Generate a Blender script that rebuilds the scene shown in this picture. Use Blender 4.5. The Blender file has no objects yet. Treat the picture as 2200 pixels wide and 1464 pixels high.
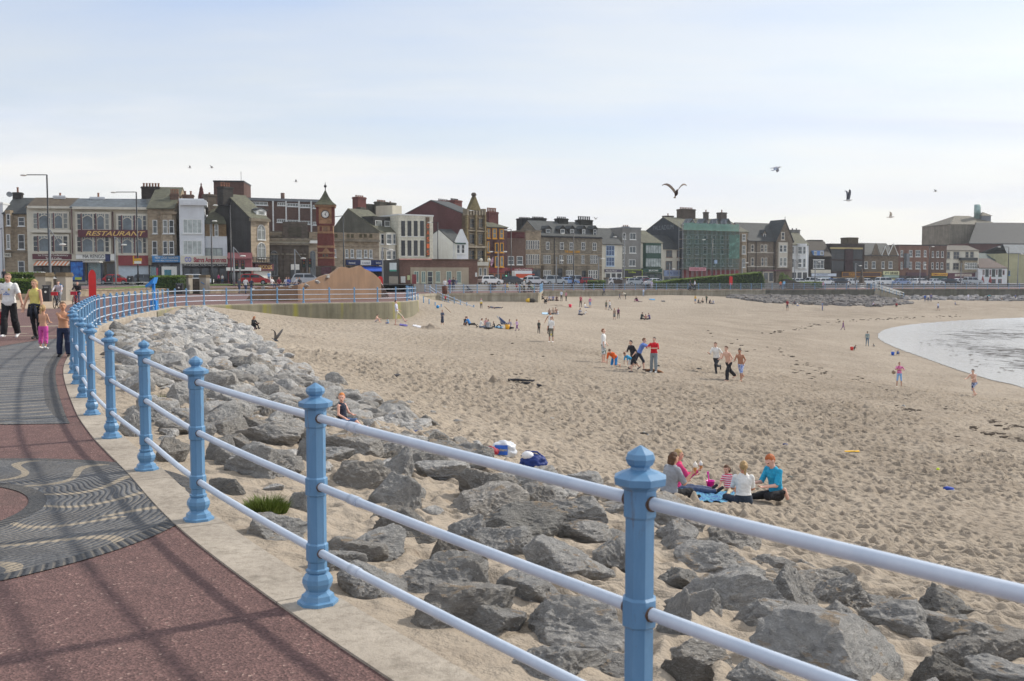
import bpy, math, random
import numpy as np
from mathutils import Vector, Matrix, noise as mnoise
D = bpy.data
SC = bpy.context.scene
COL = SC.collection
R = math.radians
random.seed(7)
RNG = np.random.default_rng(11)
CAMH, FPX, PITCH = 1.69, 2139.0, R(3.478)
cam = D.objects.new('camera', D.cameras.new('camera'))
COL.objects.link(cam)
cam.location = (0, 0, CAMH)
cam.rotation_euler = (R(90) - PITCH, 0, 0)
cam.data.sensor_width = 36.0
cam.data.lens = 35.0
cam.data.clip_start = 0.05
cam.data.clip_end = 6000
cam.data.dof.use_dof = True; cam.data.dof.focus_distance = 16.0; cam.data.dof.aperture_fstop = 7.1
SC.camera = cam
SUN_EL = R(36.6)
SUN_XY = (0.856, 0.518)
w = D.worlds.new('World'); SC.world = w; w.use_nodes = True
nt = w.node_tree; nt.nodes.clear()
N = nt.nodes.new; L = nt.links.new
sky = N('ShaderNodeTexSky'); sky.sky_type = 'NISHITA'; sky.sun_disc = False
sky.sun_elevation = SUN_EL; sky.sun_rotation = math.atan2(SUN_XY[0], SUN_XY[1])
sky.air_density = 1.0; sky.dust_density = 1.5; sky.ozone_density = 1.0
b1 = N('ShaderNodeBackground'); b1.inputs[1].default_value = 0.15
L(sky.outputs[0], b1.inputs[0])
tc = N('ShaderNodeTexCoord'); sep = N('ShaderNodeSeparateXYZ'); L(tc.outputs['Generated'], sep.inputs[0])
mz = N('ShaderNodeMath'); mz.operation = 'MAXIMUM'; L(sep.outputs[2], mz.inputs[0]); mz.inputs[1].default_value = 0.0
az = N('ShaderNodeMath'); az.operation = 'ADD'; L(mz.outputs[0], az.inputs[0]); az.inputs[1].default_value = 0.10
dv = N('ShaderNodeVectorMath'); dv.operation = 'DIVIDE'
cb = N('ShaderNodeCombineXYZ')
for i in range(3): L(az.outputs[0], cb.inputs[i])
L(tc.outputs['Generated'], dv.inputs[0]); L(cb.outputs[0], dv.inputs[1])
mp = N('ShaderNodeMapping'); mp.inputs['Scale'].default_value = (0.30, 0.62, 1.0); mp.inputs['Location'].default_value = (3.1, 0.4, 0)
L(dv.outputs[0], mp.inputs[0])
n1 = N('ShaderNodeTexNoise'); n1.inputs['Scale'].default_value = 0.9; n1.inputs['Detail'].default_value = 5; n1.inputs['Roughness'].default_value = 0.55
n1.inputs['Distortion'].default_value = 0.5
L(mp.outputs[0], n1.inputs['Vector'])
r1 = N('ShaderNodeMapRange'); r1.inputs[1].default_value = 0.38; r1.inputs[2].default_value = 0.60; r1.inputs[3].default_value = 0.60; r1.inputs[4].default_value = 0.98
L(n1.outputs['Fac'], r1.inputs[0])
r2 = N('ShaderNodeMapRange'); r2.inputs[1].default_value = 0.02; r2.inputs[2].default_value = 0.26; r2.inputs[3].default_value = 1.0; r2.inputs[4].default_value = 0.0
L(mz.outputs[0], r2.inputs[0])
mx = N('ShaderNodeMath'); mx.operation = 'MAXIMUM'
sc2 = N('ShaderNodeMath'); sc2.operation = 'MULTIPLY'; sc2.inputs[1].default_value = 0.93; L(r2.outputs[0], sc2.inputs[0])
L(r1.outputs[0], mx.inputs[0]); L(sc2.outputs[0], mx.inputs[1])
n2 = N('ShaderNodeTexNoise'); n2.inputs['Scale'].default_value = 1.5; n2.inputs['Detail'].default_value = 5; L(mp.outputs[0], n2.inputs['Vector'])
cr = N('ShaderNodeValToRGB'); cr.color_ramp.elements[0].color = (0.62, 0.74, 0.99, 1); cr.color_ramp.elements[1].color = (0.93, 0.93, 0.92, 1)
cr.color_ramp.elements[0].position = 0.36; cr.color_ramp.elements[1].position = 0.62
L(n2.outputs['Fac'], cr.inputs[0])
b2 = N('ShaderNodeBackground'); b2.inputs[1].default_value = 1.04; hz = N('ShaderNodeMix'); hz.data_type = 'RGBA'; L(r2.outputs[0], hz.inputs[0]); L(cr.outputs[0], hz.inputs[6]); hz.inputs[7].default_value = (0.92, 0.915, 0.90, 1); L(hz.outputs[2], b2.inputs[0])
ms = N('ShaderNodeMixShader'); L(mx.outputs[0], ms.inputs[0]); L(b1.outputs[0], ms.inputs[1]); L(b2.outputs[0], ms.inputs[2])
wo = N('ShaderNodeOutputWorld'); L(ms.outputs[0], wo.inputs[0])
sun = D.objects.new('sun', D.lights.new('sun', 'SUN')); COL.objects.link(sun)
sun.data.energy = 3.7; sun.data.angle = R(2.4); sun.data.color = (1.0, 0.93, 0.82)
sd = Vector((SUN_XY[0] * math.cos(SUN_EL), SUN_XY[1] * math.cos(SUN_EL), math.sin(SUN_EL)))
sun.rotation_euler = sd.to_track_quat('Z', 'Y').to_euler(); sun.location = (20, 10, 40)
SC.view_settings.view_transform = 'Standard'; SC.view_settings.look = 'None'
SC.view_settings.exposure = 0.0; SC.view_settings.gamma = 1.0
SC.render.engine = 'CYCLES'
SC.cycles.max_bounces = 5; SC.cycles.diffuse_bounces = 3; SC.cycles.glossy_bounces = 2
SC.cycles.transparent_max_bounces = 10
SP, CP = math.sin(PITCH), math.cos(PITCH)
def ray(u, v):
 x = (u - 1100) / FPX; y = (732 - v) / FPX
 return Vector((x, CP + SP * y, -SP + CP * y))
def P(u, v, Y):
 d = ray(u, v); t = Y / d.y
 return Vector((d.x * t, Y, CAMH + d.z * t))
def G(u, v, Z=0.0):
 d = ray(u, v); t = (Z - CAMH) / d.z
 return Vector((d.x * t, d.y * t, Z))
def zat(y, v):
 k = (732 - v) / FPX
 return CAMH + y * (k * CP - SP) / (CP + k * SP)
def xat(u, Y, Z=0.0):
 return (u - 1100) / FPX * (Y * CP - (Z - CAMH) * SP)
def pxm(Y): return Y / FPX            # metres per photograph pixel at distance Y
def tag(o, label=None, cat=None, group=None, kind=None):
 if label: o['label'] = label
 if cat: o['category'] = cat
 if group: o['group'] = group
 if kind: o['kind'] = kind
 return o
def thing(name, label, cat, loc=(0, 0, 0), rz=0.0, group=None):
 o = D.objects.new(name, None); COL.objects.link(o)
 o.location = loc; o.rotation_euler = (0, 0, rz); o.empty_display_size = 0.2
 return tag(o, label, cat, group)
def addobj(name, me, parent=None):
 o = D.objects.new(name, me); COL.objects.link(o)
 if parent is not None: o.parent = parent
 return o
def copy_tree(o, parent=None):
 c = o.copy(); COL.objects.link(c)
 if parent is not None: c.parent = parent
 for ch in list(o.children): copy_tree(ch, c)
 return c
def V3(p): return (float(p[0]), float(p[1]), float(p[2]))
class MB:
 def __init__(s): s.v = []; s.f = []; s.m = []; s.sm = []
 def add(s, vs, fs, mi=0, smooth=False):
  b = len(s.v); s.v.extend(V3(p) for p in vs)
  for f in fs: s.f.append([i + b for i in f]); s.m.append(mi); s.sm.append(smooth)
  return s
 def quad(s, a, b, c, d, mi=0): return s.add([a, b, c, d], [(0, 1, 2, 3)], mi)
 def box(s, x0, x1, y0, y1, z0, z1, mi=0, M=None):
  vs = [Vector((x, y, z)) for z in (z0, z1) for y in (y0, y1) for x in (x0, x1)]
  if M is not None: vs = [M @ p for p in vs]
  return s.add(vs, [(0, 2, 3, 1), (4, 5, 7, 6), (0, 1, 5, 4), (2, 6, 7, 3), (0, 4, 6, 2), (1, 3, 7, 5)], mi)
 def hexa(s, b4, t4, mi=0):      # two quads, bottom and top
  return s.add(list(b4) + list(t4), [(3, 2, 1, 0), (4, 5, 6, 7), (0, 1, 5, 4), (1, 2, 6, 5), (2, 3, 7, 6), (3, 0, 4, 7)], mi)
 def prism(s, poly, off, mi=0):  # polygon of 3-d points extruded by a vector
  n = len(poly); off = Vector(off); a = [Vector(p) for p in poly]
  fs = [tuple(range(n - 1, -1, -1)), tuple(range(n, 2 * n))] + [(i, (i + 1) % n, n + (i + 1) % n, n + i) for i in range(n)]
  return s.add(a + [p + off for p in a], fs, mi)
 def tube(s, pts, r, n=8, mi=0, caps=True, smooth=True):
  pts = [Vector(p) for p in pts]; rs = r if isinstance(r, (list, tuple)) else [r] * len(pts)
  vs = []; up = Vector((0, 0, 1)); prev = None
  for i, p in enumerate(pts):
   t = (pts[min(i + 1, len(pts) - 1)] - pts[max(i - 1, 0)])
   t = t.normalized() if t.length > 1e-9 else Vector((0, 0, 1))
   if prev is None:
    a = t.cross(up)
    if a.length < 0.05: a = t.cross(Vector((1, 0, 0)))
   else: a = prev - t * prev.dot(t)
   a.normalize(); prev = a; b = t.cross(a)
   for k in range(n):
    g = 2 * math.pi * k / n
    vs.append(p + (a * math.cos(g) + b * math.sin(g)) * rs[i])
  fs = [(i * n + k, i * n + (k + 1) % n, (i + 1) * n + (k + 1) % n, (i + 1) * n + k) for i in range(len(pts) - 1) for k in range(n)]
  s.add(vs, fs, mi, smooth)
  if caps:
   b = len(s.v) - len(vs)
   s.f.append([b + k for k in range(n - 1, -1, -1)]); s.m.append(mi); s.sm.append(False)
   e = b + (len(pts) - 1) * n
   s.f.append([e + k for k in range(n)]); s.m.append(mi); s.sm.append(False)
  return s
 def lathe(s, prof, n=12, c=(0, 0, 0), mi=0, smooth=True, ph=0.0):
  vs = []; c = Vector(c)
  for r, z in prof:
   for k in range(n):
    g = ph + 2 * math.pi * k / n
    vs.append(c + Vector((r * math.cos(g), r * math.sin(g), z)))
  m = len(prof)
  fs = [(i * n + k, i * n + (k + 1) % n, (i + 1) * n + (k + 1) % n, (i + 1) * n + k) for i in range(m - 1) for k in range(n)]
  s.add(vs, fs, mi, smooth)
  b = len(s.v) - len(vs)
  s.f.append([b + k for k in range(n - 1, -1, -1)]); s.m.append(mi); s.sm.append(False)
  s.f.append([b + (m - 1) * n + k for k in range(n)]); s.m.append(mi); s.sm.append(False)
  return s
 def ball(s, c, r, n=10, mi=0, sq=(1, 1, 1)):
  prof = [(max(1e-4, math.sin(math.pi * i / (n // 2 + 1))) , -math.cos(math.pi * i / (n // 2 + 1))) for i in range(n // 2 + 2)]
  b0 = len(s.v); s.lathe(prof, n, (0, 0, 0), mi)
  for i in range(b0, len(s.v)):
   p = s.v[i]; s.v[i] = (c[0] + p[0] * r * sq[0], c[1] + p[1] * r * sq[1], c[2] + p[2] * r * sq[2])
  return s
 def mesh(s, name, mats):
  me = D.meshes.new(name); me.from_pydata(s.v, [], s.f)
  for m in (mats if isinstance(mats, (list, tuple)) else [mats]): me.materials.append(m)
  me.polygons.foreach_set('material_index', s.m); me.polygons.foreach_set('use_smooth', s.sm)
  me.update(); return me
 def build(s, name, mats, parent=None): return addobj(name, s.mesh(name, mats), parent)
def npmesh(name, verts, faces, mats, mi=None, smooth=True):
 me = D.meshes.new(name)
 verts = np.asarray(verts, np.float32); faces = np.asarray(faces, np.int32); k = faces.shape[1]
 me.vertices.add(len(verts)); me.vertices.foreach_set('co', verts.ravel())
 me.loops.add(faces.size); me.loops.foreach_set('vertex_index', faces.ravel())
 me.polygons.add(len(faces)); me.polygons.foreach_set('loop_start', np.arange(0, faces.size, k, dtype=np.int32))
 me.polygons.foreach_set('loop_total', np.full(len(faces), k, np.int32))
 for m in (mats if isinstance(mats, (list, tuple)) else [mats]): me.materials.append(m)
 if mi is not None: me.polygons.foreach_set('material_index', np.asarray(mi, np.int32))
 me.polygons.foreach_set('use_smooth', np.full(len(faces), smooth))
 me.update(calc_edges=True); me.validate(); return me
def lin(c): return tuple((x / 255 / 12.92) if x / 255 <= 0.04045 else ((x / 255 + 0.055) / 1.055) ** 2.4 for x in c[:3]) + (1.0,)
MATS = {}
def mat(col, rough=0.75, var=0.18, scale=1.5, bump=0.0, bscale=40.0, metal=0.0, spec=0.4, name=None, alpha=1.0, coord='Object'):
 key = (tuple(col), rough, var, scale, bump, bscale, metal, alpha, coord)
 if key in MATS: return MATS[key]
 m = D.materials.new(name or 'surface_%03d' % len(MATS)); m.use_nodes = True; MATS[key] = m
 t = m.node_tree; bs = t.nodes['Principled BSDF']
 bs.inputs['Roughness'].default_value = rough; bs.inputs['Metallic'].default_value = metal
 bs.inputs['Specular IOR Level'].default_value = spec
 if alpha < 1: bs.inputs['Alpha'].default_value = alpha
 tc = t.nodes.new('ShaderNodeTexCoord')
 no = t.nodes.new('ShaderNodeTexNoise'); no.inputs['Scale'].default_value = scale; no.inputs['Detail'].default_value = 6; no.inputs['Roughness'].default_value = 0.62
 t.links.new(tc.outputs[coord], no.inputs['Vector'])
 cr = t.nodes.new('ShaderNodeValToRGB'); a = lin(col)
 cr.color_ramp.elements[0].position = 0.32; cr.color_ramp.elements[1].position = 0.68
 cr.color_ramp.elements[0].color = tuple(x * (1 - var) for x in a[:3]) + (1,)
 cr.color_ramp.elements[1].color = tuple(min(1, x * (1 + var)) for x in a[:3]) + (1,)
 t.links.new(no.outputs['Fac'], cr.inputs[0]); t.links.new(cr.outputs[0], bs.inputs['Base Color'])
 if bump:
  n2 = t.nodes.new('ShaderNodeTexNoise'); n2.inputs['Scale'].default_value = bscale; n2.inputs['Detail'].default_value = 5
  t.links.new(tc.outputs[coord], n2.inputs['Vector'])
  bp = t.nodes.new('ShaderNodeBump'); bp.inputs['Strength'].default_value = bump; bp.inputs['Distance'].default_value = 0.02
  t.links.new(n2.outputs['Fac'], bp.inputs['Height']); t.links.new(bp.outputs[0], bs.inputs['Normal'])
 return m
def nodes_of(m):
 t = m.node_tree
 return t, t.nodes.new, t.links.new, t.nodes['Principled BSDF']
def newmat(name):
 m = D.materials.new(name); m.use_nodes = True
 return (m,) + nodes_of(m)
def ramp(t, fac, stops):
 cr = t.nodes.new('ShaderNodeValToRGB'); e = cr.color_ramp.elements
 while len(e) < len(stops): e.new(0.5)
 for i, (p, c) in enumerate(stops): e[i].position = p; e[i].color = c
 t.links.new(fac, cr.inputs[0]); return cr.outputs[0]
def noise_tex(t, vec, scale, detail=5, rough=0.6, dist=0.0):
 n = t.nodes.new('ShaderNodeTexNoise'); n.inputs['Scale'].default_value = scale; n.inputs['Detail'].default_value = detail
 n.inputs['Roughness'].default_value = rough; n.inputs['Distortion'].default_value = dist
 if vec is not None: t.links.new(vec, n.inputs['Vector'])
 return n.outputs['Fac']
def mixc(t, fac, a, b, mode='MIX'):
 n = t.nodes.new('ShaderNodeMix'); n.data_type = 'RGBA'; n.blend_type = mode
 for s, x in ((0, fac), (6, a), (7, b)):
  if isinstance(x, (int, float)): n.inputs[s].default_value = x
  elif isinstance(x, tuple): n.inputs[s].default_value = x
  else: t.links.new(x, n.inputs[s])
 return n.outputs[2]
def mth(t, op, a, b=0.0, c=None):
 n = t.nodes.new('ShaderNodeMath'); n.operation = op
 for s, x in ((0, a), (1, b), (2, c)):
  if x is None: continue
  if isinstance(x, (int, float)): n.inputs[s].default_value = x
  else: t.links.new(x, n.inputs[s])
 return n.outputs[0]
def mapping(t, vec, scale=(1, 1, 1), rot=(0, 0, 0)):
 n = t.nodes.new('ShaderNodeMapping'); n.inputs['Scale'].default_value = scale; n.inputs['Rotation'].default_value = rot
 t.links.new(vec, n.inputs[0]); return n.outputs[0]
def bump(t, h, strength=0.5, dist=0.02, normal=None):
 n = t.nodes.new('ShaderNodeBump'); n.inputs['Strength'].default_value = strength; n.inputs['Distance'].default_value = dist
 t.links.new(h, n.inputs['Height'])
 if normal is not None: t.links.new(normal, n.inputs['Normal'])
 return n.outputs[0]
def _h(ix, iy, s):
 n = (ix.astype(np.int64) * 374761393 + iy.astype(np.int64) * 668265263 + s * 2147483647) & 0xffffffff
 n = ((n ^ (n >> 13)) * 1274126177) & 0xffffffff
 return ((n ^ (n >> 16)) & 0xffffff) / float(0xffffff)
def vnoise(x, y, s=0):
 ix = np.floor(x); iy = np.floor(y); fx = x - ix; fy = y - iy
 fx = fx * fx * (3 - 2 * fx); fy = fy * fy * (3 - 2 * fy)
 a = _h(ix, iy, s); b = _h(ix + 1, iy, s); c = _h(ix, iy + 1, s); d = _h(ix + 1, iy + 1, s)
 return (a + (b - a) * fx) * (1 - fy) + (c + (d - c) * fx) * fy
def fbm(x, y, s=0, o=4):
 r = 0; a = 0.5
 for i in range(o): r = r + a * vnoise(x * 2 ** i + 17.3 * i, y * 2 ** i - 9.1 * i, s + i); a *= 0.5
 return r
def dimples(x, y, s=0):       # trodden hollows: one oval pit with a soft rim in each cell
 ix = np.floor(x); iy = np.floor(y); out = np.zeros_like(x)
 for dx in (-1, 0, 1):
  for dy in (-1, 0, 1):
   cx = ix + dx; cy = iy + dy
   px = cx + 0.15 + 0.7 * _h(cx, cy, s); py = cy + 0.15 + 0.7 * _h(cx, cy, s + 1)
   an = 6.283 * _h(cx, cy, s + 2); el = 0.55 + 0.5 * _h(cx, cy, s + 3); am = 0.25 + 0.75 * _h(cx, cy, s + 4)
   ex = x - px; ey = y - py; ca = np.cos(an); sa = np.sin(an)
   qx = (ex * ca + ey * sa) / 0.52; qy = (-ex * sa + ey * ca) / (0.52 * el)
   d2 = qx * qx + qy * qy
   out += am * (-np.exp(-d2 * 3.2) + 0.5 * np.exp(-(np.sqrt(d2) - 1.0) ** 2 * 9))
 return out
NEAR = [Vector((6.2, -5.4, 0)), Vector((3.0, -0.45, 0)), Vector((1.68, 1.5, 0)), Vector((0.41, 3.15, 0))] + [G(u, v) for u, v in ((683, 1300), (427, 1120), (315, 1012), (240, 943), (198, 893))]
FARP = [G(u, v) for u, v in ((176, 852.6), (163.5, 825), (158, 801), (155.5, 782), (205, 703.5), (231, 693), (256, 685), (282, 678), (307, 672.7), (337, 666.2), (362, 661), (388, 658), (425.6, 656.2), (470, 655), (520, 653.8), (577, 652.7), (635, 651.9), (697, 651), (754, 650.2), (801, 649.6), (837, 649), (865, 648), (884, 646.8), (894, 644.5))]
def resample(pts, step):
 pts = [Vector(p) for p in pts]; out = [pts[0].copy()]; need = step
 for a, b in zip(pts, pts[1:]):
  L_ = (b - a).length; t = 0.0
  while L_ - t >= need: t += need; out.append(a.lerp(b, t / L_)); need = step
  need -= (L_ - t)
 return out
def catmull(pts, k=8):
 out = []; n = len(pts)
 for i in range(n - 1):
  p0, p1, p2, p3 = pts[max(i - 1, 0)], pts[i], pts[i + 1], pts[min(i + 2, n - 1)]
  for j in range(k):
   t = j / k
   out.append(0.5 * ((2 * p1) + (p2 - p0) * t + (2 * p0 - 5 * p1 + 4 * p2 - p3) * t * t + (3 * p1 - p0 - 3 * p2 + p3) * t ** 3))
 out.append(pts[-1]); return out
fp = resample(catmull([NEAR[-1]] + FARP), 0.5)
for _ in range(30):
 q = [p.copy() for p in fp]
 for i in range(1, len(fp) - 1): q[i] = fp[i] * 0.5 + (fp[i - 1] + fp[i + 1]) * 0.25
 fp = q
NEARP = NEAR                                             # near posts stand exactly on these
EDGE1 = resample(catmull(NEAR, 10), 0.25) + fp[1:]       # near railing and apron
tailp = [EDGE1[-1], Vector((-8.6, 86.5, 0)), Vector((-9.6, 92, 0)), Vector((-10.4, 98, 0))]
EDGE1B = catmull(tailp, 6)
EDGE2 = [Vector(p) for p in ((-11.2, 118, 0), (-9.6, 126, 0), (-3, 130.5, 0), (3.7, 133, 0), (4.9, 160, 0), (16, 167, 0), (28, 172, 0), (45, 177, 0), (66, 181, 0), (68, 189, 0), (98, 190, 0), (140, 198, 0), (300, 232, 0))]
EDGE = EDGE1 + EDGE1B[1:] + EDGE2
def offset_path(pts, d):
 out = []
 for i, p in enumerate(pts):
  t = pts[min(i + 1, len(pts) - 1)] - pts[max(i - 1, 0)]; t.z = 0; t.normalize()
  out.append(p + Vector((t.y, -t.x, 0)) * d)
 return out
EA = np.array([(p.x, p.y) for p in EDGE1[::2] + EDGE1B + EDGE2])
def sdist(x, y):         # signed distance to the edge, positive on the beach side; index of the nearest segment
 x = np.atleast_1d(np.asarray(x, float)); y = np.atleast_1d(np.asarray(y, float))
 best = np.full(x.shape, 1e9); sg = np.ones(x.shape)
 for i in range(len(EA) - 1):
  ax, ay = EA[i]; bx, by = EA[i + 1]; ex, ey = bx - ax, by - ay; l2 = ex * ex + ey * ey
  if l2 < 1e-9: continue
  t = np.clip(((x - ax) * ex + (y - ay) * ey) / l2, 0, 1)
  dx = x - ax - t * ex; dy = y - ay - t * ey; d = dx * dx + dy * dy
  m = d < best - 1e-9
  best = np.where(m, d, best); sg = np.where(m, np.where(ex * (y - ay) - ey * (x - ax) < 0, 1.0, -1.0), sg)
 return np.sqrt(best) * sg
CP_ = [(1600, 1088, 18.3), (760, 925, 17), (1185, 735, 66), (1400, 802, 49), (1560, 818, 50), (2090, 852, 57), (1932, 832, 65),
 (1863, 743, 100), (1040, 708, 72), (865, 698, 71), (550, 708, 60), (690, 688.5, 72.5), (880, 688, 78), (480, 668, 66), (425, 661, 64.5),
 (1100, 648, 132), (1170, 651, 131), (960, 650, 124), (1300, 634, 169), (1450, 634, 172), (1640, 641, 176), (2100, 643, 189), (2190, 643, 189), (1850, 645, 180),
 (1990, 649, 172), (1690, 667, 150), (1303, 668, 133), (1253, 660, 143), (1385, 687, 107), (1800, 659, 162), (2200, 686, 150), (2015, 668, 160), (905, 634, 112), (948, 658, 112), (1018, 661, 116)]
C = [tuple(P(u, v, Y)) for u, v, Y in CP_]
ofs = {d: offset_path(EDGE1, d) for d in (0.45, 3.5, 7.5)}
for d, z in ((0.45, -0.2), (3.5, -0.66), (7.5, -1.5)):
 for i in range(8, len(EDGE1)):
  p = ofs[d][i]
  if p.y < (50 if d < 1 else 36) and i % 14 == 0: C.append((p.x, p.y, z))
C += [(150, 100, -6.2), (60, 30, -5.7), (25, 18, -4.4), (12, 0, -2.2), (20, -10, -3.0), (120, 150, -4.6), (-7, 90, -0.75), (-8.5, 104, -0.35), (-9.6, 112, -0.12)]
C = np.array(C); CX = C[:, :2] / 50.0
def tpsk(r2): return np.where(r2 > 1e-12, r2 * np.log(np.maximum(r2, 1e-12)), 0.0)
NTPS = len(C); K = tpsk(((CX[:, None] - CX[None]) ** 2).sum(-1)) + np.eye(NTPS) * 0.006
A = np.zeros((NTPS + 3, NTPS + 3)); A[:NTPS, :NTPS] = K; A[:NTPS, NTPS] = 1; A[:NTPS, NTPS + 1:] = CX; A[NTPS, :NTPS] = 1; A[NTPS + 1:, :NTPS] = CX.T
WT = np.linalg.solve(A, np.concatenate([C[:, 2], np.zeros(3)]))
def sand_base(x, y):
 x = np.atleast_1d(np.asarray(x, float)) / 50; y = np.atleast_1d(np.asarray(y, float)) / 50
 r = WT[NTPS] + WT[NTPS + 1] * x + WT[NTPS + 2] * y
 for i in range(NTPS): r = r + WT[i] * tpsk((x - CX[i, 0]) ** 2 + (y - CX[i, 1]) ** 2)
 return np.minimum(r, -0.06)
def sand_z(x, y): return float(sand_base(x, y)[0])
def S(u, v):             # where the ray through a pixel meets the beach
 d = ray(u, v); lo, hi = 1.0, 260.0
 o = Vector((0, 0, CAMH)); t = np.geomspace(2.0, 320.0, 500)
 z = CAMH + d.z * t - sand_base(d.x * t, d.y * t)
 k = np.argmax(z < 0) if (z < 0).any() else len(t) - 1
 a, b = t[max(k - 1, 0)], t[k]
 for _ in range(30):
  m = (a + b) / 2
  if CAMH + d.z * m - sand_z(d.x * m, d.y * m) < 0: b = m
  else: a = m
 p = o + d * b; p.z = sand_z(p.x, p.y); return p
SHORE = [S(u, v) for u, v in ((2600, 960), (2400, 895), (2200, 836), (2130, 818), (2050, 794), (1980, 769), (1920, 747), (1886, 728), (1893, 712), (1935, 701), (2010, 693), (2100, 687), (2200, 683), (2400, 678), (2700, 674))]
SHORE = catmull(SHORE, 6)
SX = np.array([(p.x, p.y) for p in SHORE] + [(330, 200), (330, 20)])
def inpoly(x, y, poly):
 c = np.zeros(x.shape, bool); n = len(poly); j = n - 1
 for i in range(n):
  xi, yi = poly[i]; xj, yj = poly[j]
  if yi != yj: c ^= ((yi > y) != (yj > y)) & (x < (xj - xi) * (y - yi) / (yj - yi) + xi)
  j = i
 return c
th = np.linspace(R(-36), R(36), 740); rr = np.concatenate([np.geomspace(1.3, 6, 160)[:-1], np.geomspace(6, 85, 1350)[:-1], np.geomspace(85, 300, 300)]); NA, NR = len(th), len(rr)
TH, RR = np.meshgrid(th, rr, indexing='ij'); GX = RR * np.sin(TH); GY = RR * np.cos(TH)
gx, gy = GX.ravel(), GY.ravel()
gz = np.concatenate([sand_base(a, b) for a, b in zip(np.array_split(gx, 20), np.array_split(gy, 20))])
gd = np.concatenate([sdist(a, b) for a, b in zip(np.array_split(gx, 20), np.array_split(gy, 20))])
wet = inpoly(gx, gy, SX)
beachy = np.clip((gd - 0.25) / 1.2, 0, 1) * np.where(wet, 0.12, 1.0)
fade = np.clip((95 - RR.ravel()) / 45, 0.15, 1)
wx = gx + 0.35 * (fbm(gx * 0.9, gy * 0.9, 41) - 0.5); wy = gy + 0.35 * (fbm(gx * 0.9, gy * 0.9, 57) - 0.5)
dens = 0.35 + 0.85 * np.clip((fbm(gx * 0.16, gy * 0.10, 5, 5) - 0.34) * 4, 0, 1)
det = 0.135 * dimples(wx / 0.37, wy / 0.37, 3) * dens + 0.05 * dimples(wx / 0.25 + 9.7, wy / 0.27, 13) + 0.10 * (fbm(gx * 0.55, gy * 0.55, 21, 4) - 0.47) + 0.03 * (fbm(gx * 3.1, gy * 3.1, 31, 3) - 0.44)
far = np.clip((RR.ravel() - 25) / 60, 0, 1)
det = det * (1 + 0.5 * far) + far * 0.10 * (fbm(gx * 0.8, gy * 0.5, 77, 3) - 0.44)
calm = np.clip(0.5 + np.maximum(gd - 5, RR.ravel() - 13) / 5, 0.5, 1)
for u_, v_, r_ in ((1500, 1070, 1.5), (1600, 1078, 1.0), (1452, 1070, 0.9), (2038, 1054, .35), (1698, 1030, .35), (1687, 957, .35), (1384, 935, .35), (902, 934, .4), (920, 937, .4), (1830, 972, .6), (2015, 1012, .3), (1082, 984, .6), (1147, 1008, .6), (740, 930, .6), (1400, 645, 1.2), (1070, 706, 1.5), (866, 700, 1.2), (535, 706, 1.0), (1407, 796, 1.0)):
 q = S(u_, v_); calm *= np.clip(((gx - q.x) ** 2 + (gy - q.y) ** 2) / r_ ** 2, 0.12, 1)
gz2 = gz + det * beachy * fade * calm
gz2 = np.where(gd < 0.02, np.minimum(gz2, -0.35), gz2)
def grid_faces(n, m):
 i, j = np.meshgrid(np.arange(n - 1), np.arange(m - 1), indexing='ij'); a = (i * m + j).ravel()
 return np.stack([a, a + 1, a + m + 1, a + m], 1)
GF = grid_faces(NA, NR)
m_sand, t, N, L, bs = newmat('beach_sand')
tc = N('ShaderNodeTexCoord').outputs['Object']
a1 = noise_tex(t, tc, 0.09, 5, 0.65, 0.4); a2 = noise_tex(t, mapping(t, tc, (1.0, 2.2, 1)), 2.2, 6, 0.7); a3 = noise_tex(t, tc, 90, 2, 0.5)
c1 = ramp(t, a1, [(0.32, lin((153, 142, 128))), (0.68, lin((171, 159, 144)))])
c2 = mixc(t, 0.35, c1, ramp(t, a2, [(0.30, (0.62, 0.60, 0.58, 1)), (0.5, (1, 1, 1, 1)), (0.72, (1.06, 1.06, 1.05, 1))]), 'MULTIPLY')
c3 = mixc(t, 0.35, c2, ramp(t, a3, [(0.3, (0.7, 0.7, 0.7, 1)), (0.7, (1.2, 1.2, 1.2, 1))]), 'MULTIPLY')
at = N('ShaderNodeAttribute'); at.attribute_name = 'shore'
dmp = ramp(t, at.outputs['Fac'], [(0.0, (0.75, 0.75, 0.75, 1)), (0.07, (0.15, 0.15, 0.15, 1)), (0.3, (0.9, 0.9, 0.9, 1)), (0.6, (0.5, 0.5, 0.5, 1)), (0.95, (0, 0, 0, 1))])
dmp = mth(t, 'MULTIPLY', dmp, ramp(t, noise_tex(t, tc, 0.35, 7, 0.72), [(0.36, (0.1, 0.1, 0.1, 1)), (0.62, (1, 1, 1, 1))]))
c3 = mixc(t, dmp, c3, mixc(t, 1.0, c3, (0.70, 0.68, 0.66, 1), 'MULTIPLY'))
c3 = mixc(t, ramp(t, noise_tex(t, mapping(t, tc, (0.6, 1.2, 1)), 5.5, 4, 0.6), [(0.60, (0, 0, 0, 1)), (0.72, (0.45, 0.45, 0.45, 1))]), c3, lin((116, 100, 86)))
L(c3, bs.inputs['Base Color']); bs.inputs['Roughness'].default_value = 0.95; bs.inputs['Specular IOR Level'].default_value = 0.15
vo = N('ShaderNodeTexVoronoi'); vo.feature = 'SMOOTH_F1'; vo.inputs['Scale'].default_value = 2.6; vo.inputs['Smoothness'].default_value = 0.6
L(tc, vo.inputs['Vector'])
hb = mth(t, 'ADD', mth(t, 'MULTIPLY', vo.outputs['Distance'], 0.6), mth(t, 'MULTIPLY', noise_tex(t, tc, 5.5, 5, 0.6), 0.5))
b_1 = bump(t, hb, 1.0, 0.16)
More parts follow.
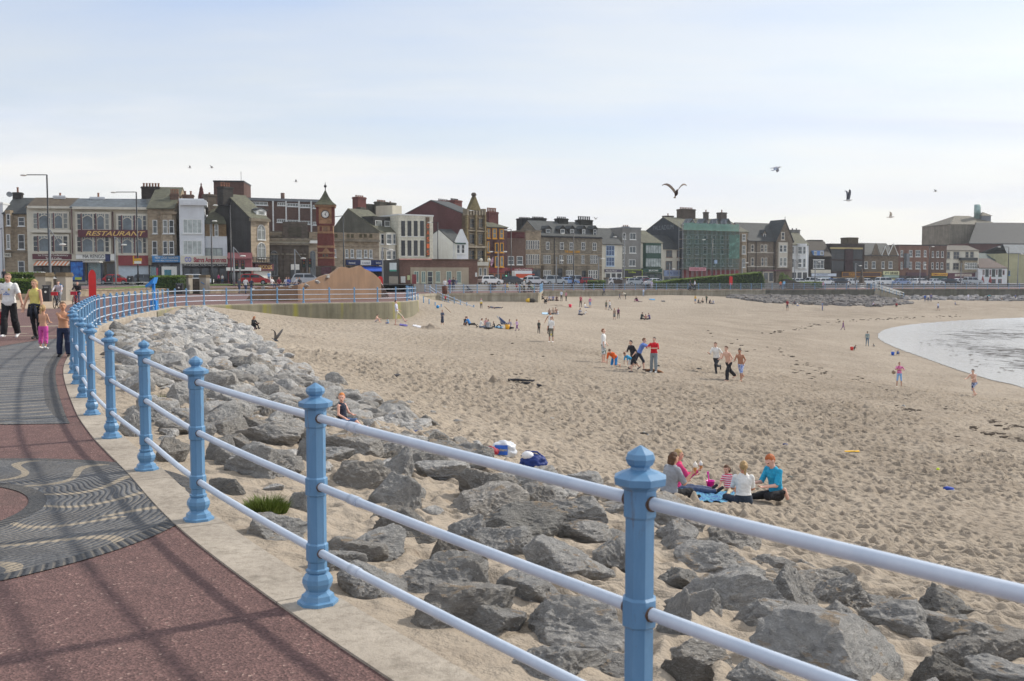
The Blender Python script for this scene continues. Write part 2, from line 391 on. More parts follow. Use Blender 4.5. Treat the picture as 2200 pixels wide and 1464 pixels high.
L(bump(t, noise_tex(t, tc, 160, 3, 0.6), 0.35, 0.006, b_1), bs.inputs['Normal'])
keep = ((gd.reshape(NA, NR)[:-1, :-1].ravel() > -1.5))
sand = addobj('sand', npmesh('sand', np.stack([gx, gy, gz2], 1), GF[keep], m_sand)); tag(sand, kind='structure')
dsh = np.full(len(gx), 1e9, np.float32)
for q in SHORE[::2]: dsh = np.minimum(dsh, (gx - q.x) ** 2 + (gy - q.y) ** 2)
sand.data.attributes.new('shore', 'FLOAT', 'POINT').data.foreach_set('value', np.clip(np.sqrt(dsh) / 40, 0, 1).astype(np.float32))
m_wet, t, N, L, bs = newmat('wet_flat')
tc = N('ShaderNodeTexCoord').outputs['Object']
w1 = noise_tex(t, mapping(t, tc, (0.45, 1, 1)), 1.3, 9, 0.80, 0.2)
w2 = noise_tex(t, tc, 0.05, 3, 0.5)
at = N('ShaderNodeAttribute'); at.attribute_name = 'offshore'
wsum = mth(t, 'ADD', mth(t, 'ADD', w1, mth(t, 'MULTIPLY', mth(t, 'SUBTRACT', w2, 0.5), 0.45)), mth(t, 'MULTIPLY', mth(t, 'SUBTRACT', at.outputs['Fac'], 1.0), 0.22))
dark = ramp(t, wsum, [(0.47, (0, 0, 0, 1)), (0.54, (1, 1, 1, 1))])
L(mixc(t, dark, lin((186, 184, 180)), lin((88, 86, 84))), bs.inputs['Base Color'])
L(mth(t, 'ADD', mth(t, 'MULTIPLY', dark, 0.5), 0.10), bs.inputs['Roughness']); L(mth(t, 'MULTIPLY', mth(t, 'SUBTRACT', 1.0, dark), 0.7), bs.inputs['Specular IOR Level'])
L(bump(t, mth(t, 'ADD', w1, mth(t, 'MULTIPLY', noise_tex(t, tc, 3.0, 4), 0.3)), 0.16, 0.12), bs.inputs['Normal'])
cw = (wet.reshape(NA, NR)[:-1, :-1] & wet.reshape(NA, NR)[1:, 1:]).ravel()
wz = gz + 0.035
used = np.unique(GF[cw]); remap = np.full(len(gx), -1); remap[used] = np.arange(len(used))
ux, uy = gx[used], gy[used]; ds_ = np.full(len(used), 1e9)
for q in SHORE: ds_ = np.minimum(ds_, (ux - q.x) ** 2 + (uy - q.y) ** 2)
water = addobj('water', npmesh('water', np.stack([gx, gy, wz], 1)[used], remap[GF[cw]], m_wet)); tag(water, kind='structure')
water.data.attributes.new('offshore', 'FLOAT', 'POINT').data.foreach_set('value', np.clip(np.sqrt(ds_) / 9, 0, 1).astype(np.float32))
m_tar, t, N, L, bs = newmat('red_tarmac')
tc = N('ShaderNodeTexCoord').outputs['Object']
q1 = noise_tex(t, tc, 0.45, 5, 0.6); q2 = noise_tex(t, tc, 5.0, 4, 0.6)
vo = N('ShaderNodeTexVoronoi'); vo.inputs['Scale'].default_value = 85; L(tc, vo.inputs['Vector'])
chip = ramp(t, vo.outputs['Color'], [(0.0, lin((72, 56, 55))), (0.55, lin((110, 86, 83))), (0.88, lin((140, 108, 103))), (1.0, lin((206, 182, 168)))])
base = ramp(t, q1, [(0.3, lin((98, 79, 77))), (0.7, lin((118, 95, 92)))])
cc = mixc(t, 0.7, base, chip); cc = mixc(t, ramp(t, noise_tex(t, tc, 1.1, 7, 0.72), [(0.56, (0, 0, 0, 1)), (0.64, (0.5, 0.5, 0.5, 1))]), cc, lin((88, 74, 72)))
cc = mixc(t, 0.5, cc, ramp(t, q2, [(0.3, (0.72, 0.72, 0.74, 1)), (0.7, (1.15, 1.13, 1.1, 1))]), 'MULTIPLY')
cc = mixc(t, ramp(t, noise_tex(t, tc, 0.16, 6, 0.65), [(0.52, (0, 0, 0, 1)), (0.72, (0.3, 0.3, 0.3, 1))]), cc, lin((150, 126, 108)))
L(cc, bs.inputs['Base Color']); bs.inputs['Roughness'].default_value = 0.9; bs.inputs['Specular IOR Level'].default_value = 0.25
L(bump(t, vo.outputs['Distance'], 0.5, 0.012), bs.inputs['Normal'])
from mathutils.geometry import tessellate_polygon
def flat_poly(name, pts, z, m, kind='structure', down=None):
 pts = [Vector((p[0], p[1], z)) for p in pts]
 tris = tessellate_polygon([pts]); mb = MB()
 fs = []
 for f in tris:
  a, b, c = (pts[i] for i in f)
  fs.append(tuple(f) if (b - a).cross(c - a).z > 0 else tuple(reversed(f)))
 mb.add(pts, fs)
 if down is not None:
  n = len(pts); mb.add(pts + [Vector((p.x, p.y, down)) for p in pts], [(i, n + i, n + (i + 1) % n, (i + 1) % n) for i in range(n)])
 o = mb.build(name, m); tag(o, kind=kind); return o
inner = offset_path(EDGE1, -0.17)
slab = inner + EDGE1B[1:] + EDGE2
back = [(600, 300), (600, 900), (-600, 900), (-600, -60), (8, -60)]
flat_poly('promenade', [(p.x, p.y) for p in slab] + back, 0.0, m_tar)
m_conc, t, N, L, bs = newmat('kerb_concrete')
tc = N('ShaderNodeTexCoord').outputs['Object']
k1 = noise_tex(t, tc, 1.1, 6, 0.65); k2 = noise_tex(t, tc, 16, 5, 0.7); k3 = noise_tex(t, tc, 140, 2)
kc = ramp(t, k1, [(0.3, lin((146, 136, 124))), (0.7, lin((184, 174, 160)))])
kc = mixc(t, 0.6, kc, ramp(t, k2, [(0.30, (0.5, 0.48, 0.45, 1)), (0.52, (1, 1, 1, 1)), (0.8, (1.1, 1.1, 1.1, 1))]), 'MULTIPLY')
kc = mixc(t, ramp(t, noise_tex(t, tc, 3.2, 7, 0.75), [(0.55, (0, 0, 0, 1)), (0.66, (0.55, 0.55, 0.55, 1))]), kc, lin((112, 104, 92)))
kc = mixc(t, 0.4, kc, ramp(t, k3, [(0.3, (0.7, 0.7, 0.7, 1)), (0.7, (1.2, 1.2, 1.2, 1))]), 'MULTIPLY')
uvn = N('ShaderNodeUVMap'); su = N('ShaderNodeSeparateXYZ'); L(uvn.outputs[0], su.inputs[0])
joint = mth(t, 'LESS_THAN', mth(t, 'PINGPONG', su.outputs[0], 0.92), 0.008)
L(mixc(t, mth(t, 'MULTIPLY', joint, 0.6), kc, lin((80, 74, 66))), bs.inputs['Base Color']); bs.inputs['Roughness'].default_value = 0.92
L(bump(t, mth(t, 'ADD', k2, mth(t, 'MULTIPLY', k3, 0.3)), 0.5, 0.02), bs.inputs['Normal'])
def strip(name, pts, prof, m, kind=None, uscale=1.0):     # profile [(offset, z)] swept along the edge, u = metres along
 cols = [offset_path(pts, o) for o, z in prof]; vs = []; us = []; s = 0.0
 for i, p in enumerate(pts):
  if i: s += (p - pts[i - 1]).length
  for k, (o, z) in enumerate(prof): vs.append((cols[k][i].x, cols[k][i].y, z)); us.append((s * uscale, k / (len(prof) - 1)))
 n = len(prof); f = grid_faces(len(pts), n)
 me = npmesh(name, np.array(vs), f[:, ::-1], m, smooth=False)
 uv = me.uv_layers.new(name='UVMap'); li = np.zeros(len(me.loops), np.int32); me.loops.foreach_get('vertex_index', li)
 uv.data.foreach_set('uv', np.array(us, np.float32)[li].ravel())
 o = addobj(name, me)
 if kind: tag(o, kind=kind)
 return o
kp = [p for p in EDGE1]
strip('kerb', kp, [(-0.172, -0.05), (-0.17, 0.012), (0.13, 0.012), (0.15, -0.01), (0.15, -0.5)], m_conc, 'structure')
def wallmat(name, ca, cb, streak, amt):
 m, t, N, L, bs = newmat(name)
 tc = N('ShaderNodeTexCoord').outputs['Object']
 a = noise_tex(t, tc, 0.8, 6, 0.65); b = noise_tex(t, mapping(t, tc, (1.5, 1.5, 0.09)), 1.0, 4, 0.7); c = noise_tex(t, mapping(t, tc, (0.5, 0.5, 0.05)), 1.0, 3, 0.6)
 col = ramp(t, a, [(0.3, lin(ca)), (0.7, lin(cb))])
 col = mixc(t, 0.75, col, ramp(t, b, [(0.3, (0.45, 0.45, 0.42, 1)), (0.6, (1, 1, 1, 1))]), 'MULTIPLY')
 col = mixc(t, ramp(t, c, [(0.56, (0, 0, 0, 1)), (0.66, (amt, amt, amt, 1))]), col, lin(streak))
 L(col, bs.inputs['Base Color']); bs.inputs['Roughness'].default_value = 0.9
 L(bump(t, noise_tex(t, tc, 9, 5), 0.4, 0.03), bs.inputs['Normal']); return m
m_wall1 = wallmat('stained_concrete', (118, 114, 94), (146, 140, 118), (150, 146, 62), 0.9)
m_wall2 = wallmat('pale_concrete', (150, 142, 126), (176, 168, 150), (120, 116, 96), 0.4)
m_wall3 = wallmat('dark_concrete', (98, 96, 88), (126, 122, 110), (90, 92, 70), 0.5)
apw = [p for p in EDGE1 if p.y > 55] + EDGE1B[1:]
k0 = EDGE1.index([p for p in EDGE1 if p.y > 55][0])
o = strip('sea_wall', apw, [(0.152, -0.03), (0.19, -0.1), (0.26, -2.6)], m_wall1)
tag(o, 'curved concrete sea wall under the railed apron, streaked green and yellow with algae', 'wall')
o = strip('sea_wall', resample(EDGE2[:5], 1.0), [(-0.3, 0.02), (0.1, 0.02), (0.1, -0.28), (0.02, -0.30), (0.04, -3.0)], m_wall2)
tag(o, 'pale concrete sea wall of the bastion behind the sand ramp', 'wall')
o = strip('sea_wall', resample(EDGE2[4:8], 1.0) + [EDGE2[7]], [(-0.3, 0.02), (0.1, 0.02), (0.1, -0.28), (0.02, -0.30), (0.04, -3.0)], m_wall2)
tag(o, 'long grey sea wall above the pale far sand, left of the rock armour', 'wall')
o = strip('sea_wall', [EDGE2[7]] + [EDGE2[7].lerp(EDGE2[8], k / 10) for k in range(1, 10)] + resample(EDGE2[8:], 1.0), [(-0.3, 0.02), (0.1, 0.02), (0.1, -0.28), (0.02, -0.30), (0.04, -4.0)], m_wall3)
tag(o, 'dark far sea wall rising behind the heaped rock armour', 'wall')
m_blue, t, N, L, bs = newmat('blue_gloss_paint')
tc = N('ShaderNodeTexCoord').outputs['Object']
g1 = noise_tex(t, mapping(t, tc, (1, 1, 0.25)), 9, 6, 0.7)
cb_ = ramp(t, g1, [(0.3, lin((88, 132, 170))), (0.7, lin((106, 149, 186)))])
rs = noise_tex(t, mapping(t, tc, (14, 14, 2.2)), 1.6, 6, 0.75)
cb_ = mixc(t, ramp(t, rs, [(0.60, (0, 0, 0, 1)), (0.72, (0.7, 0.7, 0.7, 1))]), cb_, lin((98, 88, 82)))
chn = noise_tex(t, tc, 34, 4, 0.7)
cb_ = mixc(t, ramp(t, chn, [(0.69, (0, 0, 0, 1)), (0.72, (0.8, 0.8, 0.8, 1))]), cb_, lin((120, 92, 74)))
L(cb_, bs.inputs['Base Color']); bs.inputs['Roughness'].default_value = 0.38
L(bump(t, noise_tex(t, tc, 60, 3), 0.12, 0.004), bs.inputs['Normal'])
m_rail, t, N, L, bs = newmat('pale_rail_paint')
tc = N('ShaderNodeTexCoord').outputs['Object']
rcl = ramp(t, noise_tex(t, tc, 3.5, 6, 0.7), [(0.3, lin((176, 190, 208))), (0.7, lin((204, 213, 226)))])
L(mixc(t, ramp(t, noise_tex(t, tc, 26, 5, 0.75), [(0.66, (0, 0, 0, 1)), (0.73, (0.6, 0.6, 0.6, 1))]), rcl, lin((132, 136, 142))), bs.inputs['Base Color'])
bs.inputs['Roughness'].default_value = 0.33
L(bump(t, noise_tex(t, tc, 40, 3), 0.1, 0.004), bs.inputs['Normal'])
m_rust = mat((92, 74, 62), 0.9, 0.4, 60)
RH = (0.985, 0.63, 0.285)
def post_mesh(n=8, full=True):
 mb = MB(); ph = math.pi / 8 if n == 8 else 0.0
 pr = [(0.106, 0.0), (0.106, 0.028), (0.088, 0.034), (0.082, 0.060), (0.064, 0.072), (0.060, 0.082), (0.070, 0.098), (0.079, 0.122), (0.077, 0.146), (0.062, 0.170), (0.052, 0.176), (0.060, 0.180), (0.060, 0.192), (0.050, 0.198)]
 for h in (RH[2], RH[1]): pr += [(0.049, h - 0.055), (0.057, h - 0.046), (0.057, h + 0.038), (0.049, h + 0.046)]
 pr += [(0.049, RH[0] - 0.055), (0.055, RH[0] - 0.046), (0.055, 1.022), (0.062, 1.030), (0.086, 1.042), (0.088, 1.064), (0.062, 1.078), (0.034, 1.088), (0.032, 1.096), (0.044, 1.106), (0.050, 1.122), (0.044, 1.138), (0.022, 1.152), (0.004, 1.163)]
 if not full: pr = [(0.1, 0), (0.1, 0.05), (0.06, 0.08), (0.075, 0.13), (0.05, 0.19), (0.05, 1.02), (0.085, 1.045), (0.085, 1.06), (0.035, 1.09), (0.05, 1.12), (0.004, 1.163)]
 mb.lathe(pr, n, ph=ph, smooth=False)
 return mb.mesh('post', [m_blue])
ME_POST = post_mesh(); ME_POST_FAR = post_mesh(6, False)
def railing(name, label, posts, rails, tilt=0.0, far=False, hs=RH, rr_=0.0215, group='blue seafront railings', first=None):
 t = thing(name, label, 'railing', posts[0], 0, group)
 o0 = Vector(posts[0])
 for p, a in zip(posts, first or [0] * len(posts)):
  o = addobj('post', ME_POST_FAR if far else ME_POST, t); o.location = Vector(p) - o0; o.rotation_euler = (0, 0, a)
 for h in hs:
  mb = MB(); pts = [Vector(p) - o0 + Vector((0, 0, h)) for p in rails]
  mb.tube(pts, 0.03 if far else rr_, 6 if far else 14)
  if not far:
   acc = 0.0
   for a, b in zip(pts, pts[1:]):
    acc += (b - a).length
    if acc > 6.1 - (h * 0.0): acc = 0.0; d = (b - a).normalized(); mb.tube([a - d * 0.045, a + d * 0.045], rr_ + 0.0035, 14)
  mb.build('rail', [m_rail], t)
 return t
fpost = resample(fp, 2.05)[1:]
posts = list(NEARP) + fpost
ang = []
for i, p in enumerate(posts):
 d = posts[min(i + 1, len(posts) - 1)] - posts[max(i - 1, 0)]; ang.append(math.atan2(d.y, d.x))
railp = resample(catmull(list(NEARP), 12), 0.3) + fp[1:]
rl = railing('seafront_railing', 'long blue railing with pale rails curving from the foreground round to the apron end', posts, railp, first=ang)
for i in range(2, 9):
 d = Vector((math.cos(ang[i]), math.sin(ang[i]), 0))
 for h in RH:
  mb = MB(); mb.tube([d * -0.0605 + Vector((0, 0, h - 0.002)), d * 0.0605 + Vector((0, 0, h - 0.002))], 0.0245, 14)
  o = mb.build('rust_collar', [m_rust], rl); o.location = posts[i] - posts[0]
eb = resample([EDGE1B[0]] + EDGE1B[3:], 2.05)[1:]
railing('seafront_railing', 'short blue railing turning inland past the apron end', eb, eb, far=True)
e2 = resample(EDGE2[1:5], 2.05)
railing('seafront_railing', 'blue railing along the bastion behind the sand ramp', e2, e2, far=True)
e3 = resample(EDGE2[4:9], 2.05)
railing('seafront_railing', 'far blue railing on the long sea wall, up to the rock groyne steps', e3, e3, far=True)
e4 = resample(EDGE2[9:12], 2.05)
railing('seafront_railing', 'farthest blue railing right of the steps down to the rocks', e4, e4, far=True)
def handrail(name, label, px, hs):
 ps = []; tops = []
 for u, vt, vb in px:
  p = S(u, vb); ps.append(p); tops.append(max(0.2, zat(p.y, vt) - p.z))
 t = thing(name, label, 'handrail', ps[0], 0, 'handrails down the sand ramp'); o0 = ps[0]
 for p, h in zip(ps, tops):
  mb = MB(); mb.tube([(0, 0, -0.3), (0, 0, h)], 0.055, 6); mb.ball((0, 0, h), 0.075, 6)
  o = mb.build('post', [m_blue], t); o.location = p - o0
 for f in hs:
  pts = [p - o0 + Vector((0, 0, h - 0.15 - f)) for p, h in zip(ps, tops)]
  pts = [q for q, p in zip(pts, ps) if q.z > (p - o0).z - 0.25]
  if len(pts) > 1: MB().tube(pts, 0.04, 6).build('rail', [m_rail], t)
handrail('ramp_handrail', 'right blue handrail sinking into the sand beside the bastion wall', [(913, 612, 632), (924, 614, 638), (937, 623, 643), (951, 630, 647), (963, 634, 650), (976, 639, 653), (989, 645, 655), (1003, 651, 658), (1018, 657, 661)], (0, 0.36, 0.72))
handrail('ramp_handrail', 'left blue handrail posts nearly buried in sand by the apron end', [(898, 632, 644.5), (910, 638.6, 651), (922, 644.5, 654), (935, 651, 657), (948, 657, 660)], ())
def mosaic(nm, long):
 m_mos, t, N, L, bs = newmat(nm)
 uvn = N('ShaderNodeUVMap'); su = N('ShaderNodeSeparateXYZ'); L(uvn.outputs[0], su.inputs[0])
 tc = N('ShaderNodeTexCoord').outputs['Object']
 U_, W_ = su.outputs[0], su.outputs[1]          # U across the panel 0..1, W metres along
 swirl = mth(t, 'ADD', W_, mth(t, 'MULTIPLY', mth(t, 'SINE', mth(t, 'MULTIPLY', U_, 6.0)), 0.24))
 bandp = mth(t, 'PINGPONG', swirl, 0.30)
 curve = mth(t, 'LESS_THAN', bandp, 0.004 if long else 0.042)
 edge = mth(t, 'GREATER_THAN', mth(t, 'ABSOLUTE', mth(t, 'SUBTRACT', U_, 0.5)), 0.40)
 fine = mth(t, 'SINE', mth(t, 'MULTIPLY', mth(t, 'ADD', W_, mth(t, 'MULTIPLY', mth(t, 'SINE', mth(t, 'MULTIPLY', U_, 5.0)), 0.12)), 17)) if long else mth(t, 'SINE', mth(t, 'MULTIPLY', mth(t, 'ADD', U_, mth(t, 'MULTIPLY', mth(t, 'SINE', mth(t, 'MULTIPLY', swirl, 10.47)), 0.022)), 165))
 rope = mth(t, 'SINE', mth(t, 'MULTIPLY', mth(t, 'ADD', W_, mth(t, 'MULTIPLY', U_, 0.7)), 120))
 ridge = mth(t, 'ADD', mth(t, 'MULTIPLY', fine, mth(t, 'SUBTRACT', 1.0, edge)), mth(t, 'MULTIPLY', rope, edge))
 peb = N('ShaderNodeTexVoronoi'); peb.inputs['Scale'].default_value = 34; L(tc, peb.inputs['Vector'])
 gcol = ramp(t, noise_tex(t, tc, 2.2, 5, 0.6), [(0.3, lin((72, 74, 78))), (0.7, lin((100, 102, 105)))])
 gcol = mixc(t, 0.6, gcol, ramp(t, peb.outputs['Color'], [(0.0, (0.6, 0.6, 0.62, 1)), (1.0, (1.3, 1.3, 1.3, 1))]), 'MULTIPLY')
 sandin = mth(t, 'MULTIPLY', mth(t, 'LESS_THAN', ridge, -0.55), ramp(t, noise_tex(t, tc, 1.3, 5, 0.7), [(0.36, (0.1, 0.1, 0.1, 1)), (0.64, (0.6, 0.6, 0.6, 1))]))
 allsand = mth(t, 'MAXIMUM', sandin, mth(t, 'MULTIPLY', curve, mth(t, 'SUBTRACT', 1.0, edge)))
 gcol = mixc(t, mth(t, 'MULTIPLY', edge, 0.8), gcol, lin((58, 60, 64)))
 L(mixc(t, mth(t, 'MULTIPLY', allsand, 0.9), gcol, lin((154, 142, 124))), bs.inputs['Base Color']); bs.inputs['Roughness'].default_value = 0.8
 hh = mth(t, 'ADD', mth(t, 'MULTIPLY', ridge, 0.5), mth(t, 'MULTIPLY', peb.outputs['Distance'], -0.8))
 L(bump(t, hh, 0.8, 0.02), bs.inputs['Normal'])
 return m_mos
m_mos = mosaic('pebble_mosaic', False); m_mos2 = mosaic('ribbed_pebble_mosaic', True)
m_red = mat((116, 76, 70), 0.9, 0.25, 6, 0.4, 80)
def uvgrid(name, pts, us, n, m, mt, kind='structure'):
 me = npmesh(name, np.array(pts), grid_faces(n, m), mt, smooth=False)
 if me.polygons[0].normal.z < 0: me.flip_normals()
 uv = me.uv_layers.new(name='UVMap'); li = np.zeros(len(me.loops), np.int32); me.loops.foreach_get('vertex_index', li)
 uv.data.foreach_set('uv', np.array(us, np.float32)[li].ravel())
 return tag(addobj(name, me), kind=kind)
cx, cy = -4.62, 7.02; pts = []; us = []
for i in range(97):
 a = 2 * math.pi * i / 96
 for k in range(9):
  r_ = 1.16 + (2.32 - 1.16) * k / 8; pts.append((cx - 0.12 * (1 - k / 8) + r_ * math.cos(a), cy + r_ * math.sin(a), 0.006)); us.append((k / 8, a * 1.74))
uvgrid('mosaic_paving', pts, us, 97, 9, m_mos)
inn = offset_path(EDGE1, -0.171)
lead = [p for p in EDGE1 if 11.6 < p.y < 29.5]; pts = []; us = []; s_ = 0.0
a_ = offset_path(lead, -0.30);
for i, p in enumerate(lead):
 if i: s_ += (p - lead[i - 1]).length
 wd = 1.95 * min(1.0, math.sqrt(max(0.0, s_) / 2.2)) * min(1.0, math.sqrt(max(0, (lead[-1] - p).length) / 5.0)) + 0.02
 t_ = lead[min(i + 1, len(lead) - 1)] - lead[max(i - 1, 0)]; t_.normalize(); nn = Vector((-t_.y, t_.x, 0))
 for k in range(7): q = a_[i] + nn * wd * k / 6; pts.append((q.x, q.y, 0.006)); us.append((k / 6, s_))
uvgrid('mosaic_paving', pts, us, len(lead), 7, m_mos2)
m_pale = mat((150, 138, 122), 0.9, 0.25, 1.2, 0.3, 30)
for (a, b, wd) in (((-7, 722), (130, 722.5), 0.12), ((-200, 707), (155, 700), 0.35), ((-200, 714), (60, 717), 0.12)):
 p, q = G(*a), G(*b); d = (q - p).normalized(); n_v = Vector((-d.y, d.x, 0)) * wd
 flat_poly('paving_line', [p - n_v, q - n_v, q + n_v, p + n_v], 0.005, m_pale)
flat_poly('sandy_paving', [G(-400, 664), G(118, 664), G(160, 652), G(150, 645), G(-400, 640)], 0.006, mat((168, 148, 126), 0.92, 0.2, 0.9, 0.3, 20))
m_rock, t, N, L, bs = newmat('grey_limestone')
tc = N('ShaderNodeTexCoord').outputs['Object']
oi = N('ShaderNodeObjectInfo').outputs['Random']
off = N('ShaderNodeVectorMath'); off.operation = 'ADD'; L(tc, off.inputs[0])
cmb = N('ShaderNodeCombineXYZ'); L(mth(t, 'MULTIPLY', oi, 37.0), cmb.inputs[0]); L(mth(t, 'MULTIPLY', oi, 91.0), cmb.inputs[1]); L(cmb.outputs[0], off.inputs[1])
pv = off.outputs[0]
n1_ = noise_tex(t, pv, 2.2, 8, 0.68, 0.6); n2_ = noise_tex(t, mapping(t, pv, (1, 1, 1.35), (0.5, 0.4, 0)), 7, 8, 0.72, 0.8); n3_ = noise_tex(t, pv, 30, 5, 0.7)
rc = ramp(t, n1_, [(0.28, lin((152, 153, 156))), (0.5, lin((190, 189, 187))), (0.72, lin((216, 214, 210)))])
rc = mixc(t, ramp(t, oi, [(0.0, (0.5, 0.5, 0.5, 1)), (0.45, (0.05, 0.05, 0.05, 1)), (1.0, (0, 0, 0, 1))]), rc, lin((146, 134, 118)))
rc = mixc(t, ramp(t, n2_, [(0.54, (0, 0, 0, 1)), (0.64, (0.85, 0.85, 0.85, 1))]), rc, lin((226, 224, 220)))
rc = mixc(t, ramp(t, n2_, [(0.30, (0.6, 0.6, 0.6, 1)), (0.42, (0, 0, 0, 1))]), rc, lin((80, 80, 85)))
rc = mixc(t, 0.5, rc, ramp(t, n3_, [(0.3, (0.68, 0.68, 0.68, 1)), (0.7, (1.25, 1.25, 1.25, 1))]), 'MULTIPLY')
rc = mixc(t, 1.0, rc, ramp(t, mth(t, 'FRACT', mth(t, 'MULTIPLY', oi, 17.3)), [(0.0, (0.58, 0.57, 0.55, 1)), (0.3, (0.82, 0.81, 0.80, 1)), (0.7, (0.95, 0.945, 0.94, 1)), (1.0, (1.10, 1.09, 1.08, 1))]), 'MULTIPLY')
geo = N('ShaderNodeNewGeometry'); sn = N('ShaderNodeSeparateXYZ'); L(geo.outputs['Normal'], sn.inputs[0])
ds = mth(t, 'MULTIPLY', ramp(t, sn.outputs[2], [(0.80, (0, 0, 0, 1)), (0.93, (1, 1, 1, 1))]), ramp(t, noise_tex(t, pv, 1.7, 4, 0.6), [(0.54, (0, 0, 0, 1)), (0.62, (0.85, 0.85, 0.85, 1))]))
rc = mixc(t, ds, rc, lin((168, 148, 124)))
L(rc, bs.inputs['Base Color']); bs.inputs['Roughness'].default_value = 0.85; bs.inputs['Specular IOR Level'].default_value = 0.3
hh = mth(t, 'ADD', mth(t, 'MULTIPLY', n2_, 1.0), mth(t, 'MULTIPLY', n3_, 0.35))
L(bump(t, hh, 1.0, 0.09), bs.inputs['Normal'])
import bmesh
ICO = {}
def ico(sub):
 if sub not in ICO:
  b = bmesh.new(); bmesh.ops.create_icosphere(b, subdivisions=sub, radius=1.0)
  ICO[sub] = (np.array([v.co[:] for v in b.verts]), np.array([[v.index for v in f.verts] for f in b.faces])); b.free()
 return ICO[sub]
def rock_arrays(seed, sub):
 rg = np.random.default_rng(seed); v, f = ico(sub); k = rg.integers(8, 15)
 nn = rg.normal(size=(k, 3)); nn /= np.linalg.norm(nn, axis=1)[:, None]; dd = rg.uniform(0.48, 0.92, k)
 den = v @ nn.T; rad = np.where(den > 0.05, dd / np.maximum(den, 0.05), 9.0)
 e = np.exp(-rad * 48); r = -np.log(e.sum(1) + math.exp(-1.15 * 48)) / 48
 p = v * r[:, None]; o = rg.uniform(-50, 50, 3)
 am = (0.12, 0.07, 0.05, 0.03)[: max(2, sub - 1)]
 disp = np.zeros(len(v))
 for i, a in enumerate(am):
  fr = 1.3 * 2.1 ** i
  nn_ = np.array([mnoise.noise(Vector(q * fr + o)) for q in p]); disp += a * (nn_ if i == 0 else .35 - 1.6 * np.abs(nn_))
 bd = rg.normal(size=3); bd[2] += 1.5; bd /= np.linalg.norm(bd); h_ = p @ bd * 5.5 + 0.7 * np.array([mnoise.noise(Vector(q * 1.5 - o)) for q in p])
 disp += 0.03 * (np.abs((h_ % 1.0) - 0.5) * 2 - 0.5)
 p = p + v * disp[:, None]
 p -= (p.max(0) + p.min(0)) / 2; p /= (p.max(0) - p.min(0)) / 2
 return p, f
def rock_me(seed, sub, smooth=False):
 p, f = rock_arrays(seed, sub); return npmesh('rock', p, f, m_rock, smooth=smooth)
BIG = [  # x0, x1, top, bottom in the photograph, and what sets it apart
(792, 905, 1009, 1098, 'pale pointed boulder standing over the sand beside the second post'), (710, 845, 981, 1054, 'dark brown squat boulder left of the pale pointed one'),
(800, 887, 956, 1027, ''), (891, 1008, 1002, 1036, 'flat pale slab of rock on the open sand'), (994, 1108, 1013, 1070, ''), (1108, 1196, 1031, 1082, 'squat rock below the blue bag'),
(955, 1130, 1066, 1118, ''), (1022, 1216, 1098, 1162, 'long light boulder sloping right, above the dark one'), (1010, 1142, 1124, 1198, 'dark blackish boulder under the long light slab'), (1170, 1308, 1054, 1132, 'peaked boulder left of the nearest post, near the picnic'),
(1177, 1312, 1116, 1168, ''), (1120, 1308, 1145, 1250, 'large blue-grey boulder left of the nearest post'), (1069, 1216, 1218, 1308, 'big blue-grey boulder below the large one, half sunk'), (1116, 1346, 1262, 1397, 'broad dark slab strewn with sand left of the nearest post'),
(731, 870, 1123, 1201, 'dark grey boulder right of the second post'), (706, 830, 1152, 1206, ''), (724, 870, 1200, 1287, 'rounded pale boulder right of the foot of the second post'), (834, 1044, 1189, 1278, 'wide light grey boulder under the middle rail'),
(923, 1044, 1141, 1228, ''), (850, 1120, 1275, 1352, 'low wide boulder cut by the bottom rail'), (1100, 1293, 1372, 1470, 'pale boulder at the bottom edge left of the nearest post'), (1416, 1540, 1127, 1190, 'sandy outlying rock just right of the nearest post'),
(1454, 1632, 1173, 1236, ''), (1541, 1611, 1208, 1272, ''), (1633, 1764, 1202, 1316, 'tall white-topped boulder at the sand edge on the right'), (1770, 1828, 1214, 1256, 'small isolated dark rock on the open sand at right'),
(1573, 1761, 1272, 1367, 'large grey boulder split by a crack, under the top rail'), (1751, 1885, 1300, 1370, 'boulder with sand in its hollow between two bigger rocks'), (1837, 2028, 1269, 1367, 'big peaked boulder near the rail joint at right'), (1968, 2149, 1326, 1390, ''),
(1618, 1965, 1358, 1480, 'largest craggy boulder at the bottom right'), (1961, 2085, 1389, 1490, 'dark blackish boulder at the bottom right corner'), (2047, 2230, 1368, 1424, ''), (2082, 2260, 1428, 1490, ''), (1567, 1716, 1412, 1500, ''),
(1408, 1528, 1393, 1480, ''), (1416, 1574, 1366, 1440, 'speckled boulder beside the nearest post below the middle rail'), (1431, 1547, 1247, 1331, ''), (1414, 1505, 1208, 1266, ''), (1414, 1480, 1254, 1378, ''),
(985, 1052, 1200, 1282, ''), (990, 1127, 1278, 1362, ''), (522, 662, 1091, 1160, 'low rounded boulder beside the grass tuft'), (451, 526, 1023, 1063, ''), (486, 634, 944, 1028, 'big faceted boulder under the top rail left of the second post'),
(331, 411, 936, 996, 'dark boulder between the third and fourth posts'), (443, 503, 940, 992, ''), (518, 662, 895, 958, 'broad pyramid-shaped boulder behind the top rail'), (343, 403, 905, 934, ''), (640, 700, 940, 1000, ''), (620, 690, 1050, 1098, ''),
(600, 662, 830, 862, ''), (586, 668, 800, 838, ''), (500, 590, 760, 812, ''), (430, 520, 800, 850, ''), (360, 440, 820, 880, ''), (330, 400, 760, 800, ''), (270, 330, 800, 850, ''), (255, 315, 880, 940, ''), (420, 500, 860, 905, ''),
(740, 800, 930, 960, ''), (860, 905, 905, 930, 'small pointed rock on the sand with blue sandals against it'), (905, 965, 930, 952, ''), (640, 700, 820, 845, ''), (700, 745, 800, 830, '')]
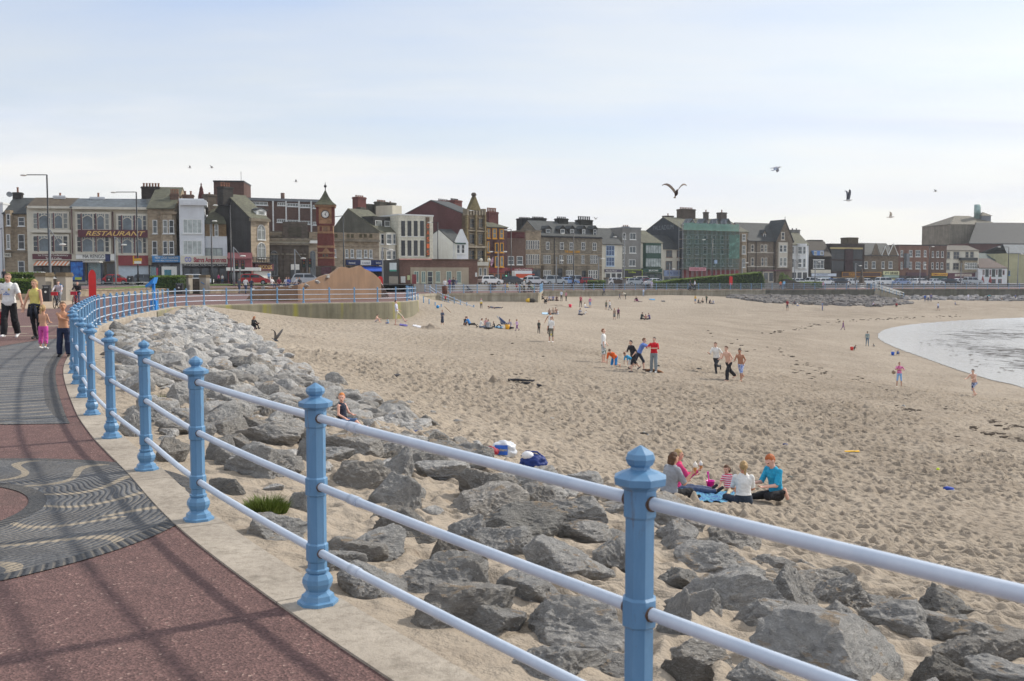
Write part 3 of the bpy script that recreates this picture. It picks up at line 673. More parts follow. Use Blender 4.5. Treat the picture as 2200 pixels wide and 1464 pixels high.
rk = []   # (obj, screen area)
taken = []
def put_rock(me, c, sx, sy, sz, rz, tilt=0.0, label=None):
 o = addobj('boulder', me); o.location = c; o.scale = (sx, sy, sz); o.rotation_euler = (tilt, tilt * 0.6, rz)
 rk.append((o, sx * sz / max(1.0, c[1]) ** 2)); o['_l'] = label or ''
 return o
for i, (x0, x1, yt, yb, lb) in enumerate(BIG):
 p = S((x0 + x1) / 2, yb - 2); Y = p.y; wd = (x1 - x0) * pxm(Y); dep = wd * random.uniform(0.7, 0.95)
 dir_ = Vector((p.x, p.y, 0)).normalized(); slope = (CAMH - p.z) / Y
 hgt = max((yb - yt) * pxm(Y) - 0.55 * dep * slope, 0.36 * wd) * 1.22
 c = p + dir_ * dep * 0.42; gz_ = sand_z(c.x, c.y)
 sd_ = 0.17 if wd * hgt < 0.1 else 0.22
 put_rock(rock_me(100 + i, 5 if Y < 14 else 4), (c.x, c.y, min(gz_, p.z + 0.1) + hgt * (0.40 - sd_) - 0.02), wd * 0.56, dep * 0.56, hgt * (0.5 + sd_), math.atan2(-p.x, p.y) + random.uniform(-0.3, 0.3), random.uniform(-0.12, 0.12), lb)
 taken.append((c.x, c.y, max(wd, dep) * 0.5))
BAND = [S(u, v) for u, v in ((2400, 1520), (2250, 1440), (2150, 1375), (2020, 1312), (1760, 1232), (1640, 1192), (1520, 1140), (1330, 1078), (1200, 1034), (1010, 960), (890, 905), (800, 872), (700, 838), (640, 803), (565, 745), (520, 708), (480, 680), (445, 662))]
BP = np.array([(p.x, p.y) for p in BAND] + [(p.x, p.y) for p in reversed([q for q in EDGE1 if 0.0 < q.y < 66 and q.x < 2.0 and not (q.y > 64.3 and q.x > -21)])])
POOL = [rock_me(500 + i, 4) for i in range(16)]; POOLN = [rock_me(600 + i, 5) for i in range(10)]
CLEAR = [S(u, v) for u, v in ((572, 1098), (343, 858), (738, 934), (765, 930), (1082, 984), (1147, 1008), (1055, 983), (910, 936))]
tries = 0; fill = []
while tries < 12000:
 tries += 1
 s_ = random.random(); Y = 2.5 + 62 * s_ ** 0.85; e = [q for q in EDGE1 if abs(q.y - Y) < 0.6 and q.x < 2][:1]
 if not e: continue
 i = EDGE1.index(e[0]); d_ = random.uniform(0.3, 9.0); tt = EDGE1[i + 1] - EDGE1[i - 1]; tt.normalize(); c = e[0] + Vector((tt.y, -tt.x, 0)) * d_
 if not inpoly(np.array([c.x]), np.array([c.y]), BP)[0]: continue
 r_ = random.uniform(0.10, 0.34) if c.y < 13 else random.uniform(0.16, 0.44)
 if c.y > 30: r_ *= 1.1
 if d_ < 0.45 + r_ * 0.9: continue
 gap = 0.95 if c.y < 13 else 0.72
 if c.y < 13 and random.random() < (0.3 if c.x > 1.0 else 0.72): continue
 if any((c.x - q.x) ** 2 + (c.y - q.y) ** 2 < (r_ + 0.55) ** 2 or (abs(c.x / c.y - q.x / q.y) * c.y < r_ + .3 and -1.6 < c.y - q.y < 0) for q in CLEAR): continue
 if any((c.x - a) ** 2 + (c.y - b) ** 2 < ((r_ + q) * gap) ** 2 for a, b, q in taken): continue
 taken.append((c.x, c.y, r_)); h_ = r_ * random.uniform(0.5, 0.9)
 put_rock(random.choice(POOLN if c.y < 18 else POOL), (c.x, c.y, sand_z(c.x, c.y) + h_ * random.uniform(-0.1, 0.25 if c.y > 18 else 0.4)), r_ * random.uniform(0.9, 1.3), r_ * random.uniform(0.8, 1.1), h_, random.uniform(0, 6.28), random.uniform(-0.25, 0.25))
for u, v, wpx in ((985, 908, 22), (952, 880, 16), (880, 870, 26), (930, 890, 20), (760, 850, 30), (800, 862, 28), (840, 875, 30), (852, 897, 24), (1190, 905, 22), (1700, 1026, 8), (1940, 875, 14), (620, 770, 30), (590, 764, 40), (1740, 1190, 26), (1380, 934, 16), (960, 926, 12)):
 p = S(u, v); r_ = wpx * pxm(p.y) / 2
 put_rock(random.choice(POOL), (p.x, p.y, p.z + r_ * 0.2), r_, r_ * 0.8, r_ * 0.62, random.uniform(0, 6), 0.1, '')
rk.sort(key=lambda q: -q[1])
print('boulders', len(rk))
GEN = {0: 'grey limestone boulder in the near rocks below the railing, among others its like', 1: 'mid-size grey boulder in the dense rock slope beside the far railing curve', 2: 'small weathered stone on the sandy fringe of the near rock slope'}
rest = MB(); restv = []; restf = []; nb = 0
for k, (o, ar) in enumerate(rk):
 if k < 290:
  lb = o['_l']; y_ = o.location.y
  if not lb: lb = GEN[0] if y_ < 16 else GEN[1] if o.scale[0] > 0.3 else GEN[2]
  del o['_l']; tag(o, lb, 'boulder', 'boulders below the railing')
 else:
  M_ = Matrix.Translation(o.location) @ o.rotation_euler.to_matrix().to_4x4() @ Matrix.Diagonal((*o.scale, 1))
  vv = np.zeros(len(o.data.vertices) * 3, np.float32); o.data.vertices.foreach_get('co', vv); vv = vv.reshape(-1, 3)
  ff = np.zeros(len(o.data.polygons) * 3, np.int32); o.data.polygons.foreach_get('vertices', ff)
  Mn = np.array(M_); restv.append(vv @ Mn[:3, :3].T + Mn[:3, 3]); restf.append(ff.reshape(-1, 3) + nb); nb += len(vv)
  D.objects.remove(o)
if restv: tag(addobj('boulder_rubble', npmesh('boulder_rubble', np.concatenate(restv), np.concatenate(restf), m_rock, smooth=False)), kind='stuff')
m_rockd = m_rock.copy(); m_rockd.name = 'weathered_dark_limestone'; t = m_rockd.node_tree; b_ = t.nodes['Principled BSDF'].inputs['Base Color']; t.links.new(mixc(t, 1.0, b_.links[0].from_socket, (.48, .48, .5, 1), 'MULTIPLY'), b_)
def armour(name, spans, n, r0, r1, seed):
 rg = random.Random(seed); vs = []; fs = []; nb = 0; low = [rock_arrays(900 + i, 2) for i in range(12)]
 for _ in range(n):
  a = rg.choice(spans); u = rg.uniform(a[0][0], a[1][0]); q = (u - a[0][0]) / (a[1][0] - a[0][0])
  vt = a[0][1] + (a[1][1] - a[0][1]) * q; vb = a[0][2] + (a[1][2] - a[0][2]) * q; Yw = a[0][3] + (a[1][3] - a[0][3]) * q
  T = S(u, vb); W_ = P(u, vt, Yw); k = rg.random() ** 0.8; c = T.lerp(W_, k); r_ = rg.uniform(r0, r1)
  p, f = rg.choice(low); ca, sa = math.cos(rg.uniform(0, 6.28)), math.sin(rg.uniform(0, 6.28)); an = rg.uniform(0, 6.28); ca, sa = math.cos(an), math.sin(an)
  sc_ = p * np.array([r_ * rg.uniform(0.9, 1.5), r_, r_ * rg.uniform(0.55, 0.85)])
  pp = np.stack([sc_[:, 0] * ca - sc_[:, 1] * sa, sc_[:, 0] * sa + sc_[:, 1] * ca, sc_[:, 2]], 1) + np.array(c)
  vs.append(pp); fs.append(f + nb); nb += len(p)
 return tag(addobj(name, npmesh(name, np.concatenate(vs), np.concatenate(fs), m_rockd, smooth=False)), kind='stuff')
armour('rock_armour', [((1570, 637, 641, 175), (1640, 637, 651, 177)), ((1640, 637, 651, 177), (1760, 638, 657, 179)), ((1640, 637, 651, 177), (1880, 638, 659, 181)), ((1760, 638, 658, 179), (1885, 636, 660, 181)), ((1885, 640, 660, 181), (1955, 650, 654, 184))], 900, 0.3, 0.75, 5)
armour('rock_armour', [((1900, 638, 644, 188), (2230, 638, 648, 188)), ((2230, 638, 648, 188), (2420, 640, 650, 192))], 380, 0.3, 0.7, 6)
m_grass = mat((96, 112, 44), 0.7, 0.35, 14)
def tuft(u, v, wpx, hpx, label, n=380):
 p = S(u, v); k = pxm(p.y); mb = MB()
 for i in range(n):
  a = random.uniform(0, 6.28); r_ = wpx * k * 0.5 * math.sqrt(random.random()); b = Vector((r_ * math.cos(a), r_ * 0.7 * math.sin(a), -0.03))
  h_ = hpx * k * random.uniform(0.55, 1.0) * (1 - 0.45 * (r_ / (wpx * k * 0.5)) ** 2); ln = Vector((math.cos(a) * 0.35 + random.uniform(-.3, .3), math.sin(a) * 0.3 + random.uniform(-.3, .3), 1.0)) * h_
  s_ = Vector((random.uniform(-1, 1), random.uniform(-1, 1), 0)).normalized() * 0.004
  mb.add([b - s_, b + s_, b + ln * 0.6 + s_ * 0.7, b + ln * 0.6 - s_ * 0.7, b + ln + Vector((ln.x, ln.y, 0)) * 0.35], [(0, 1, 2, 3), (3, 2, 4)])
 o = mb.build('grass_tuft', m_grass); o.location = p; tag(o, label, 'grass tuft')
tuft(572, 1098, 86, 50, 'bushy green grass tuft growing beside the low rounded boulder', 1300)
tuft(343, 858, 32, 20, 'smaller green grass tuft among rocks behind the fourth post', 160)
tuft(378, 1124, 24, 9, 'tiny green weed clump at the foot of the third post', 60)
def masonry(col, mortar=None, sx=0.5, sz=0.2, var=0.22, stain=0.5):
 key = ('mas', tuple(col), sx, sz, var, stain)
 if key in MATS: return MATS[key]
 m, t, N, L, bs = newmat('masonry_%d_%d_%d' % tuple(col)); MATS[key] = m
 tc = N('ShaderNodeTexCoord').outputs['Object']; sp = N('ShaderNodeSeparateXYZ'); L(tc, sp.inputs[0])
 cb = N('ShaderNodeCombineXYZ'); L(mth(t, 'ADD', sp.outputs[0], sp.outputs[1]), cb.inputs[0]); L(sp.outputs[2], cb.inputs[1])
 br = N('ShaderNodeTexBrick'); a = lin(col); mo = lin(mortar) if mortar else tuple(min(1, x * 1.15) for x in a[:3]) + (1,)
 br.inputs['Color1'].default_value = tuple(x * (1 - var) for x in a[:3]) + (1,); br.inputs['Color2'].default_value = tuple(min(1, x * (1 + var)) for x in a[:3]) + (1,)
 br.inputs['Mortar'].default_value = mo; br.inputs['Scale'].default_value = 1.0; br.inputs['Brick Width'].default_value = sx; br.inputs['Row Height'].default_value = sz
 br.inputs['Mortar Size'].default_value = 0.012; br.inputs['Mortar Smooth'].default_value = 0.5; L(cb.outputs[0], br.inputs['Vector'])
 s1 = noise_tex(t, tc, 0.35, 6, 0.65); s2 = noise_tex(t, mapping(t, tc, (1.2, 1.2, 0.12)), 1.0, 5, 0.7)
 c = mixc(t, stain, br.outputs['Color'], ramp(t, s1, [(0.3, (0.6, 0.59, 0.57, 1)), (0.7, (1.15, 1.14, 1.12, 1))]), 'MULTIPLY')
 c = mixc(t, stain, c, ramp(t, s2, [(0.3, (0.62, 0.6, 0.57, 1)), (0.58, (1, 1, 1, 1))]), 'MULTIPLY')
 L(c, bs.inputs['Base Color']); bs.inputs['Roughness'].default_value = 0.9; bs.inputs['Specular IOR Level'].default_value = 0.2
 L(bump(t, br.outputs['Fac'], 0.4, -0.02), bs.inputs['Normal']); return m
def slate(col):
 key = ('slate', tuple(col))
 if key in MATS: return MATS[key]
 m, t, N, L, bs = newmat('slate_%d_%d_%d' % tuple(col)); MATS[key] = m
 tc = N('ShaderNodeTexCoord').outputs['Object']; sp = N('ShaderNodeSeparateXYZ'); L(tc, sp.inputs[0])
 cb = N('ShaderNodeCombineXYZ'); L(mth(t, 'ADD', sp.outputs[0], 0), cb.inputs[0]); L(mth(t, 'ADD', sp.outputs[2], mth(t, 'MULTIPLY', sp.outputs[1], 0.3)), cb.inputs[1])
 br = N('ShaderNodeTexBrick'); a = lin(col)
 br.inputs['Color1'].default_value = tuple(x * 0.75 for x in a[:3]) + (1,); br.inputs['Color2'].default_value = tuple(x * 1.25 for x in a[:3]) + (1,); br.inputs['Mortar'].default_value = tuple(x * 0.5 for x in a[:3]) + (1,)
 br.inputs['Scale'].default_value = 1.0; br.inputs['Brick Width'].default_value = 0.42; br.inputs['Row Height'].default_value = 0.22; br.inputs['Mortar Size'].default_value = 0.02; L(cb.outputs[0], br.inputs['Vector'])
 c = mixc(t, 0.7, br.outputs['Color'], ramp(t, noise_tex(t, tc, 0.5, 6, 0.7), [(0.3, (0.65, 0.66, 0.62, 1)), (0.7, (1.25, 1.25, 1.15, 1))]), 'MULTIPLY')
 L(c, bs.inputs['Base Color']); bs.inputs['Roughness'].default_value = 0.75; L(bump(t, br.outputs['Fac'], 0.5, -0.02), bs.inputs['Normal']); return m
def glassmat(col, rough=0.08):
 key = ('glass', tuple(col))
 if key in MATS: return MATS[key]
 m, t, N, L, bs = newmat('window_glass'); MATS[key] = m
 tc = N('ShaderNodeTexCoord').outputs['Object']; a = lin(col)
 L(ramp(t, noise_tex(t, tc, 1.1, 3), [(0.3, tuple(x * 0.6 for x in a[:3]) + (1,)), (0.7, tuple(x * 1.3 for x in a[:3]) + (1,))]), bs.inputs['Base Color'])
 bs.inputs['Roughness'].default_value = rough; bs.inputs['Specular IOR Level'].default_value = 0.5
 L(bump(t, noise_tex(t, tc, 0.8, 2), 0.05, 0.1), bs.inputs['Normal']); return m
GL = [glassmat((58, 66, 74)), glassmat((40, 46, 52)), glassmat((86, 94, 98)), glassmat((120, 124, 122))]
WHITE = mat((214, 216, 214), 0.6, 0.08, 2); CREAM = mat((202, 198, 184), 0.7, 0.1, 2); DARKM = mat((38, 38, 42), 0.5, 0.2, 2); GREYM = mat((120, 124, 128), 0.7, 0.15, 2)
STEEL = mat((150, 154, 158), 0.4, 0.1, 4, metal=0.3); BLACKP = mat((30, 32, 38), 0.4, 0.2, 5); POT = mat((136, 96, 76), 0.85, 0.25, 6)
TAN = masonry((152, 138, 118), sx=0.45, sz=0.24); TAN2 = masonry((168, 154, 134), sx=0.5, sz=0.26); STONE = masonry((132, 124, 110), sx=0.5, sz=0.26); DSTONE = masonry((96, 88, 80), sx=0.6, sz=0.3)
BRICK = masonry((126, 98, 86), sx=0.24, sz=0.08); DBRICK = masonry((108, 88, 78), sx=0.24, sz=0.08); RBRICK = masonry((112, 72, 68), sx=0.24, sz=0.08); DARKW = masonry((74, 74, 74), sx=1.4, sz=0.7, var=0.08, stain=0.9)
WROUGH = masonry((214, 218, 222), (205, 208, 212), 2, 1, 0.04, 0.25); CREAMW = masonry((194, 188, 172), (190, 184, 168), 2, 1, 0.05, 0.3); CREAM2 = masonry((212, 208, 194), (204, 200, 186), 2, 1, 0.05, 0.35)
GREYW = masonry((136, 136, 134), (130, 130, 128), 1.6, 0.8, 0.06, 0.5); TILEW = masonry((220, 218, 202), (150, 148, 138), 0.55, 0.55, 0.05, 0.35)
SL_D = slate((62, 66, 68)); SL_G = slate((96, 104, 112)); SL_O = slate((92, 92, 76)); SL_B = slate((88, 76, 60))
ROWY = [(-100, 150), (0, 150), (320, 150), (440, 152), (560, 156), (700, 160), (860, 172), (1000, 186), (1100, 198), (1200, 209), (1300, 219), (1400, 229), (1500, 238), (1600, 246), (1700, 254), (1800, 262), (1900, 270), (2000, 277), (2100, 284), (2200, 290), (2400, 300)]
def yrow(u): return float(np.interp(u, [a for a, b in ROWY], [b for a, b in ROWY]))
def zroad(x): return float(np.interp(x, (-15, 30), (1.05, 0.6)))
def textmesh(name, cu, parent=None):
 tmp = D.objects.new('tmp', cu); COL.objects.link(tmp); bpy.context.view_layer.update()
 me = D.meshes.new_from_object(tmp.evaluated_get(bpy.context.evaluated_depsgraph_get())); D.objects.remove(tmp)
 c = np.zeros(len(me.vertices) * 3, np.float32); me.vertices.foreach_get('co', c); c = c.reshape(-1, 3)
 mid = (c.max(0) + c.min(0)) / 2; c[:, :2] -= mid[:2]; me.vertices.foreach_set('co', c.ravel()); me.update()
 o = addobj(name, me, parent); ex = c.max(0) - c.min(0); o['_dx'] = float(max(ex[0], 1e-3)); o['_dy'] = float(max(ex[1], 1e-3)); return o
class Bld:
 def __init__(s, name, label, u0, u1, Y0=None, ang=None, cat='building', depth=9.0):
  s.Y0 = Y0 or yrow(u0); s.al = R(ang if ang is not None else (8 if u0 < 400 else 32)); s.u0, s.u1 = u0, u1
  s.A = Vector((xat(u0, s.Y0), s.Y0, 0)); s.t = Vector((math.cos(s.al), math.sin(s.al), 0)); s.n = Vector((math.sin(s.al), -math.cos(s.al), 0))
  s.zb = zroad(s.A.x) - 0.25; s.root = thing(name, label, cat, s.A, s.al); s.W = s.sz(u1, 610)[0]; s.depth = depth; s.vm = 605
 def sz(s, u, v, out=0.0):
  d = ray(u, v); o = Vector((0, 0, CAMH)) - (s.A + s.n * out); k = -(o.dot(s.n)) / d.dot(s.n); p = Vector((0, 0, CAMH)) + d * k
  return (p - s.A).dot(s.t), p.z
 def rect(s, u0, v0, u1, v1, out=0.0):
  um, vm = (u0 + u1) / 2, (v0 + v1) / 2
  return s.sz(u0, vm, out)[0], s.sz(u1, vm, out)[0], s.sz(um, v1, out)[1], s.sz(um, v0, out)[1]
 def zback(s, sx, out, v):      # height seen at row v at a place (sx along, out forward)
  p = s.A + s.t * sx + s.n * out; return zat(p.y, v)
 def lb(s, part, m, s0, s1, o0, o1, z0, z1, parent=None):
  return MB().box(s0, s1, -o1, -o0, z0, z1).build(part, m, parent or s.root)
 def box(s, part, m, u0, v0, u1, v1, o0=0.0, o1=0.2, parent=None):
  a, b, z0, z1 = s.rect(u0, v0, u1, v1, o1); return s.lb(part, m, a, b, o0, o1, z0, z1, parent)
 def flat(s, vtop, m, depth=None, par=0.0, s0=0.0, s1=None, part='wall', o=0.0, cop=None, z0=None):
  d = depth or s.depth; s1 = s.W if s1 is None else s1; z1 = s.zback((s0 + s1) / 2, o, vtop)
  w_ = s.lb(part, m, s0, s1, o - d, o, s.zb if z0 is None else z0, z1)
  if cop: s.lb('coping', cop, s0 - 0.08, s1 + 0.08, o - d, o + 0.14, z1 - 0.02, z1 + 0.22)
  return z1
 def gable(s, veave, vridge, m, rm, depth=None, rf=0.5, gm=None, s0=0.0, s1=None, o=0.0, zb2=None, hip=0.0, part='wall', over=0.3):
  d = depth or s.depth; s1 = s.W if s1 is None else s1; mid = (s0 + s1) / 2
  ze = s.zback(mid, o, veave); zr = s.zback(mid, o - d * rf, vridge); z2 = zb2 if zb2 is not None else ze
  s.ze, s.zr = ze, zr
  sec = [(o, s.zb), (o, ze), (o - d * rf, zr if not hip else ze), (o - d, z2), (o - d, s.zb)]
  mb = MB(); mb.prism([(s0, -a, z) for a, z in sec], (s1 - s0, 0, 0));
  if gm: mb.m[0] = 1
  mb.build(part, [m, gm or m], s.root)
  rb = MB(); h0, h1 = s0 + hip, s1 - hip; e = over; th = 0.16; sl = (zr - ze) / (d * rf); zo = ze - sl * e + 0.02
  sl2 = (zr - z2) / (d * (1 - rf)); zk = z2 - sl2 * e + 0.02
  fa, fb, fc, fd = (s0 - 0.05, -(o + e), zo), (s1 + 0.05, -(o + e), zo), (h1 + 0.05, -(o - d * rf), zr + 0.03), (h0 - 0.05, -(o - d * rf), zr + 0.03)
  ka, kb = (s0 - 0.05, -(o - d - e), zk), (s1 + 0.05, -(o - d - e), zk)
  up = lambda p: (p[0], p[1], p[2] + th)
  rb.add([fa, fb, fc, fd, ka, kb] + [up(p) for p in (fa, fb, fc, fd, ka, kb)], [(6, 7, 8, 9), (9, 8, 11, 10), (0, 3, 2, 1), (3, 4, 5, 2), (0, 1, 7, 6), (4, 10, 11, 5), (0, 6, 9, 3), (3, 9, 10, 4), (1, 2, 8, 7), (2, 5, 11, 8)])
  return rb.build('roof', rm, s.root)
 def win(s, rects, cols=1, rows=2, fm=None, out=0.0, fw=0.09, gl=None, sill=True, arch=False, part='window', hood=None, parent=None):
  for (u0, v0, u1, v1) in rects:
   a, b, z0, z1 = s.rect(u0, v0, u1, v1, out); mb = MB(); y = -out
   g = gl if gl is not None else random.choice(GL)
   e = min(fw, (b - a) * 0.16); pr = 0.05
   if arch:
    r_ = (b - a) / 2; n = 8; zs = z1 - r_
    arcp = [((a + b) / 2 - r_ * math.cos(math.pi * i / n), y - 0.02, zs + r_ * math.sin(math.pi * i / n)) for i in range(n + 1)]
    mb.add([(a, y - 0.02, z0), (b, y - 0.02, z0)] + arcp[::-1], [tuple(range(n + 3))], 1)
    mb.tube([(a, y - pr, z0)] + [(p[0], y - pr, p[2]) for p in arcp] + [(b, y - pr, z0)], e * 0.8, 4, 0, smooth=False)
    mb.box((a + b) / 2 - e / 3, (a + b) / 2 + e / 3, y - pr, y, z0, z1 - e, 0); mb.box(a, b, y - pr, y, zs - e / 3, zs + e / 3, 0)
   else:
    mb.add([(a, y - 0.02, z0), (b, y - 0.02, z0), (b, y - 0.02, z1), (a, y - 0.02, z1)], [(0, 1, 2, 3)], 1)
    mb.box(a, a + e, y - pr, y, z0, z1, 0); mb.box(b - e, b, y - pr, y, z0, z1, 0); mb.box(a + e, b - e, y - pr, y, z1 - e, z1, 0); mb.box(a + e, b - e, y - pr, y, z0, z0 + e, 0)
    for i in range(1, cols): c = a + (b - a) * i / cols; mb.box(c - e * .35, c + e * .35, y - pr + .005, y, z0 + e, z1 - e, 0)
    for i in range(1, rows): c = z0 + (z1 - z0) * i / rows; mb.box(a + e, b - e, y - pr + .008, y, c - e * .35, c + e * .35, 0)
   if sill: mb.box(a - 0.1, b + 0.1, y - 0.16, y, z0 - 0.14, z0 - 0.005, 0 if sill is True else 2)
   if hood: mb.box(a - 0.12, b + 0.12, y - 0.1, y, z1 + 0.005, z1 + 0.16, 0 if hood is True else 2)
   mb.build(part, [fm or WHITE, g, sill if not isinstance(sill, bool) else (hood if hood and hood is not True else GREYM)], parent or s.root)
 def bay(s, u0, v0, u1, v1, m, proj=0.8, cant=0.35, part='bay'):
  a, b, z0, z1 = s.rect(u0, v0, u1, v1, proj * 0.5); c = (b - a) * cant * 0.6
  return MB().prism([(a, 0, z0), (a + c, -proj, z0), (b - c, -proj, z0), (b, 0, z0)], (0, 0, z1 - z0)).build(part, m, s.root)
 def text(s, body, u0, v0, u1, v1, m, out=0.25, ital=0.0, bold=0.0, part='lettering', parent=None):
  a, b, z0, z1 = s.rect(u0, v0, u1, v1, out); cu = D.curves.new('lettering', 'FONT'); cu.body = body; cu.extrude = 0.012; cu.shear = ital; cu.offset = bold
  cu.size = 1.0; cu.align_x = 'CENTER'; cu.align_y = 'CENTER'; cu.materials.append(m)
  o = textmesh(part, cu, parent or s.root); dx, dy = o['_dx'], o['_dy']; del o['_dx'], o['_dy']
  o.location = ((a + b) / 2, -out - 0.012, (z0 + z1) / 2); o.rotation_euler = (R(90), 0, 0); o.scale = ((b - a) / dx, (z1 - z0) / dy, 1); return o
 def sign(s, u0, v0, u1, v1, m, o0=0.05, o1=0.3, edge=None, part='sign'):
  o = s.box(part, m, u0, v0, u1, v1, o0, o1)
  if edge:
   a, b, z0, z1 = s.rect(u0, v0, u1, v1, o1); mb = MB(); e = 0.09
   for q in ((a, b, z1 - e, z1), (a, b, z0, z0 + e), (a, a + e, z0 + e, z1 - e), (b - e, b, z0 + e, z1 - e)): mb.box(q[0], q[1], -o1 - 0.03, -o1 + .005, q[2], q[3])
   mb.build('sign_frame', edge, s.root)
  return o
 def chimney(s, u0, u1, v0, v1, back, m, pots=4, depth=None, potm=None, pv=6):
  p_ = s.A - s.n * back; um = (u0 + u1) / 2
  a, b, z0, z1 = s.rect(u0, v0, u1, v1, -back); d = depth or max(0.9, (b - a) * 0.6)
  mb = MB(); h = z1 - z0; y0 = back - d / 2
  mb.box(a, b, y0, y0 + d, z0 - 1.2, z1 - 0.3); mb.box(a - .1, b + .1, y0 - .1, y0 + d + .1, z1 - .3, z1 - .12); mb.box(a - .02, b + .02, y0 - .02, y0 + d + .02, z1 - .12, z1)
  c = mb.build('chimney', m, s.root); ph = pv * pxm(p_.y)
  for i in range(pots):
   x = a + (b - a) * (i + 0.5) / pots; r_ = min(0.16, (b - a) / pots * 0.42)
   MB().lathe([(r_ * 1.1, 0), (r_ * 0.9, ph * 0.2), (r_ * 0.85, ph * 0.8), (r_ * 1.1, ph * 0.85), (r_ * 1.1, ph)], 7, (x, y0 + d / 2, z1)).build('chimney_pot', potm or POT, c)
  return c
 def shop(s, u0, v0, u1, v1, m=None, cols=3, gl=None, door=True, out=0.12):   # glazed ground floor
  s.box('shopfront', m or DARKM, u0, v0, u1, v1, 0.0, out)
  w_ = (u1 - u0) / cols
  for i in range(cols): s.win([(u0 + w_ * (i + 0.08), v0 + (v1 - v0) * 0.08, u0 + w_ * (i + 0.92), v1 - (v1 - v0) * 0.12)], 1, 1, m or DARKM, out, 0.06, gl or random.choice(GL[:3]), False, part='shop_window')
 def shutter(s, u0, v0, u1, v1, m, out=0.1):
  a, b, z0, z1 = s.rect(u0, v0, u1, v1, out); mb = MB(); n = max(4, int((z1 - z0) / 0.22))
  for i in range(n): h = (z1 - z0) / n; mb.box(a, b, -out - (0.03 if i % 2 else 0.0), 0, z0 + i * h, z0 + i * h + h - 0.002)
  return mb.build('roller_shutter', m, s.root)
 def awning(s, u0, v0, u1, v1, m, proj=1.3, stripes=None):
  a, b, z0, z1 = s.rect(u0, v0, u1, v1, proj * 0.6); n = 18 if stripes else 1; mb = MB()
  for i in range(n):
   x0, x1 = a + (b - a) * i / n, a + (b - a) * (i + 1) / n
   mb.prism([(x0, 0, z1), (x0, -proj, z0 + .12), (x0, -proj, z0), (x0, -proj + .04, z0), (x0, -proj + .04, z0 + .08), (x0, 0, z1 - .06)], (x1 - x0, 0, 0), i % 2)
  return mb.build('awning', [m, stripes or m], s.root)
 def dormer(s, u0, v0, u1, v1, back, m, rm, vap, fm=None, flat=False, cols=1, deep=2.2):
  a, b, z0, z1 = s.rect(u0, v0, u1, v1, -back); e = (b - a) * 0.25; za = s.zback((a + b) / 2, -back, vap); mb = MB()
  y = back
  poly = [(a - e, y, z0 - .3), (b + e, y, z0 - .3), (b + e, y, z1 + .1), ((a + b) / 2, y, za), (a - e, y, z1 + .1)]
  d_ = mb.prism(poly, (0, deep, 0)).build('dormer', m, s.root)
  rb = MB(); x = (a + b) / 2
  for sg, q in ((-1, a - e), (1, b + e)): rb.hexa([(x, y - .2, za), (q + sg * .12, y - .2, z1), (q + sg * .12, y + deep, z1), (x, y + deep, za)], [(x, y - .2, za + .14), (q + sg * .12, y - .2, z1 + .14), (q + sg * .12, y + deep, z1 + .14), (x, y + deep, za + .14)])
  rb.build('dormer_roof', rm, d_)
  s.win([(u0, v0, u1, v1)], cols, 2, fm, -back + 0.01, 0.09, sill=False, parent=None)
 def pipe(s, u, v0, v1, m=None, out=0.12):
  a, z0 = s.sz(u, v1, out); _, z1 = s.sz(u, v0, out); MB().tube([(a, -out, z0), (a, -out, z1)], 0.07, 6).build('drainpipe', m or BLACKP, s.root)
MAROON = mat((92, 50, 58), 0.6, 0.12, 3); DRED = mat((132, 58, 60), 0.6, 0.15, 3); NAVY = mat((44, 56, 96), 0.6, 0.12, 3); GOLDP = mat((214, 180, 110), 0.5, 0.1, 4); SIGNW = mat((222, 222, 216), 0.6, 0.06, 3)
SHUT = mat((186, 198, 206), 0.5, 0.1, 2); BLUEP = mat((58, 128, 184), 0.55, 0.12, 3); YELP = mat((214, 168, 60), 0.6, 0.1, 3); LETW = mat((228, 228, 222), 0.6, 0.05, 3); LETK = mat((40, 36, 34), 0.6, 0.1, 3)
ORANGE = mat((206, 128, 88), 0.8, 0.12, 5); PALEST = mat((224, 214, 200), 0.8, 0.08, 5); DGREEN = mat((44, 74, 62), 0.6, 0.15, 3); LIME = mat((176, 198, 60), 0.6, 0.1, 3); YFR = mat((206, 150, 40), 0.7, 0.1, 3); PURP = masonry((96, 70, 70), sx=0.24, sz=0.08)
b = Bld('white_building', 'white rendered building cut off by the left edge of the view', -60, 11, 149.2, 8, depth=4)
b.flat(438, WROUGH, 4, cop=WHITE); b.win([(-30, 470, -14, 500), (-30, 520, -14, 550)], 1, 2)
b = Bld('stone_building', 'brown sandstone house with a dish and dark chimney between white and cream fronts', 11, 62, 150, 8)
b.gable(459, 428, TAN, SL_D, 10); b.bay(10, 452, 28, 540, TAN, 0.7); b.win([(14, 460, 22, 485), (14, 504, 22, 535)], 1, 2, out=0.72); b.win([(39, 467, 53, 486), (39, 504, 53, 536)], 1, 2); b.win([(39, 561, 53, 586)], 1, 2, part='door')
b.box('band', STONE, 11, 540, 62, 543, 0, 0.15); b.chimney(29, 48, 414, 434, 5, masonry((60, 58, 56)), 1, pv=11); b.sign(8, 544, 23, 553, CREAM); b.text('TINE', 9, 546, 21, 551, LETK, 0.31)
o = MB().lathe([(0.03, 0), (0.3, 0.08), (0.45, 0.2), (0.44, 0.22), (0.28, 0.11)], 14).build('satellite_dish', GREYM, b.root); sx, zz = b.sz(20, 419, -3); o.location = (sx, 3, zz); o.rotation_euler = (R(70), 0, R(25))
b = Bld('cream_building', 'cream bay-windowed building above the ice cream parlour with striped awning', 62, 156, 149.5, 8)
b.gable(447, 428, CREAM2, SL_B, 9); b.box('cornice', CREAM, 58, 443, 157, 448, 0, 0.8); b.box('cornice', CREAM, 64, 494, 154, 500, 0, 0.75)
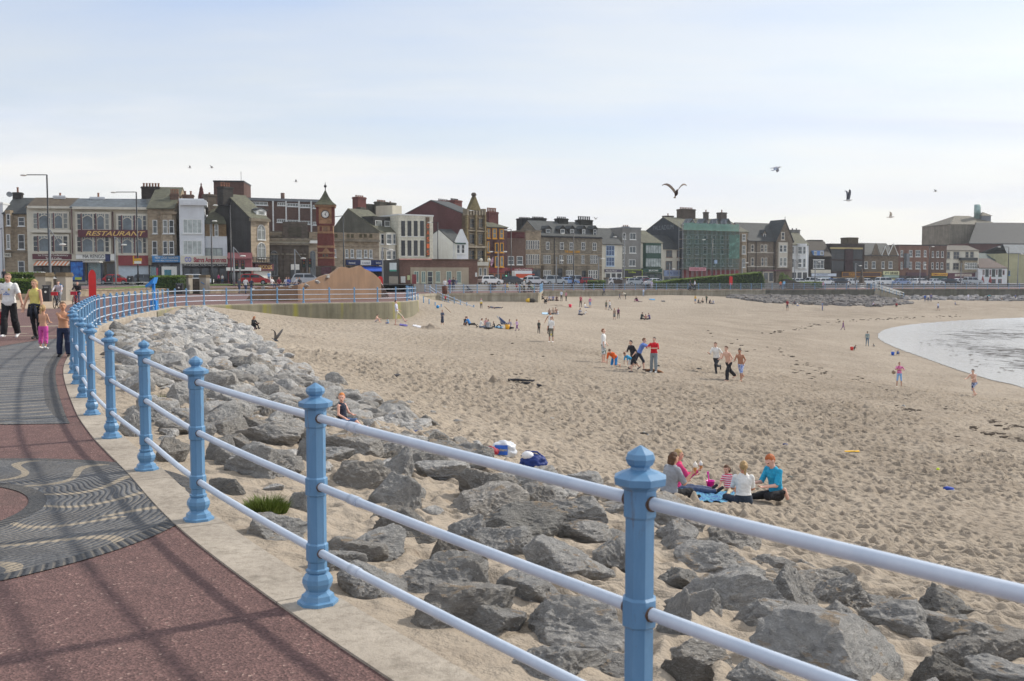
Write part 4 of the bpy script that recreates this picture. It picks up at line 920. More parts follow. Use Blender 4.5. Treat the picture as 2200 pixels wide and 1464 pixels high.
def arched_bay(b, u0, v0, u1, v1):
 b.box('bay', CREAM2, u0 - 3, v0 - 3, u1 + 3, v1 + 4, 0, 0.5); w_ = u1 - u0
 b.win([(u0, v0, u0 + w_ * .14, v1), (u0 + w_ * .86, v0, u1, v1), (u0 + w_ * .51, v0, u0 + w_ * .6, v1)], 1, 3, CREAM, 0.52, 0.08, sill=False)
 for q in (0.16, 0.61): b.win([(u0 + w_ * q, v0, u0 + w_ * (q + (.34 if q < .5 else .24)), v1)], 1, 1, CREAM, 0.52, 0.08, gl=glassmat((96, 108, 116)), sill=False)
 for q, r_ in ((0.16, .34), (0.61, .24)):
  a, c, z0, z1 = b.rect(u0 + w_ * q, v0, u0 + w_ * (q + r_), v1, 0.56); mb = MB()
  mb.tube([(a + (c - a) * i / 8, -0.58, z1 - 0.75 + 0.45 * math.sin(math.pi * i / 8)) for i in range(9)], 0.07, 4, 0, smooth=False)
  for i in range(1, 4): x = a + (c - a) * i / 4; mb.box(x - .03, x + .03, -0.6, -0.54, z1 - 0.62 + 0.35 * math.sin(math.pi * i / 4), z1 - .05)
  mb.build('transom', CREAM, b.root)
  MB().box(a - 0.16, a - .02, -0.62, -0.5, z0, z1).build('mullion', MAROON, b.root)
arched_bay(b, 71, 458, 146, 492); arched_bay(b, 71, 507, 146, 541)
b.chimney(117, 142, 421, 440, 4.5, WROUGH, 1, pv=6); b.sign(68, 545, 161, 559, MAROON, edge=CREAM); b.text('Ice Cream & Confectionery', 82, 546.5, 146, 551.8, LETW, 0.32); b.text('Teas & Coffee', 98, 553, 132, 557.5, LETW, 0.32)
b.awning(75, 560, 149, 571, ORANGE, 1.8, PALEST); b.shop(72, 572, 152, 600, DARKM, 4, GL[1])
b = Bld('cream_building', 'long cream building with the maroon RESTAURANT banner and two window bays', 156, 320, 149.5, 8)
b.gable(447, 430, CREAMW, SL_G, 9); b.box('cornice', CREAM, 155, 445, 322, 450, 0, 0.8)
for q in ((165, 459, 235, 494), (165, 508, 235, 542), (253, 463, 315, 497), (253, 510, 315, 545)): arched_bay(b, *q)
b.pipe(156, 450, 545, MAROON); b.pipe(244, 455, 545, MAROON); b.chimney(196, 227, 424, 442, 4.5, WROUGH, 1, pv=9)
b.sign(167, 494, 319, 510, MAROON, 0.5, 0.95); b.text('RESTAURANT', 184, 497, 312, 507, GOLDP, 0.96, 0.35, 0.012)
b.sign(163, 546, 226, 557, SIGNW); b.text('MA RENGO', 178, 547.5, 224, 555, LETK, 0.31); b.sign(226, 546, 236, 562, NAVY); b.sign(237, 546, 248, 560, SIGNW); b.text('CAFE & LICENSED BAR', 172, 558, 224, 561.5, LETW, 0.31); b.shop(163, 563, 248, 603, masonry((92, 84, 72)), 4, GL[1])
b.sign(254, 549, 326, 571, DRED, 0.05, 0.5); b.shutter(255, 571, 322, 607, SHUT)
b = Bld('stone_house', 'buff stone house with a canted bay above the blue fashion shop', 320, 378, 150, 8)
b.gable(448, 405, TAN, SL_O, 14, 0.5, GREYW); b.bay(345, 458, 378, 548, TAN2, 0.8); b.box('cornice', TAN, 345, 455, 379, 460, 0, 1.0)
b.win([(328, 473, 338, 502), (327, 518, 338, 548)], 1, 2); b.win([(350, 473, 360, 502), (363, 473, 374, 502), (350, 518, 360, 547), (363, 518, 374, 547)], 1, 2, out=0.82)
b.chimney(306, 344, 402, 418, 7, masonry((64, 58, 54)), 6, 1.6, pv=8)
a_, z_ = b.sz(333, 436, -3); MB().box(a_ - 1.2, a_ + 1.2, 2.7, 3.3, z_ - .3, z_ + .55, M=Matrix.Identity(4)).build('rooflight', GL[3], b.root)
b.sign(327, 550, 388, 564, BLUEP, 0.05, 0.45); b.text('NEW LOOK FASHIONS', 333, 551.5, 383, 557, LETW, 0.46); b.text('LADIES  MENS  CHILDRENS WEAR', 333, 559, 383, 562, LETW, 0.46); b.shop(326, 565, 390, 604, DARKM, 3); b.box('poster_panel', SIGNW, 345, 573, 380, 595, 0.1, 0.2); b.box('poster', mat((70, 126, 140), 0.6, 0.3, 4), 353, 580, 368, 596, 0.2, 0.24)
b = Bld('white_tower', 'tall white rendered block with two wide windows over the amusements', 388, 441, 149, 14)
b.flat(427, WROUGH, 8.5); b.box('cornice', WROUGH, 386, 430, 443, 441, -8.5, 0.55); b.win([(393, 471, 434, 502), (393, 517, 434, 548)], 4, 1, gl=glassmat((168, 176, 174)), fw=0.12); b.chimney(366, 384, 417, 428, 5, DBRICK, 5, 1.2, pv=10); b.chimney(392, 416, 419, 430, 7, DBRICK, 2, 1.2, pv=8)
b.sign(388, 550, 494, 567, CREAM2, 0.05, 0.5); b.text('Slaters Amusements', 416, 553.5, 486, 564, mat((150, 40, 58), 0.6, 0.1, 3), 0.51, 0, 0.03); b.text('CO', 397, 552.5, 411, 563, mat((120, 124, 190), 0.6, 0.1, 3), 0.51, 0, 0.03)
b.sign(392, 567, 492, 573, DARKM, 0.05, 0.42); b.text('500 Cash Jackpots  Fun For Everyone  Prizes Bingo', 394, 568, 488, 572, LETW, 0.43); b.shop(392, 573.5, 490, 604, DARKM, 5, GL[0])
b = Bld('brick_house', 'low brown brick and white house with an olive roof beside the white tower', 441, 488, 151, 14)
b.gable(480, 445, masonry((132, 112, 84), sx=0.3, sz=0.1), SL_O, 9, hip=1.2); b.box('render', WROUGH, 441, 508, 488, 552, 0, 0.08); b.win([(451, 482, 456, 508), (461, 482, 469, 508)], 1, 2, gl=GL[3]); b.win([(440, 533, 478, 552)], 3, 1, GREYM, 0.09, gl=glassmat((160, 168, 164)))
b = Bld('gabled_house', 'tall house with a blank dark grey gable and narrow arched stone front', 541, 580, 150, 58)
dpt = 9.2
b.gable(472, 421, TAN2, SL_O, dpt, 0.55, DARKW, over=0.35); b.box('cornice', STONE, 540, 470, 581, 476, 0, 0.5)
b.win([(553, 484, 569, 515), (553, 522, 570, 555)], 1, 2, arch=True, hood=None, gl=GL[3]); b.dormer(555, 453, 569, 471, 0.8, WHITE, SL_D, 448)
b.chimney(473, 494, 402, 425, 5, masonry((62, 60, 58)), 4, 1.3, pv=9); b.chimney(441, 459, 418, 445, 9, DSTONE, 1, 1.2, pv=4)
a_, c_, z0, z1 = b.rect(540, 554, 590, 564, 1.0); mb = MB(); mb.box(a_, c_, -1.1, 0, z0 - .12, z0)
for i in range(15): x = a_ + .05 + (c_ - a_ - .1) * i / 14; mb.box(x - .04, x + .04, -1.06, -.98, z0, z1)
mb.box(a_, c_, -1.08, -.96, z1, z1 + .08); mb.build('balcony', DARKM, b.root)
b.sign(548, 567, 588, 582, MAROON, 0.1, 0.6); b.text('WOODS', 555, 570, 584, 578, GOLDP, 0.61); b.shutter(545, 583, 582, 606, SIGNW)
b = Bld('shop_unit', 'low maroon gabled shop unit with a white canopy under the dark gable', 490, 541, 146, 12)
b.gable(556, 546, mat((120, 66, 70), 0.7, 0.15, 3), mat((108, 60, 64), 0.7, 0.15, 3), 3); b.box('canopy', SIGNW, 486, 575, 560, 582, 0, 1.3); b.shop(492, 584, 540, 606, DARKM, 3, GL[3])
b = Bld('brick_tower', 'square dark brick stair tower behind the dark gable with an aerial', 463, 527, 176, 6)
b.flat(391, masonry((96, 74, 68), sx=.24, sz=.08), 8, cop=DARKM); a_, z_ = b.sz(514, 391); MB().tube([(a_, 2, z_), (a_, 2, z_ + 2.0)], 0.04, 5).build('aerial', DARKM, b.root)
b = Bld('brick_store', 'wide flat-roofed brown brick department store with white concrete ribs', 526, 697, 178, 20)
b.flat(430, masonry((106, 86, 78), sx=.24, sz=.08), 14); b.box('parapet', GREYM, 524, 427, 698, 433, -14, 0.3)
for u in (587, 615, 643, 669): b.box('rib', WHITE, u - 1.4, 432, u + 1.4, 500, 0, 0.35)
for u0, u1, v in ((541, 575, 434), (596, 614, 435), (617, 641, 437), (645, 668, 439), (672, 684, 441)): b.win([(u0, v, u1, v + 7)], 4, 1, gl=GL[3])
for u0, u1, v in ((595, 614, 471), (617, 641, 473), (645, 668, 475), (672, 684, 477)): b.win([(u0, v, u1, v + 7)], 4, 1, gl=GL[3])
MB().tube([(b.sz(612, 430)[0], 3, b.sz(612, 430)[1]), (b.sz(612, 430)[0], 3, b.sz(612, 412)[1])], [0.35, 0.35], 8).build('flue', DBRICK, b.root)
b = Bld('church_spire', 'dark red pinnacle rising behind the white tower', 427, 437, 185, 5, 'spire')
a_, z_ = b.sz(432, 393); z1 = b.sz(432, 440)[1]; MB().lathe([(0.9, z1 - 6), (0.85, z1), (0.6, z1 + 1.2), (0.62, z1 + 1.4), (0.34, z1 + 2.6), (0.36, z1 + 2.8), (0.1, z_ - .5), (0.16, z_ - .3), (0.02, z_)], 8, (a_, 0, 0), smooth=False).build('pinnacle', masonry((92, 52, 50)), b.root)
b = Bld('bank_building', 'dark stone classical bank with a heavy parapet left of the clock tower', 580, 664, 156, 12)
b.flat(497, DSTONE, 12); b.box('parapet', DSTONE, 607, 477, 661, 516, -3, 0.3); b.box('parapet_panel', masonry((84, 80, 70)), 620, 487, 648, 508, 0.3, 0.42); b.box('cornice', STONE, 577, 512, 666, 518, 0, 0.8); b.box('frieze', CREAM, 579, 517, 664, 523, 0, 0.12); b.box('cornice', STONE, 578, 523, 665, 527, 0, 0.35)
a_, c_, z0, z1 = b.rect(580, 498, 607, 511); mb = MB()
for i in range(9): x = a_ + (c_ - a_) * (i + .5) / 9; mb.lathe([(.13, z0), (.09, z0 + .3), (.16, z0 + .6), (.1, z1)], 6, (x, -.1, 0))
mb.build('balustrade', STONE, b.root)
b.win([(582, 540, 596, 592)], 2, 3, GREYM, arch=True, gl=GL[1]); b.win([(623, 567, 645, 597)], 1, 1, DARKM, part='door', gl=GL[1], sill=False); b.box('poster_panel', SIGNW, 625, 568, 643, 580, 0.1, 0.16); b.box('string_course', STONE, 579, 545, 664, 548, 0, 0.15)
for u in (603, 612, 651, 660): b.box('pilaster', DSTONE, u - 2, 527, u + 2, 604, 0, 0.2)
b = Bld('bank_wing', 'long buff sandstone two-storey wing behind and right of the clock tower', 664, 815, 157.5, 24)
b.flat(518, TAN2, 10); b.box('cornice', STONE, 662, 514, 816, 519, 0, 0.7); b.box('parapet', TAN, 664, 500, 815, 515, -1.5, 0.05)
b.box('sign', SIGNW, 665, 517, 683, 523, 0.7, 0.8)
for u in (722, 748, 757, 775, 785, 797): b.box('panel', masonry((96, 90, 70)), u - 3, 503, u + 3, 511, 0.05, 0.12)
b.win([(667, 540, 677, 592)], 2, 3, GREYM, arch=True, gl=GL[2]); b.win([(716, 536, 722, 553), (742, 536, 748, 554), (753, 536, 760, 554), (782, 537, 789, 554), (793, 537, 800, 555)], 1, 2, gl=GL[3]); b.win([(766, 537, 777, 555)], 3, 2, gl=GL[3]); b.box('string_course', TAN, 664, 529, 815, 531, 0, 0.12)
b.box('shopfront', NAVY, 744, 559, 830, 570, 0.0, 0.5);
for q in ((746, 559.5, 766, 570, NAVY, 'dental'), (775, 559.5, 797, 570, SIGNW, 'i-need'), (805, 559.5, 821, 570, NAVY, 'barhead')): b.sign(q[0], q[1], q[2], q[3], q[4], 0.5, 0.62); b.text(q[5], q[0] + 3, 563, q[2] - 3, 567, LETW if q[4] is NAVY else NAVY, 0.63)
b.awning(768, 572, 822, 584, mat((40, 88, 190), 0.7, 0.1, 3), 1.5); b.shop(744, 573, 830, 606, DARKM, 6)
b = Bld('rendered_house', 'house with a blank grey-green gable, tall red chimney and cream bay front', 815, 858, 166, 54)
b.gable(499, 452, CREAM2, SL_O, 11.5, 0.62, masonry((104, 104, 96), sx=1.5, sz=.8, var=.06, stain=.8)); b.bay(827, 500, 852, 560, CREAM2, 0.6)
b.win([(818, 503, 825, 525), (818, 539, 825, 558)], 1, 2); b.win([(830, 503, 841, 525), (844, 503, 850, 525), (830, 539, 840, 558), (843, 539, 850, 558)], 1, 2, out=0.62, gl=GL[2]); b.box('dormer', masonry((60, 60, 58)), 802, 466, 845, 489, -5.5, -1.6); b.win([(806, 474, 820, 487), (826, 475, 837, 487)], 1, 1, out=-1.58, gl=GL[3])
b.chimney(763, 781, 424, 470, 9.6, RBRICK, 4, 1.3, pv=4); b.chimney(771, 781, 446, 505, 8.6, masonry((96, 94, 86)), 0, 0.9)
b.chimney(810, 828, 434, 470, 12, masonry((84, 82, 74)), 5, 1.4, pv=4); b.chimney(832, 845, 436, 470, 11.5, masonry((84, 82, 74)), 1, 1.4, pv=3); b.chimney(783, 812, 440, 475, 14, masonry((84, 82, 74)), 0, 2); b.box('stair_head', CREAMW, 843, 442, 863, 464, -9, -5)
b = Bld('tiled_building', 'white tiled three-storey block with a vertical OASIS sign and slit windows', 857, 931, 168, 34)
b.flat(464, TILEW, 11, cop=WHITE)
for u in (862, 875.5, 889, 902.5): b.win([(u, 475, u + 8, 508), (u, 517, u + 8, 550)], 1, 2, DARKM, 0, 0.08, GL[1], sill=WHITE)
b.box('sign_strip', masonry((112, 96, 80)), 916, 467, 923, 552, 0, 0.25)
for i, ch in enumerate('OASIS'): b.text(ch, 916.8, 481 + i * 14.4, 922.4, 490.5 + i * 14.4, mat((230, 110, 50), 0.5, 0.05, 3), 0.27)
b = Bld('seafront_cafe', 'low flat-roofed brick cafe building with a pale rendered panel on the bastion', 858, 1026, 152, 14)
b.zb = -0.1; b.flat(560, BRICK, 7, cop=masonry((96, 74, 60))); b.box('render', masonry((186, 172, 150), (180, 166, 146), 2, 1, .05, .5), 882, 575, 1007, 620, 0, 0.1)
CRF = mat((206, 210, 190), 0.6, 0.08, 3)
b.win([(889, 583, 900, 608), (905, 583, 914, 608), (936, 583, 946, 607), (959, 583, 970, 608), (981, 583, 991, 609)], 2, 1, CRF, 0.11, 0.1, glassmat((96, 124, 122)), sill=CRF); b.win([(918, 583, 930, 618)], 1, 3, CRF, 0.11, part='door', sill=False)
b.box('scalloped_trim', mat((206, 150, 136), 0.7, 0.3, 9), 858, 556, 928, 559, 0.05, 0.3); b.box('notice', SIGNW, 861, 594, 871, 608, 0.02, 0.08); b.box('notice', mat((196, 204, 150), .6, .1, 3), 875, 592, 881, 602, 0.02, 0.08); b.box('notice', SIGNW, 1021, 586, 1025, 595, 0.02, 0.08)
b = Bld('kiosk', 'dark flat-roofed kiosk with a map board left of the brick cafe', 828, 857, 150, 14); b.zb = -0.1
b.flat(559, mat((66, 64, 60), 0.7, 0.15, 2), 4); b.box('map_board', mat((206, 214, 214), 0.5, 0.08, 3), 837, 565, 852, 583, 0, 0.1); b.box('map_strip', mat((70, 150, 130), 0.5, 0.08, 3), 837, 580, 852, 583.5, 0.1, 0.13); b.shutter(836, 594, 855, 614, mat((150, 142, 130), .6, .1, 3))
b = Bld('white_cottage', 'small white gabled house with slate roof wedged against the red brick hall', 974, 1001, 178, 36)
b.gable(522, 495, WROUGH, SL_D, 12, 0.4, WROUGH, s1=b.W)
a_, c_, z0, z1 = b.rect(976, 521, 1001, 562); za = b.sz(988, 493)[1]; MB().prism([(a_, 0, z0), (c_, 0, z0), (c_, 0, z1), ((a_ + c_) / 2, 0, za), (a_, 0, z1)], (0, -0.8, 0)).build('gabled_front', WROUGH, b.root); b.win([(981, 526, 988, 545), (991, 526, 998, 545)], 1, 2, out=0.82); b.box('band', DGREEN, 979, 522, 1001, 525, 0.8, 0.95)
b = Bld('red_hall', 'tall dark red brick hall behind an ornate blackened stone front with a pedimented gable', 1004, 1045, 184, 56)
b.flat(462, masonry((98, 84, 66)), 1.2); b.gable(462, 434, RBRICK, SL_D, 15, 0.5, masonry((98, 66, 66), sx=.24, sz=.08), o=-1.2, s0=0.3, s1=b.W - 0.3)
a_, c_, z0, z1 = b.rect(1009, 420, 1035, 452, 0.1); MB().prism([(a_, 0, z0), (c_, 0, z0), ((a_ + c_) / 2, 0, z1)], (0, 0.7, 0)).build('pediment', masonry((104, 96, 70)), b.root); MB().lathe([(.3, z1 - .4), (.3, z1 - .1), (.5, z1), (.5, z1 + .2), (.3, z1 + .5)], 8, ((a_ + c_) / 2, 0.35, 0)).build('finial', DSTONE, b.root)
for i in range(7): u = 1004 + i * 6.2; b.box('merlon', STONE, u, 449 if i in (0, 6) else 453, u + 3.5, 463, -0.9, 0.1)
for u in (1003.5, 1022, 1042): b.box('pilaster', masonry((120, 108, 80)), u, 462, u + 3, 563, 0, 0.4)
b.win([(1009, 470, 1018, 490), (1028, 470, 1037, 490), (1008, 503, 1019, 525), (1027, 503, 1037, 525), (1007, 538, 1019, 560), (1025, 538, 1040, 560)], 2, 2, masonry((110, 98, 80)), gl=GL[1], sill=STONE, hood=STONE); b.box('cornice', STONE, 1003, 528, 1046, 533, 0, 0.6); b.box('cornice', STONE, 1003, 495, 1046, 498, 0, 0.3)
b.chimney(941, 962, 432, 452, 13.5, RBRICK, 5, 2.0, DARKM, 4); b.chimney(968, 984, 431, 455, 10, RBRICK, 5, 2.0, DARKM, 4)
b = Bld('corner_entrance', 'weathered stone porch with ball finials and a rounded balcony right of the cafe', 1026, 1050, 176, 30)
b.flat(572, TAN2, 5); b.box('balcony', CREAM, 1025, 563, 1050, 571, 0, 0.9)
for u in (1030, 1047): MB().ball((b.sz(u, 558)[0], -.6, b.sz(u, 559)[1]), 0.32, 8).build('ball_finial', CREAM, b.root)
b.win([(1029, 576, 1035, 598), (1039, 576, 1045, 598)], 1, 1)
b = Bld('purple_house', 'purple-brown house with bright yellow window surrounds and red shop front', 1046, 1090, 190, 36)
b.gable(489, 477, PURP, SL_O, 9, hip=1.5); b.bay(1061, 518, 1084, 576, PURP, 0.6)
b.win([(1046, 491, 1053, 512), (1058, 491, 1067, 513), (1073, 492, 1082, 513), (1046, 519, 1052, 543), (1046, 550, 1052, 574)], 1, 2, YFR, 0, 0.16, GL[3]); b.win([(1063, 522, 1071, 543), (1074, 522, 1082, 543), (1063, 551, 1071, 574), (1074, 551, 1082, 574)], 1, 1, YFR, 0.62, 0.16)
b.chimney(1046, 1066, 456, 482, 4, RBRICK, 6, 1.5, pv=9); b.sign(1050, 575, 1090, 586, DRED); b.shop(1048, 587, 1090, 610, mat((150, 90, 60), .6, .3, 3), 3, GL[1])
b = Bld('brick_building', 'plain brown brick building with two square white windows above a maroon shop sign', 1090, 1129, 196, 33)
b.flat(498, DBRICK, 9); b.box('panel', masonry((88, 44, 44)), 1090, 499, 1127, 512, 0, 0.06); b.win([(1091, 551, 1104, 569), (1110, 551, 1123, 569)], 1, 2, gl=GL[2]); b.sign(1090, 576, 1145, 583, mat((120, 52, 56), .6, .1, 3)); b.text('Lady Mary & Gentleman', 1106, 577.5, 1142, 581.5, LETW, 0.31); b.shop(1090, 584, 1145, 612, DARKM, 4)
b = Bld('stone_building', 'stone building with two tiers of narrow mullioned windows left of the inn', 1129, 1162, 199, 33)
b.flat(497, TAN, 10, cop=STONE); b.win([(1130 + i * 4.9, 517, 1133.6 + i * 4.9, 536) for i in range(6)] + [(1130 + i * 4.9, 547, 1133.6 + i * 4.9, 569) for i in range(6)], 1, 2, WHITE, 0, 0.08, GL[1], sill=False)
b.chimney(1115, 1139, 470, 500, 9, masonry((52, 52, 50)), 7, 2, DARKM, 3); b.chimney(1143, 1168, 469, 500, 7, masonry((52, 52, 50)), 7, 2, DARKM, 3); b.shop(1140, 577, 1162, 611, DSTONE, 2)
b = Bld('stone_inn', 'long grey stone inn with four dormers and gold THE KINGS ARMS lettering', 1162, 1293, 202, 33)
b.gable(510, 478, STONE, SL_D, 10, 0.5); b.box('gutter', DARKM, 1161, 508, 1294, 510.5, 0, 0.5)
for u0, u1 in ((1173, 1182), (1204, 1213), (1225, 1233), (1251, 1257), (1275, 1281)): b.dormer(u0, 493, u1, 506, 0.9, masonry((80, 78, 74)), SL_D, 486)
b.win([(1173, 520, 1180, 537), (1203, 521, 1211, 537), (1224, 521, 1231, 538), (1249, 521, 1257, 538), (1273, 522, 1281, 539)], 2, 2, gl=GL[1], sill=STONE)
for u0, u1, n in ((1167, 1183, 4), (1202, 1210, 2), (1218, 1234, 4), (1249, 1256, 2), (1268, 1284, 4)): b.win([(u0 + (u1 - u0) * i / n, 549, u0 + (u1 - u0) * (i + .8) / n, 567) for i in range(n)], 1, 2, WHITE, gl=GL[1], sill=False)
for u0, u1 in ((1165, 1186), (1214, 1236), (1262, 1286)): b.bay(u0, 571, u1, 612, STONE, 0.7, 0.2); b.win([(u0 + 2 + (u1 - u0 - 4) * i / 4, 581, u0 + 2 + (u1 - u0 - 4) * (i + .85) / 4, 599) for i in range(4)], 1, 2, out=0.72, gl=GL[1], sill=False)
b.box('string_course', TAN2, 1162, 546, 1293, 547.5, 0, 0.12); b.box('string_course', TAN2, 1162, 569, 1293, 571, 0, 0.25); b.win([(1198, 577, 1208, 606), (1250, 582, 1258, 606)], 1, 1, DARKM, part='door', gl=GL[1], sill=False)
b.text("THE KING'S ARMS", 1213, 538.5, 1246, 544, YFR, 0.1, 0, 0.02); b.pipe(1191, 512, 606); b.pipe(1161.5, 512, 606); b.chimney(1196, 1216, 470, 490, 5, masonry((60, 60, 56)), 5, 1.6, DARKM, 4); b.chimney(1241, 1268, 473, 495, 5, masonry((60, 60, 56)), 7, 1.8, DARKM, 8)
b = Bld('cream_shop', 'narrow cream building with tall blue-framed windows right of the inn', 1293, 1336, 219, 30)
b.gable(525, 492, CREAM2, SL_D, 10, 0.5, GREYW); b.win([(1302, 528, 1320, 550), (1302, 553, 1320, 572)], 3, 2, mat((180, 200, 220), .5, .05, 3), 0.03, gl=glassmat((60, 84, 120))); b.sign(1300, 579, 1336, 585, mat((84, 80, 96), .6, .1, 3)); b.text('Morello Pizzas', 1302, 580.5, 1325, 583.8, LETW, 0.31); b.shop(1300, 585.5, 1336, 609, WHITE, 3, GL[1])
b = Bld('grey_block', 'flat-roofed grey rendered block of flats with a lime-green shop front', 1336, 1376, 224, 28)
b.flat(491, GREYW, 10, cop=GREYM); b.win([(1353, 501, 1366, 515), (1352, 530, 1366, 544), (1351, 558, 1365, 572)], 2, 1, gl=GL[2]); b.win([(1338, 501, 1344, 514), (1338, 530, 1343, 544), (1338, 558, 1342, 572)], 1, 2); b.chimney(1338, 1350, 487, 494, 5, GREYM, 3, pv=3); b.sign(1341, 580, 1380, 597, DARKM, 0.1, 0.3, LIME); b.text('Lollies', 1351, 583, 1366, 587, LIME, 0.31); b.shop(1342, 597.5, 1379, 611, DARKM, 3)
b = Bld('green_shop', 'shop with dark green trim and two broad bands of windows under a hipped roof', 1376, 1423, 228, 26)
b.gable(522, 497, CREAM2, SL_O, 9, hip=2.0); b.bay(1383, 523, 1422, 576, DGREEN, 0.7, 0.15); b.win([(1387, 527, 1420, 545), (1387, 555, 1420, 574)], 6, 1, DGREEN, 0.72, 0.08, glassmat((150, 160, 160)), sill=False); b.sign(1381, 577, 1423, 586, DGREEN, 0.1, 0.8); b.text('BRUCCIANI', 1394, 579.5, 1414, 583.5, LETW, 0.81); b.shop(1380, 587, 1423, 612, DGREEN, 3)
b = Bld('cream_house', 'cream house with brown-framed windows under a dark roof left of the scaffold', 1423, 1467, 233, 26)
b.gable(535, 508, CREAM2, SL_D, 9); BRF = mat((120, 96, 86), .7, .1, 3)
b.win([(1431, 538, 1444, 553), (1454, 538, 1462, 553), (1430, 561, 1444, 580), (1454, 561, 1462, 580)], 2, 2, BRF, gl=GL[2]); b.sign(1427, 581, 1469, 594, mat((140, 156, 186), .6, .1, 3)); b.text('SUN SEEKER', 1433, 584, 1464, 590, mat((60, 70, 120), .6, .1, 3), 0.31); b.shop(1427, 595, 1468, 612, GREYM, 3)
b = Bld('scaffolded_building', 'big stone building wrapped in scaffolding with a ghost-lettered dark gable', 1467, 1606, 234, 30)
b.gable(497, 471, STONE, SL_O, 15, 0.5, masonry((66, 72, 78), sx=1.2, sz=.6, var=.08, stain=.9)); b.chimney(1460, 1488, 450, 472, 8, masonry((92, 82, 72)), 8, 2.2, pv=4); b.chimney(1513, 1520, 456, 478, 6, DSTONE, 1, pv=5); b.chimney(1544, 1557, 457, 480, 6, DSTONE, 1, 1.5, pv=6); b.chimney(1427, 1443, 464, 476, 13.5, DSTONE, 1, 1.5, pv=5)
cu = D.curves.new('lettering', 'FONT'); cu.body = 'PALLADIUM'; cu.extrude = 0.01; cu.size = 2.0; cu.materials.append(mat((112, 120, 126), 0.9, 0.5, 1.2)); o = textmesh('lettering', cu, b.root); del o['_dx'], o['_dy']; o.rotation_euler = (R(90), 0, R(-90)); o.location = (-0.03, 7.5, b.zback(0, -7, 489)); o.scale = (0.75, 0.8, 1)
b.bay(1588, 500, 1606, 612, TAN, 0.8); b.win([(1594, 504, 1602, 518), (1594, 528, 1602, 546), (1594, 556, 1601, 575)], 1, 2, out=0.82, gl=GL[3])
for u in (1486, 1514, 1542, 1564): b.dormer(u - 4, 482, u + 4, 494, 1.0, masonry((96, 100, 96)), SL_G, 471, cols=1)
b.win([(1475 + i * 18, v, 1483 + i * 18, v + 17) for i in range(6) for v in (507, 530, 555)], 1, 2, gl=GL[1]); b.box('shopfront', DRED, 1468, 581, 1592, 612, 0, 0.3)
m_net, t, N, L, bs = newmat('green_debris_netting')
tc = N('ShaderNodeTexCoord').outputs['Object']; bs.inputs['Base Color'].default_value = lin((74, 112, 102)); bs.inputs['Roughness'].default_value = 0.8
L(ramp(t, noise_tex(t, tc, 0.5, 5, 0.7), [(0.3, lin((54, 84, 78))), (0.7, lin((88, 124, 114)))]), bs.inputs['Base Color'])
L(ramp(t, noise_tex(t, mapping(t, tc, (.4, .4, .25)), 1.0, 6, 0.7, 0.5), [(0.32, (0.2, 0.2, 0.2, 1)), (0.62, (0.5, 0.5, 0.5, 1))]), bs.inputs['Alpha'])
m_net2 = mat((112, 156, 142), 0.8, 0.2, 0.8, alpha=0.7)
s_ = Bld('scaffold', 'tube scaffolding hung with torn green debris netting over the stone building', 1466, 1588, 231.5, 30, 'scaffold')
a_, c_, z0, z1 = s_.rect(1466, 480, 1588, 608)
mb = MB()
for i in range(13):
 x = a_ + (c_ - a_) * i / 12
 for y in (0, 1.3): mb.tube([(x, y, s_.zb), (x, y, z1 + random.uniform(-.2, .9))], 0.07, 4, smooth=False)
for v in (485, 495, 505, 514, 524, 534, 545, 555, 566, 577): z = s_.sz(1527, v)[1]; mb.tube([(a_, 0, z), (c_, 0, z)], 0.06, 4, smooth=False)
mb.build('poles', STEEL, s_.root); mb = MB()
for v in (496, 515, 535, 556, 577): z = s_.sz(1527, v)[1]; mb.box(a_, c_, 0.05, 1.25, z - .08, z)
mb.build('boards', mat((150, 136, 112), .8, .2, 2), s_.root)
def net(v0, v1, mt, u0=1468, u1=1587, nx=36, nz=10, sag=0.14, nm='netting'):
 q0, q1, h0, h1 = s_.rect(u0, v0, u1, v1); vs = []
 for i in range(nx + 1):
  for j in range(nz + 1):
   x = q0 + (q1 - q0) * i / nx; z = h0 + (h1 - h0) * j / nz; vs.append((x, -0.12 - sag * abs(math.sin(i * 1.047 * 3)) - 0.1 * mnoise.noise(Vector((x * .7, z * .7, 3))), z + (0.3 * mnoise.noise(Vector((x, 0, 7))) if j == nz else 0)))
 addobj(nm, npmesh(nm, np.array(vs), grid_faces(nx + 1, nz + 1), mt), s_.root)
net(496, 577, m_net); net(481, 496, m_net2, 1468, 1587, nz=4); net(505, 556, m_net2, 1566, 1588, nx=6)
b2_ = s_; b2_.sign(1481, 575, 1517, 582, mat((206, 150, 160), .7, .1, 3), 0.25, 0.32); b2_.text('CATHERINE HOUSE', 1483, 576.5, 1515, 580.5, DRED, 0.33); b2_.sign(1535, 559, 1541, 567, mat((150, 170, 196), .6, .1, 3), 0.25, 0.32)
b = Bld('stone_villa', 'tall stone villa with a steep slate roof and white-trimmed gable right of the scaffold', 1606, 1699, 243, 24)
b.gable(518, 481, masonry((120, 110, 98), sx=.4, sz=.2), SL_D, 11, 0.5)
a_, c_, z0, z1 = b.rect(1664, 518, 1699, 612); za = b.zback((a_ + c_) / 2, 0.6, 474); MB().prism([(a_, 0.5, z0), (c_, 0.5, z0), (c_, 0.5, z1), ((a_ + c_) / 2, 0.5, za), (a_, 0.5, z1)], (0, -1.1, 0)).build('gabled_front', masonry((120, 110, 98), sx=.4, sz=.2), b.root)
rb = MB(); x_ = (a_ + c_) / 2
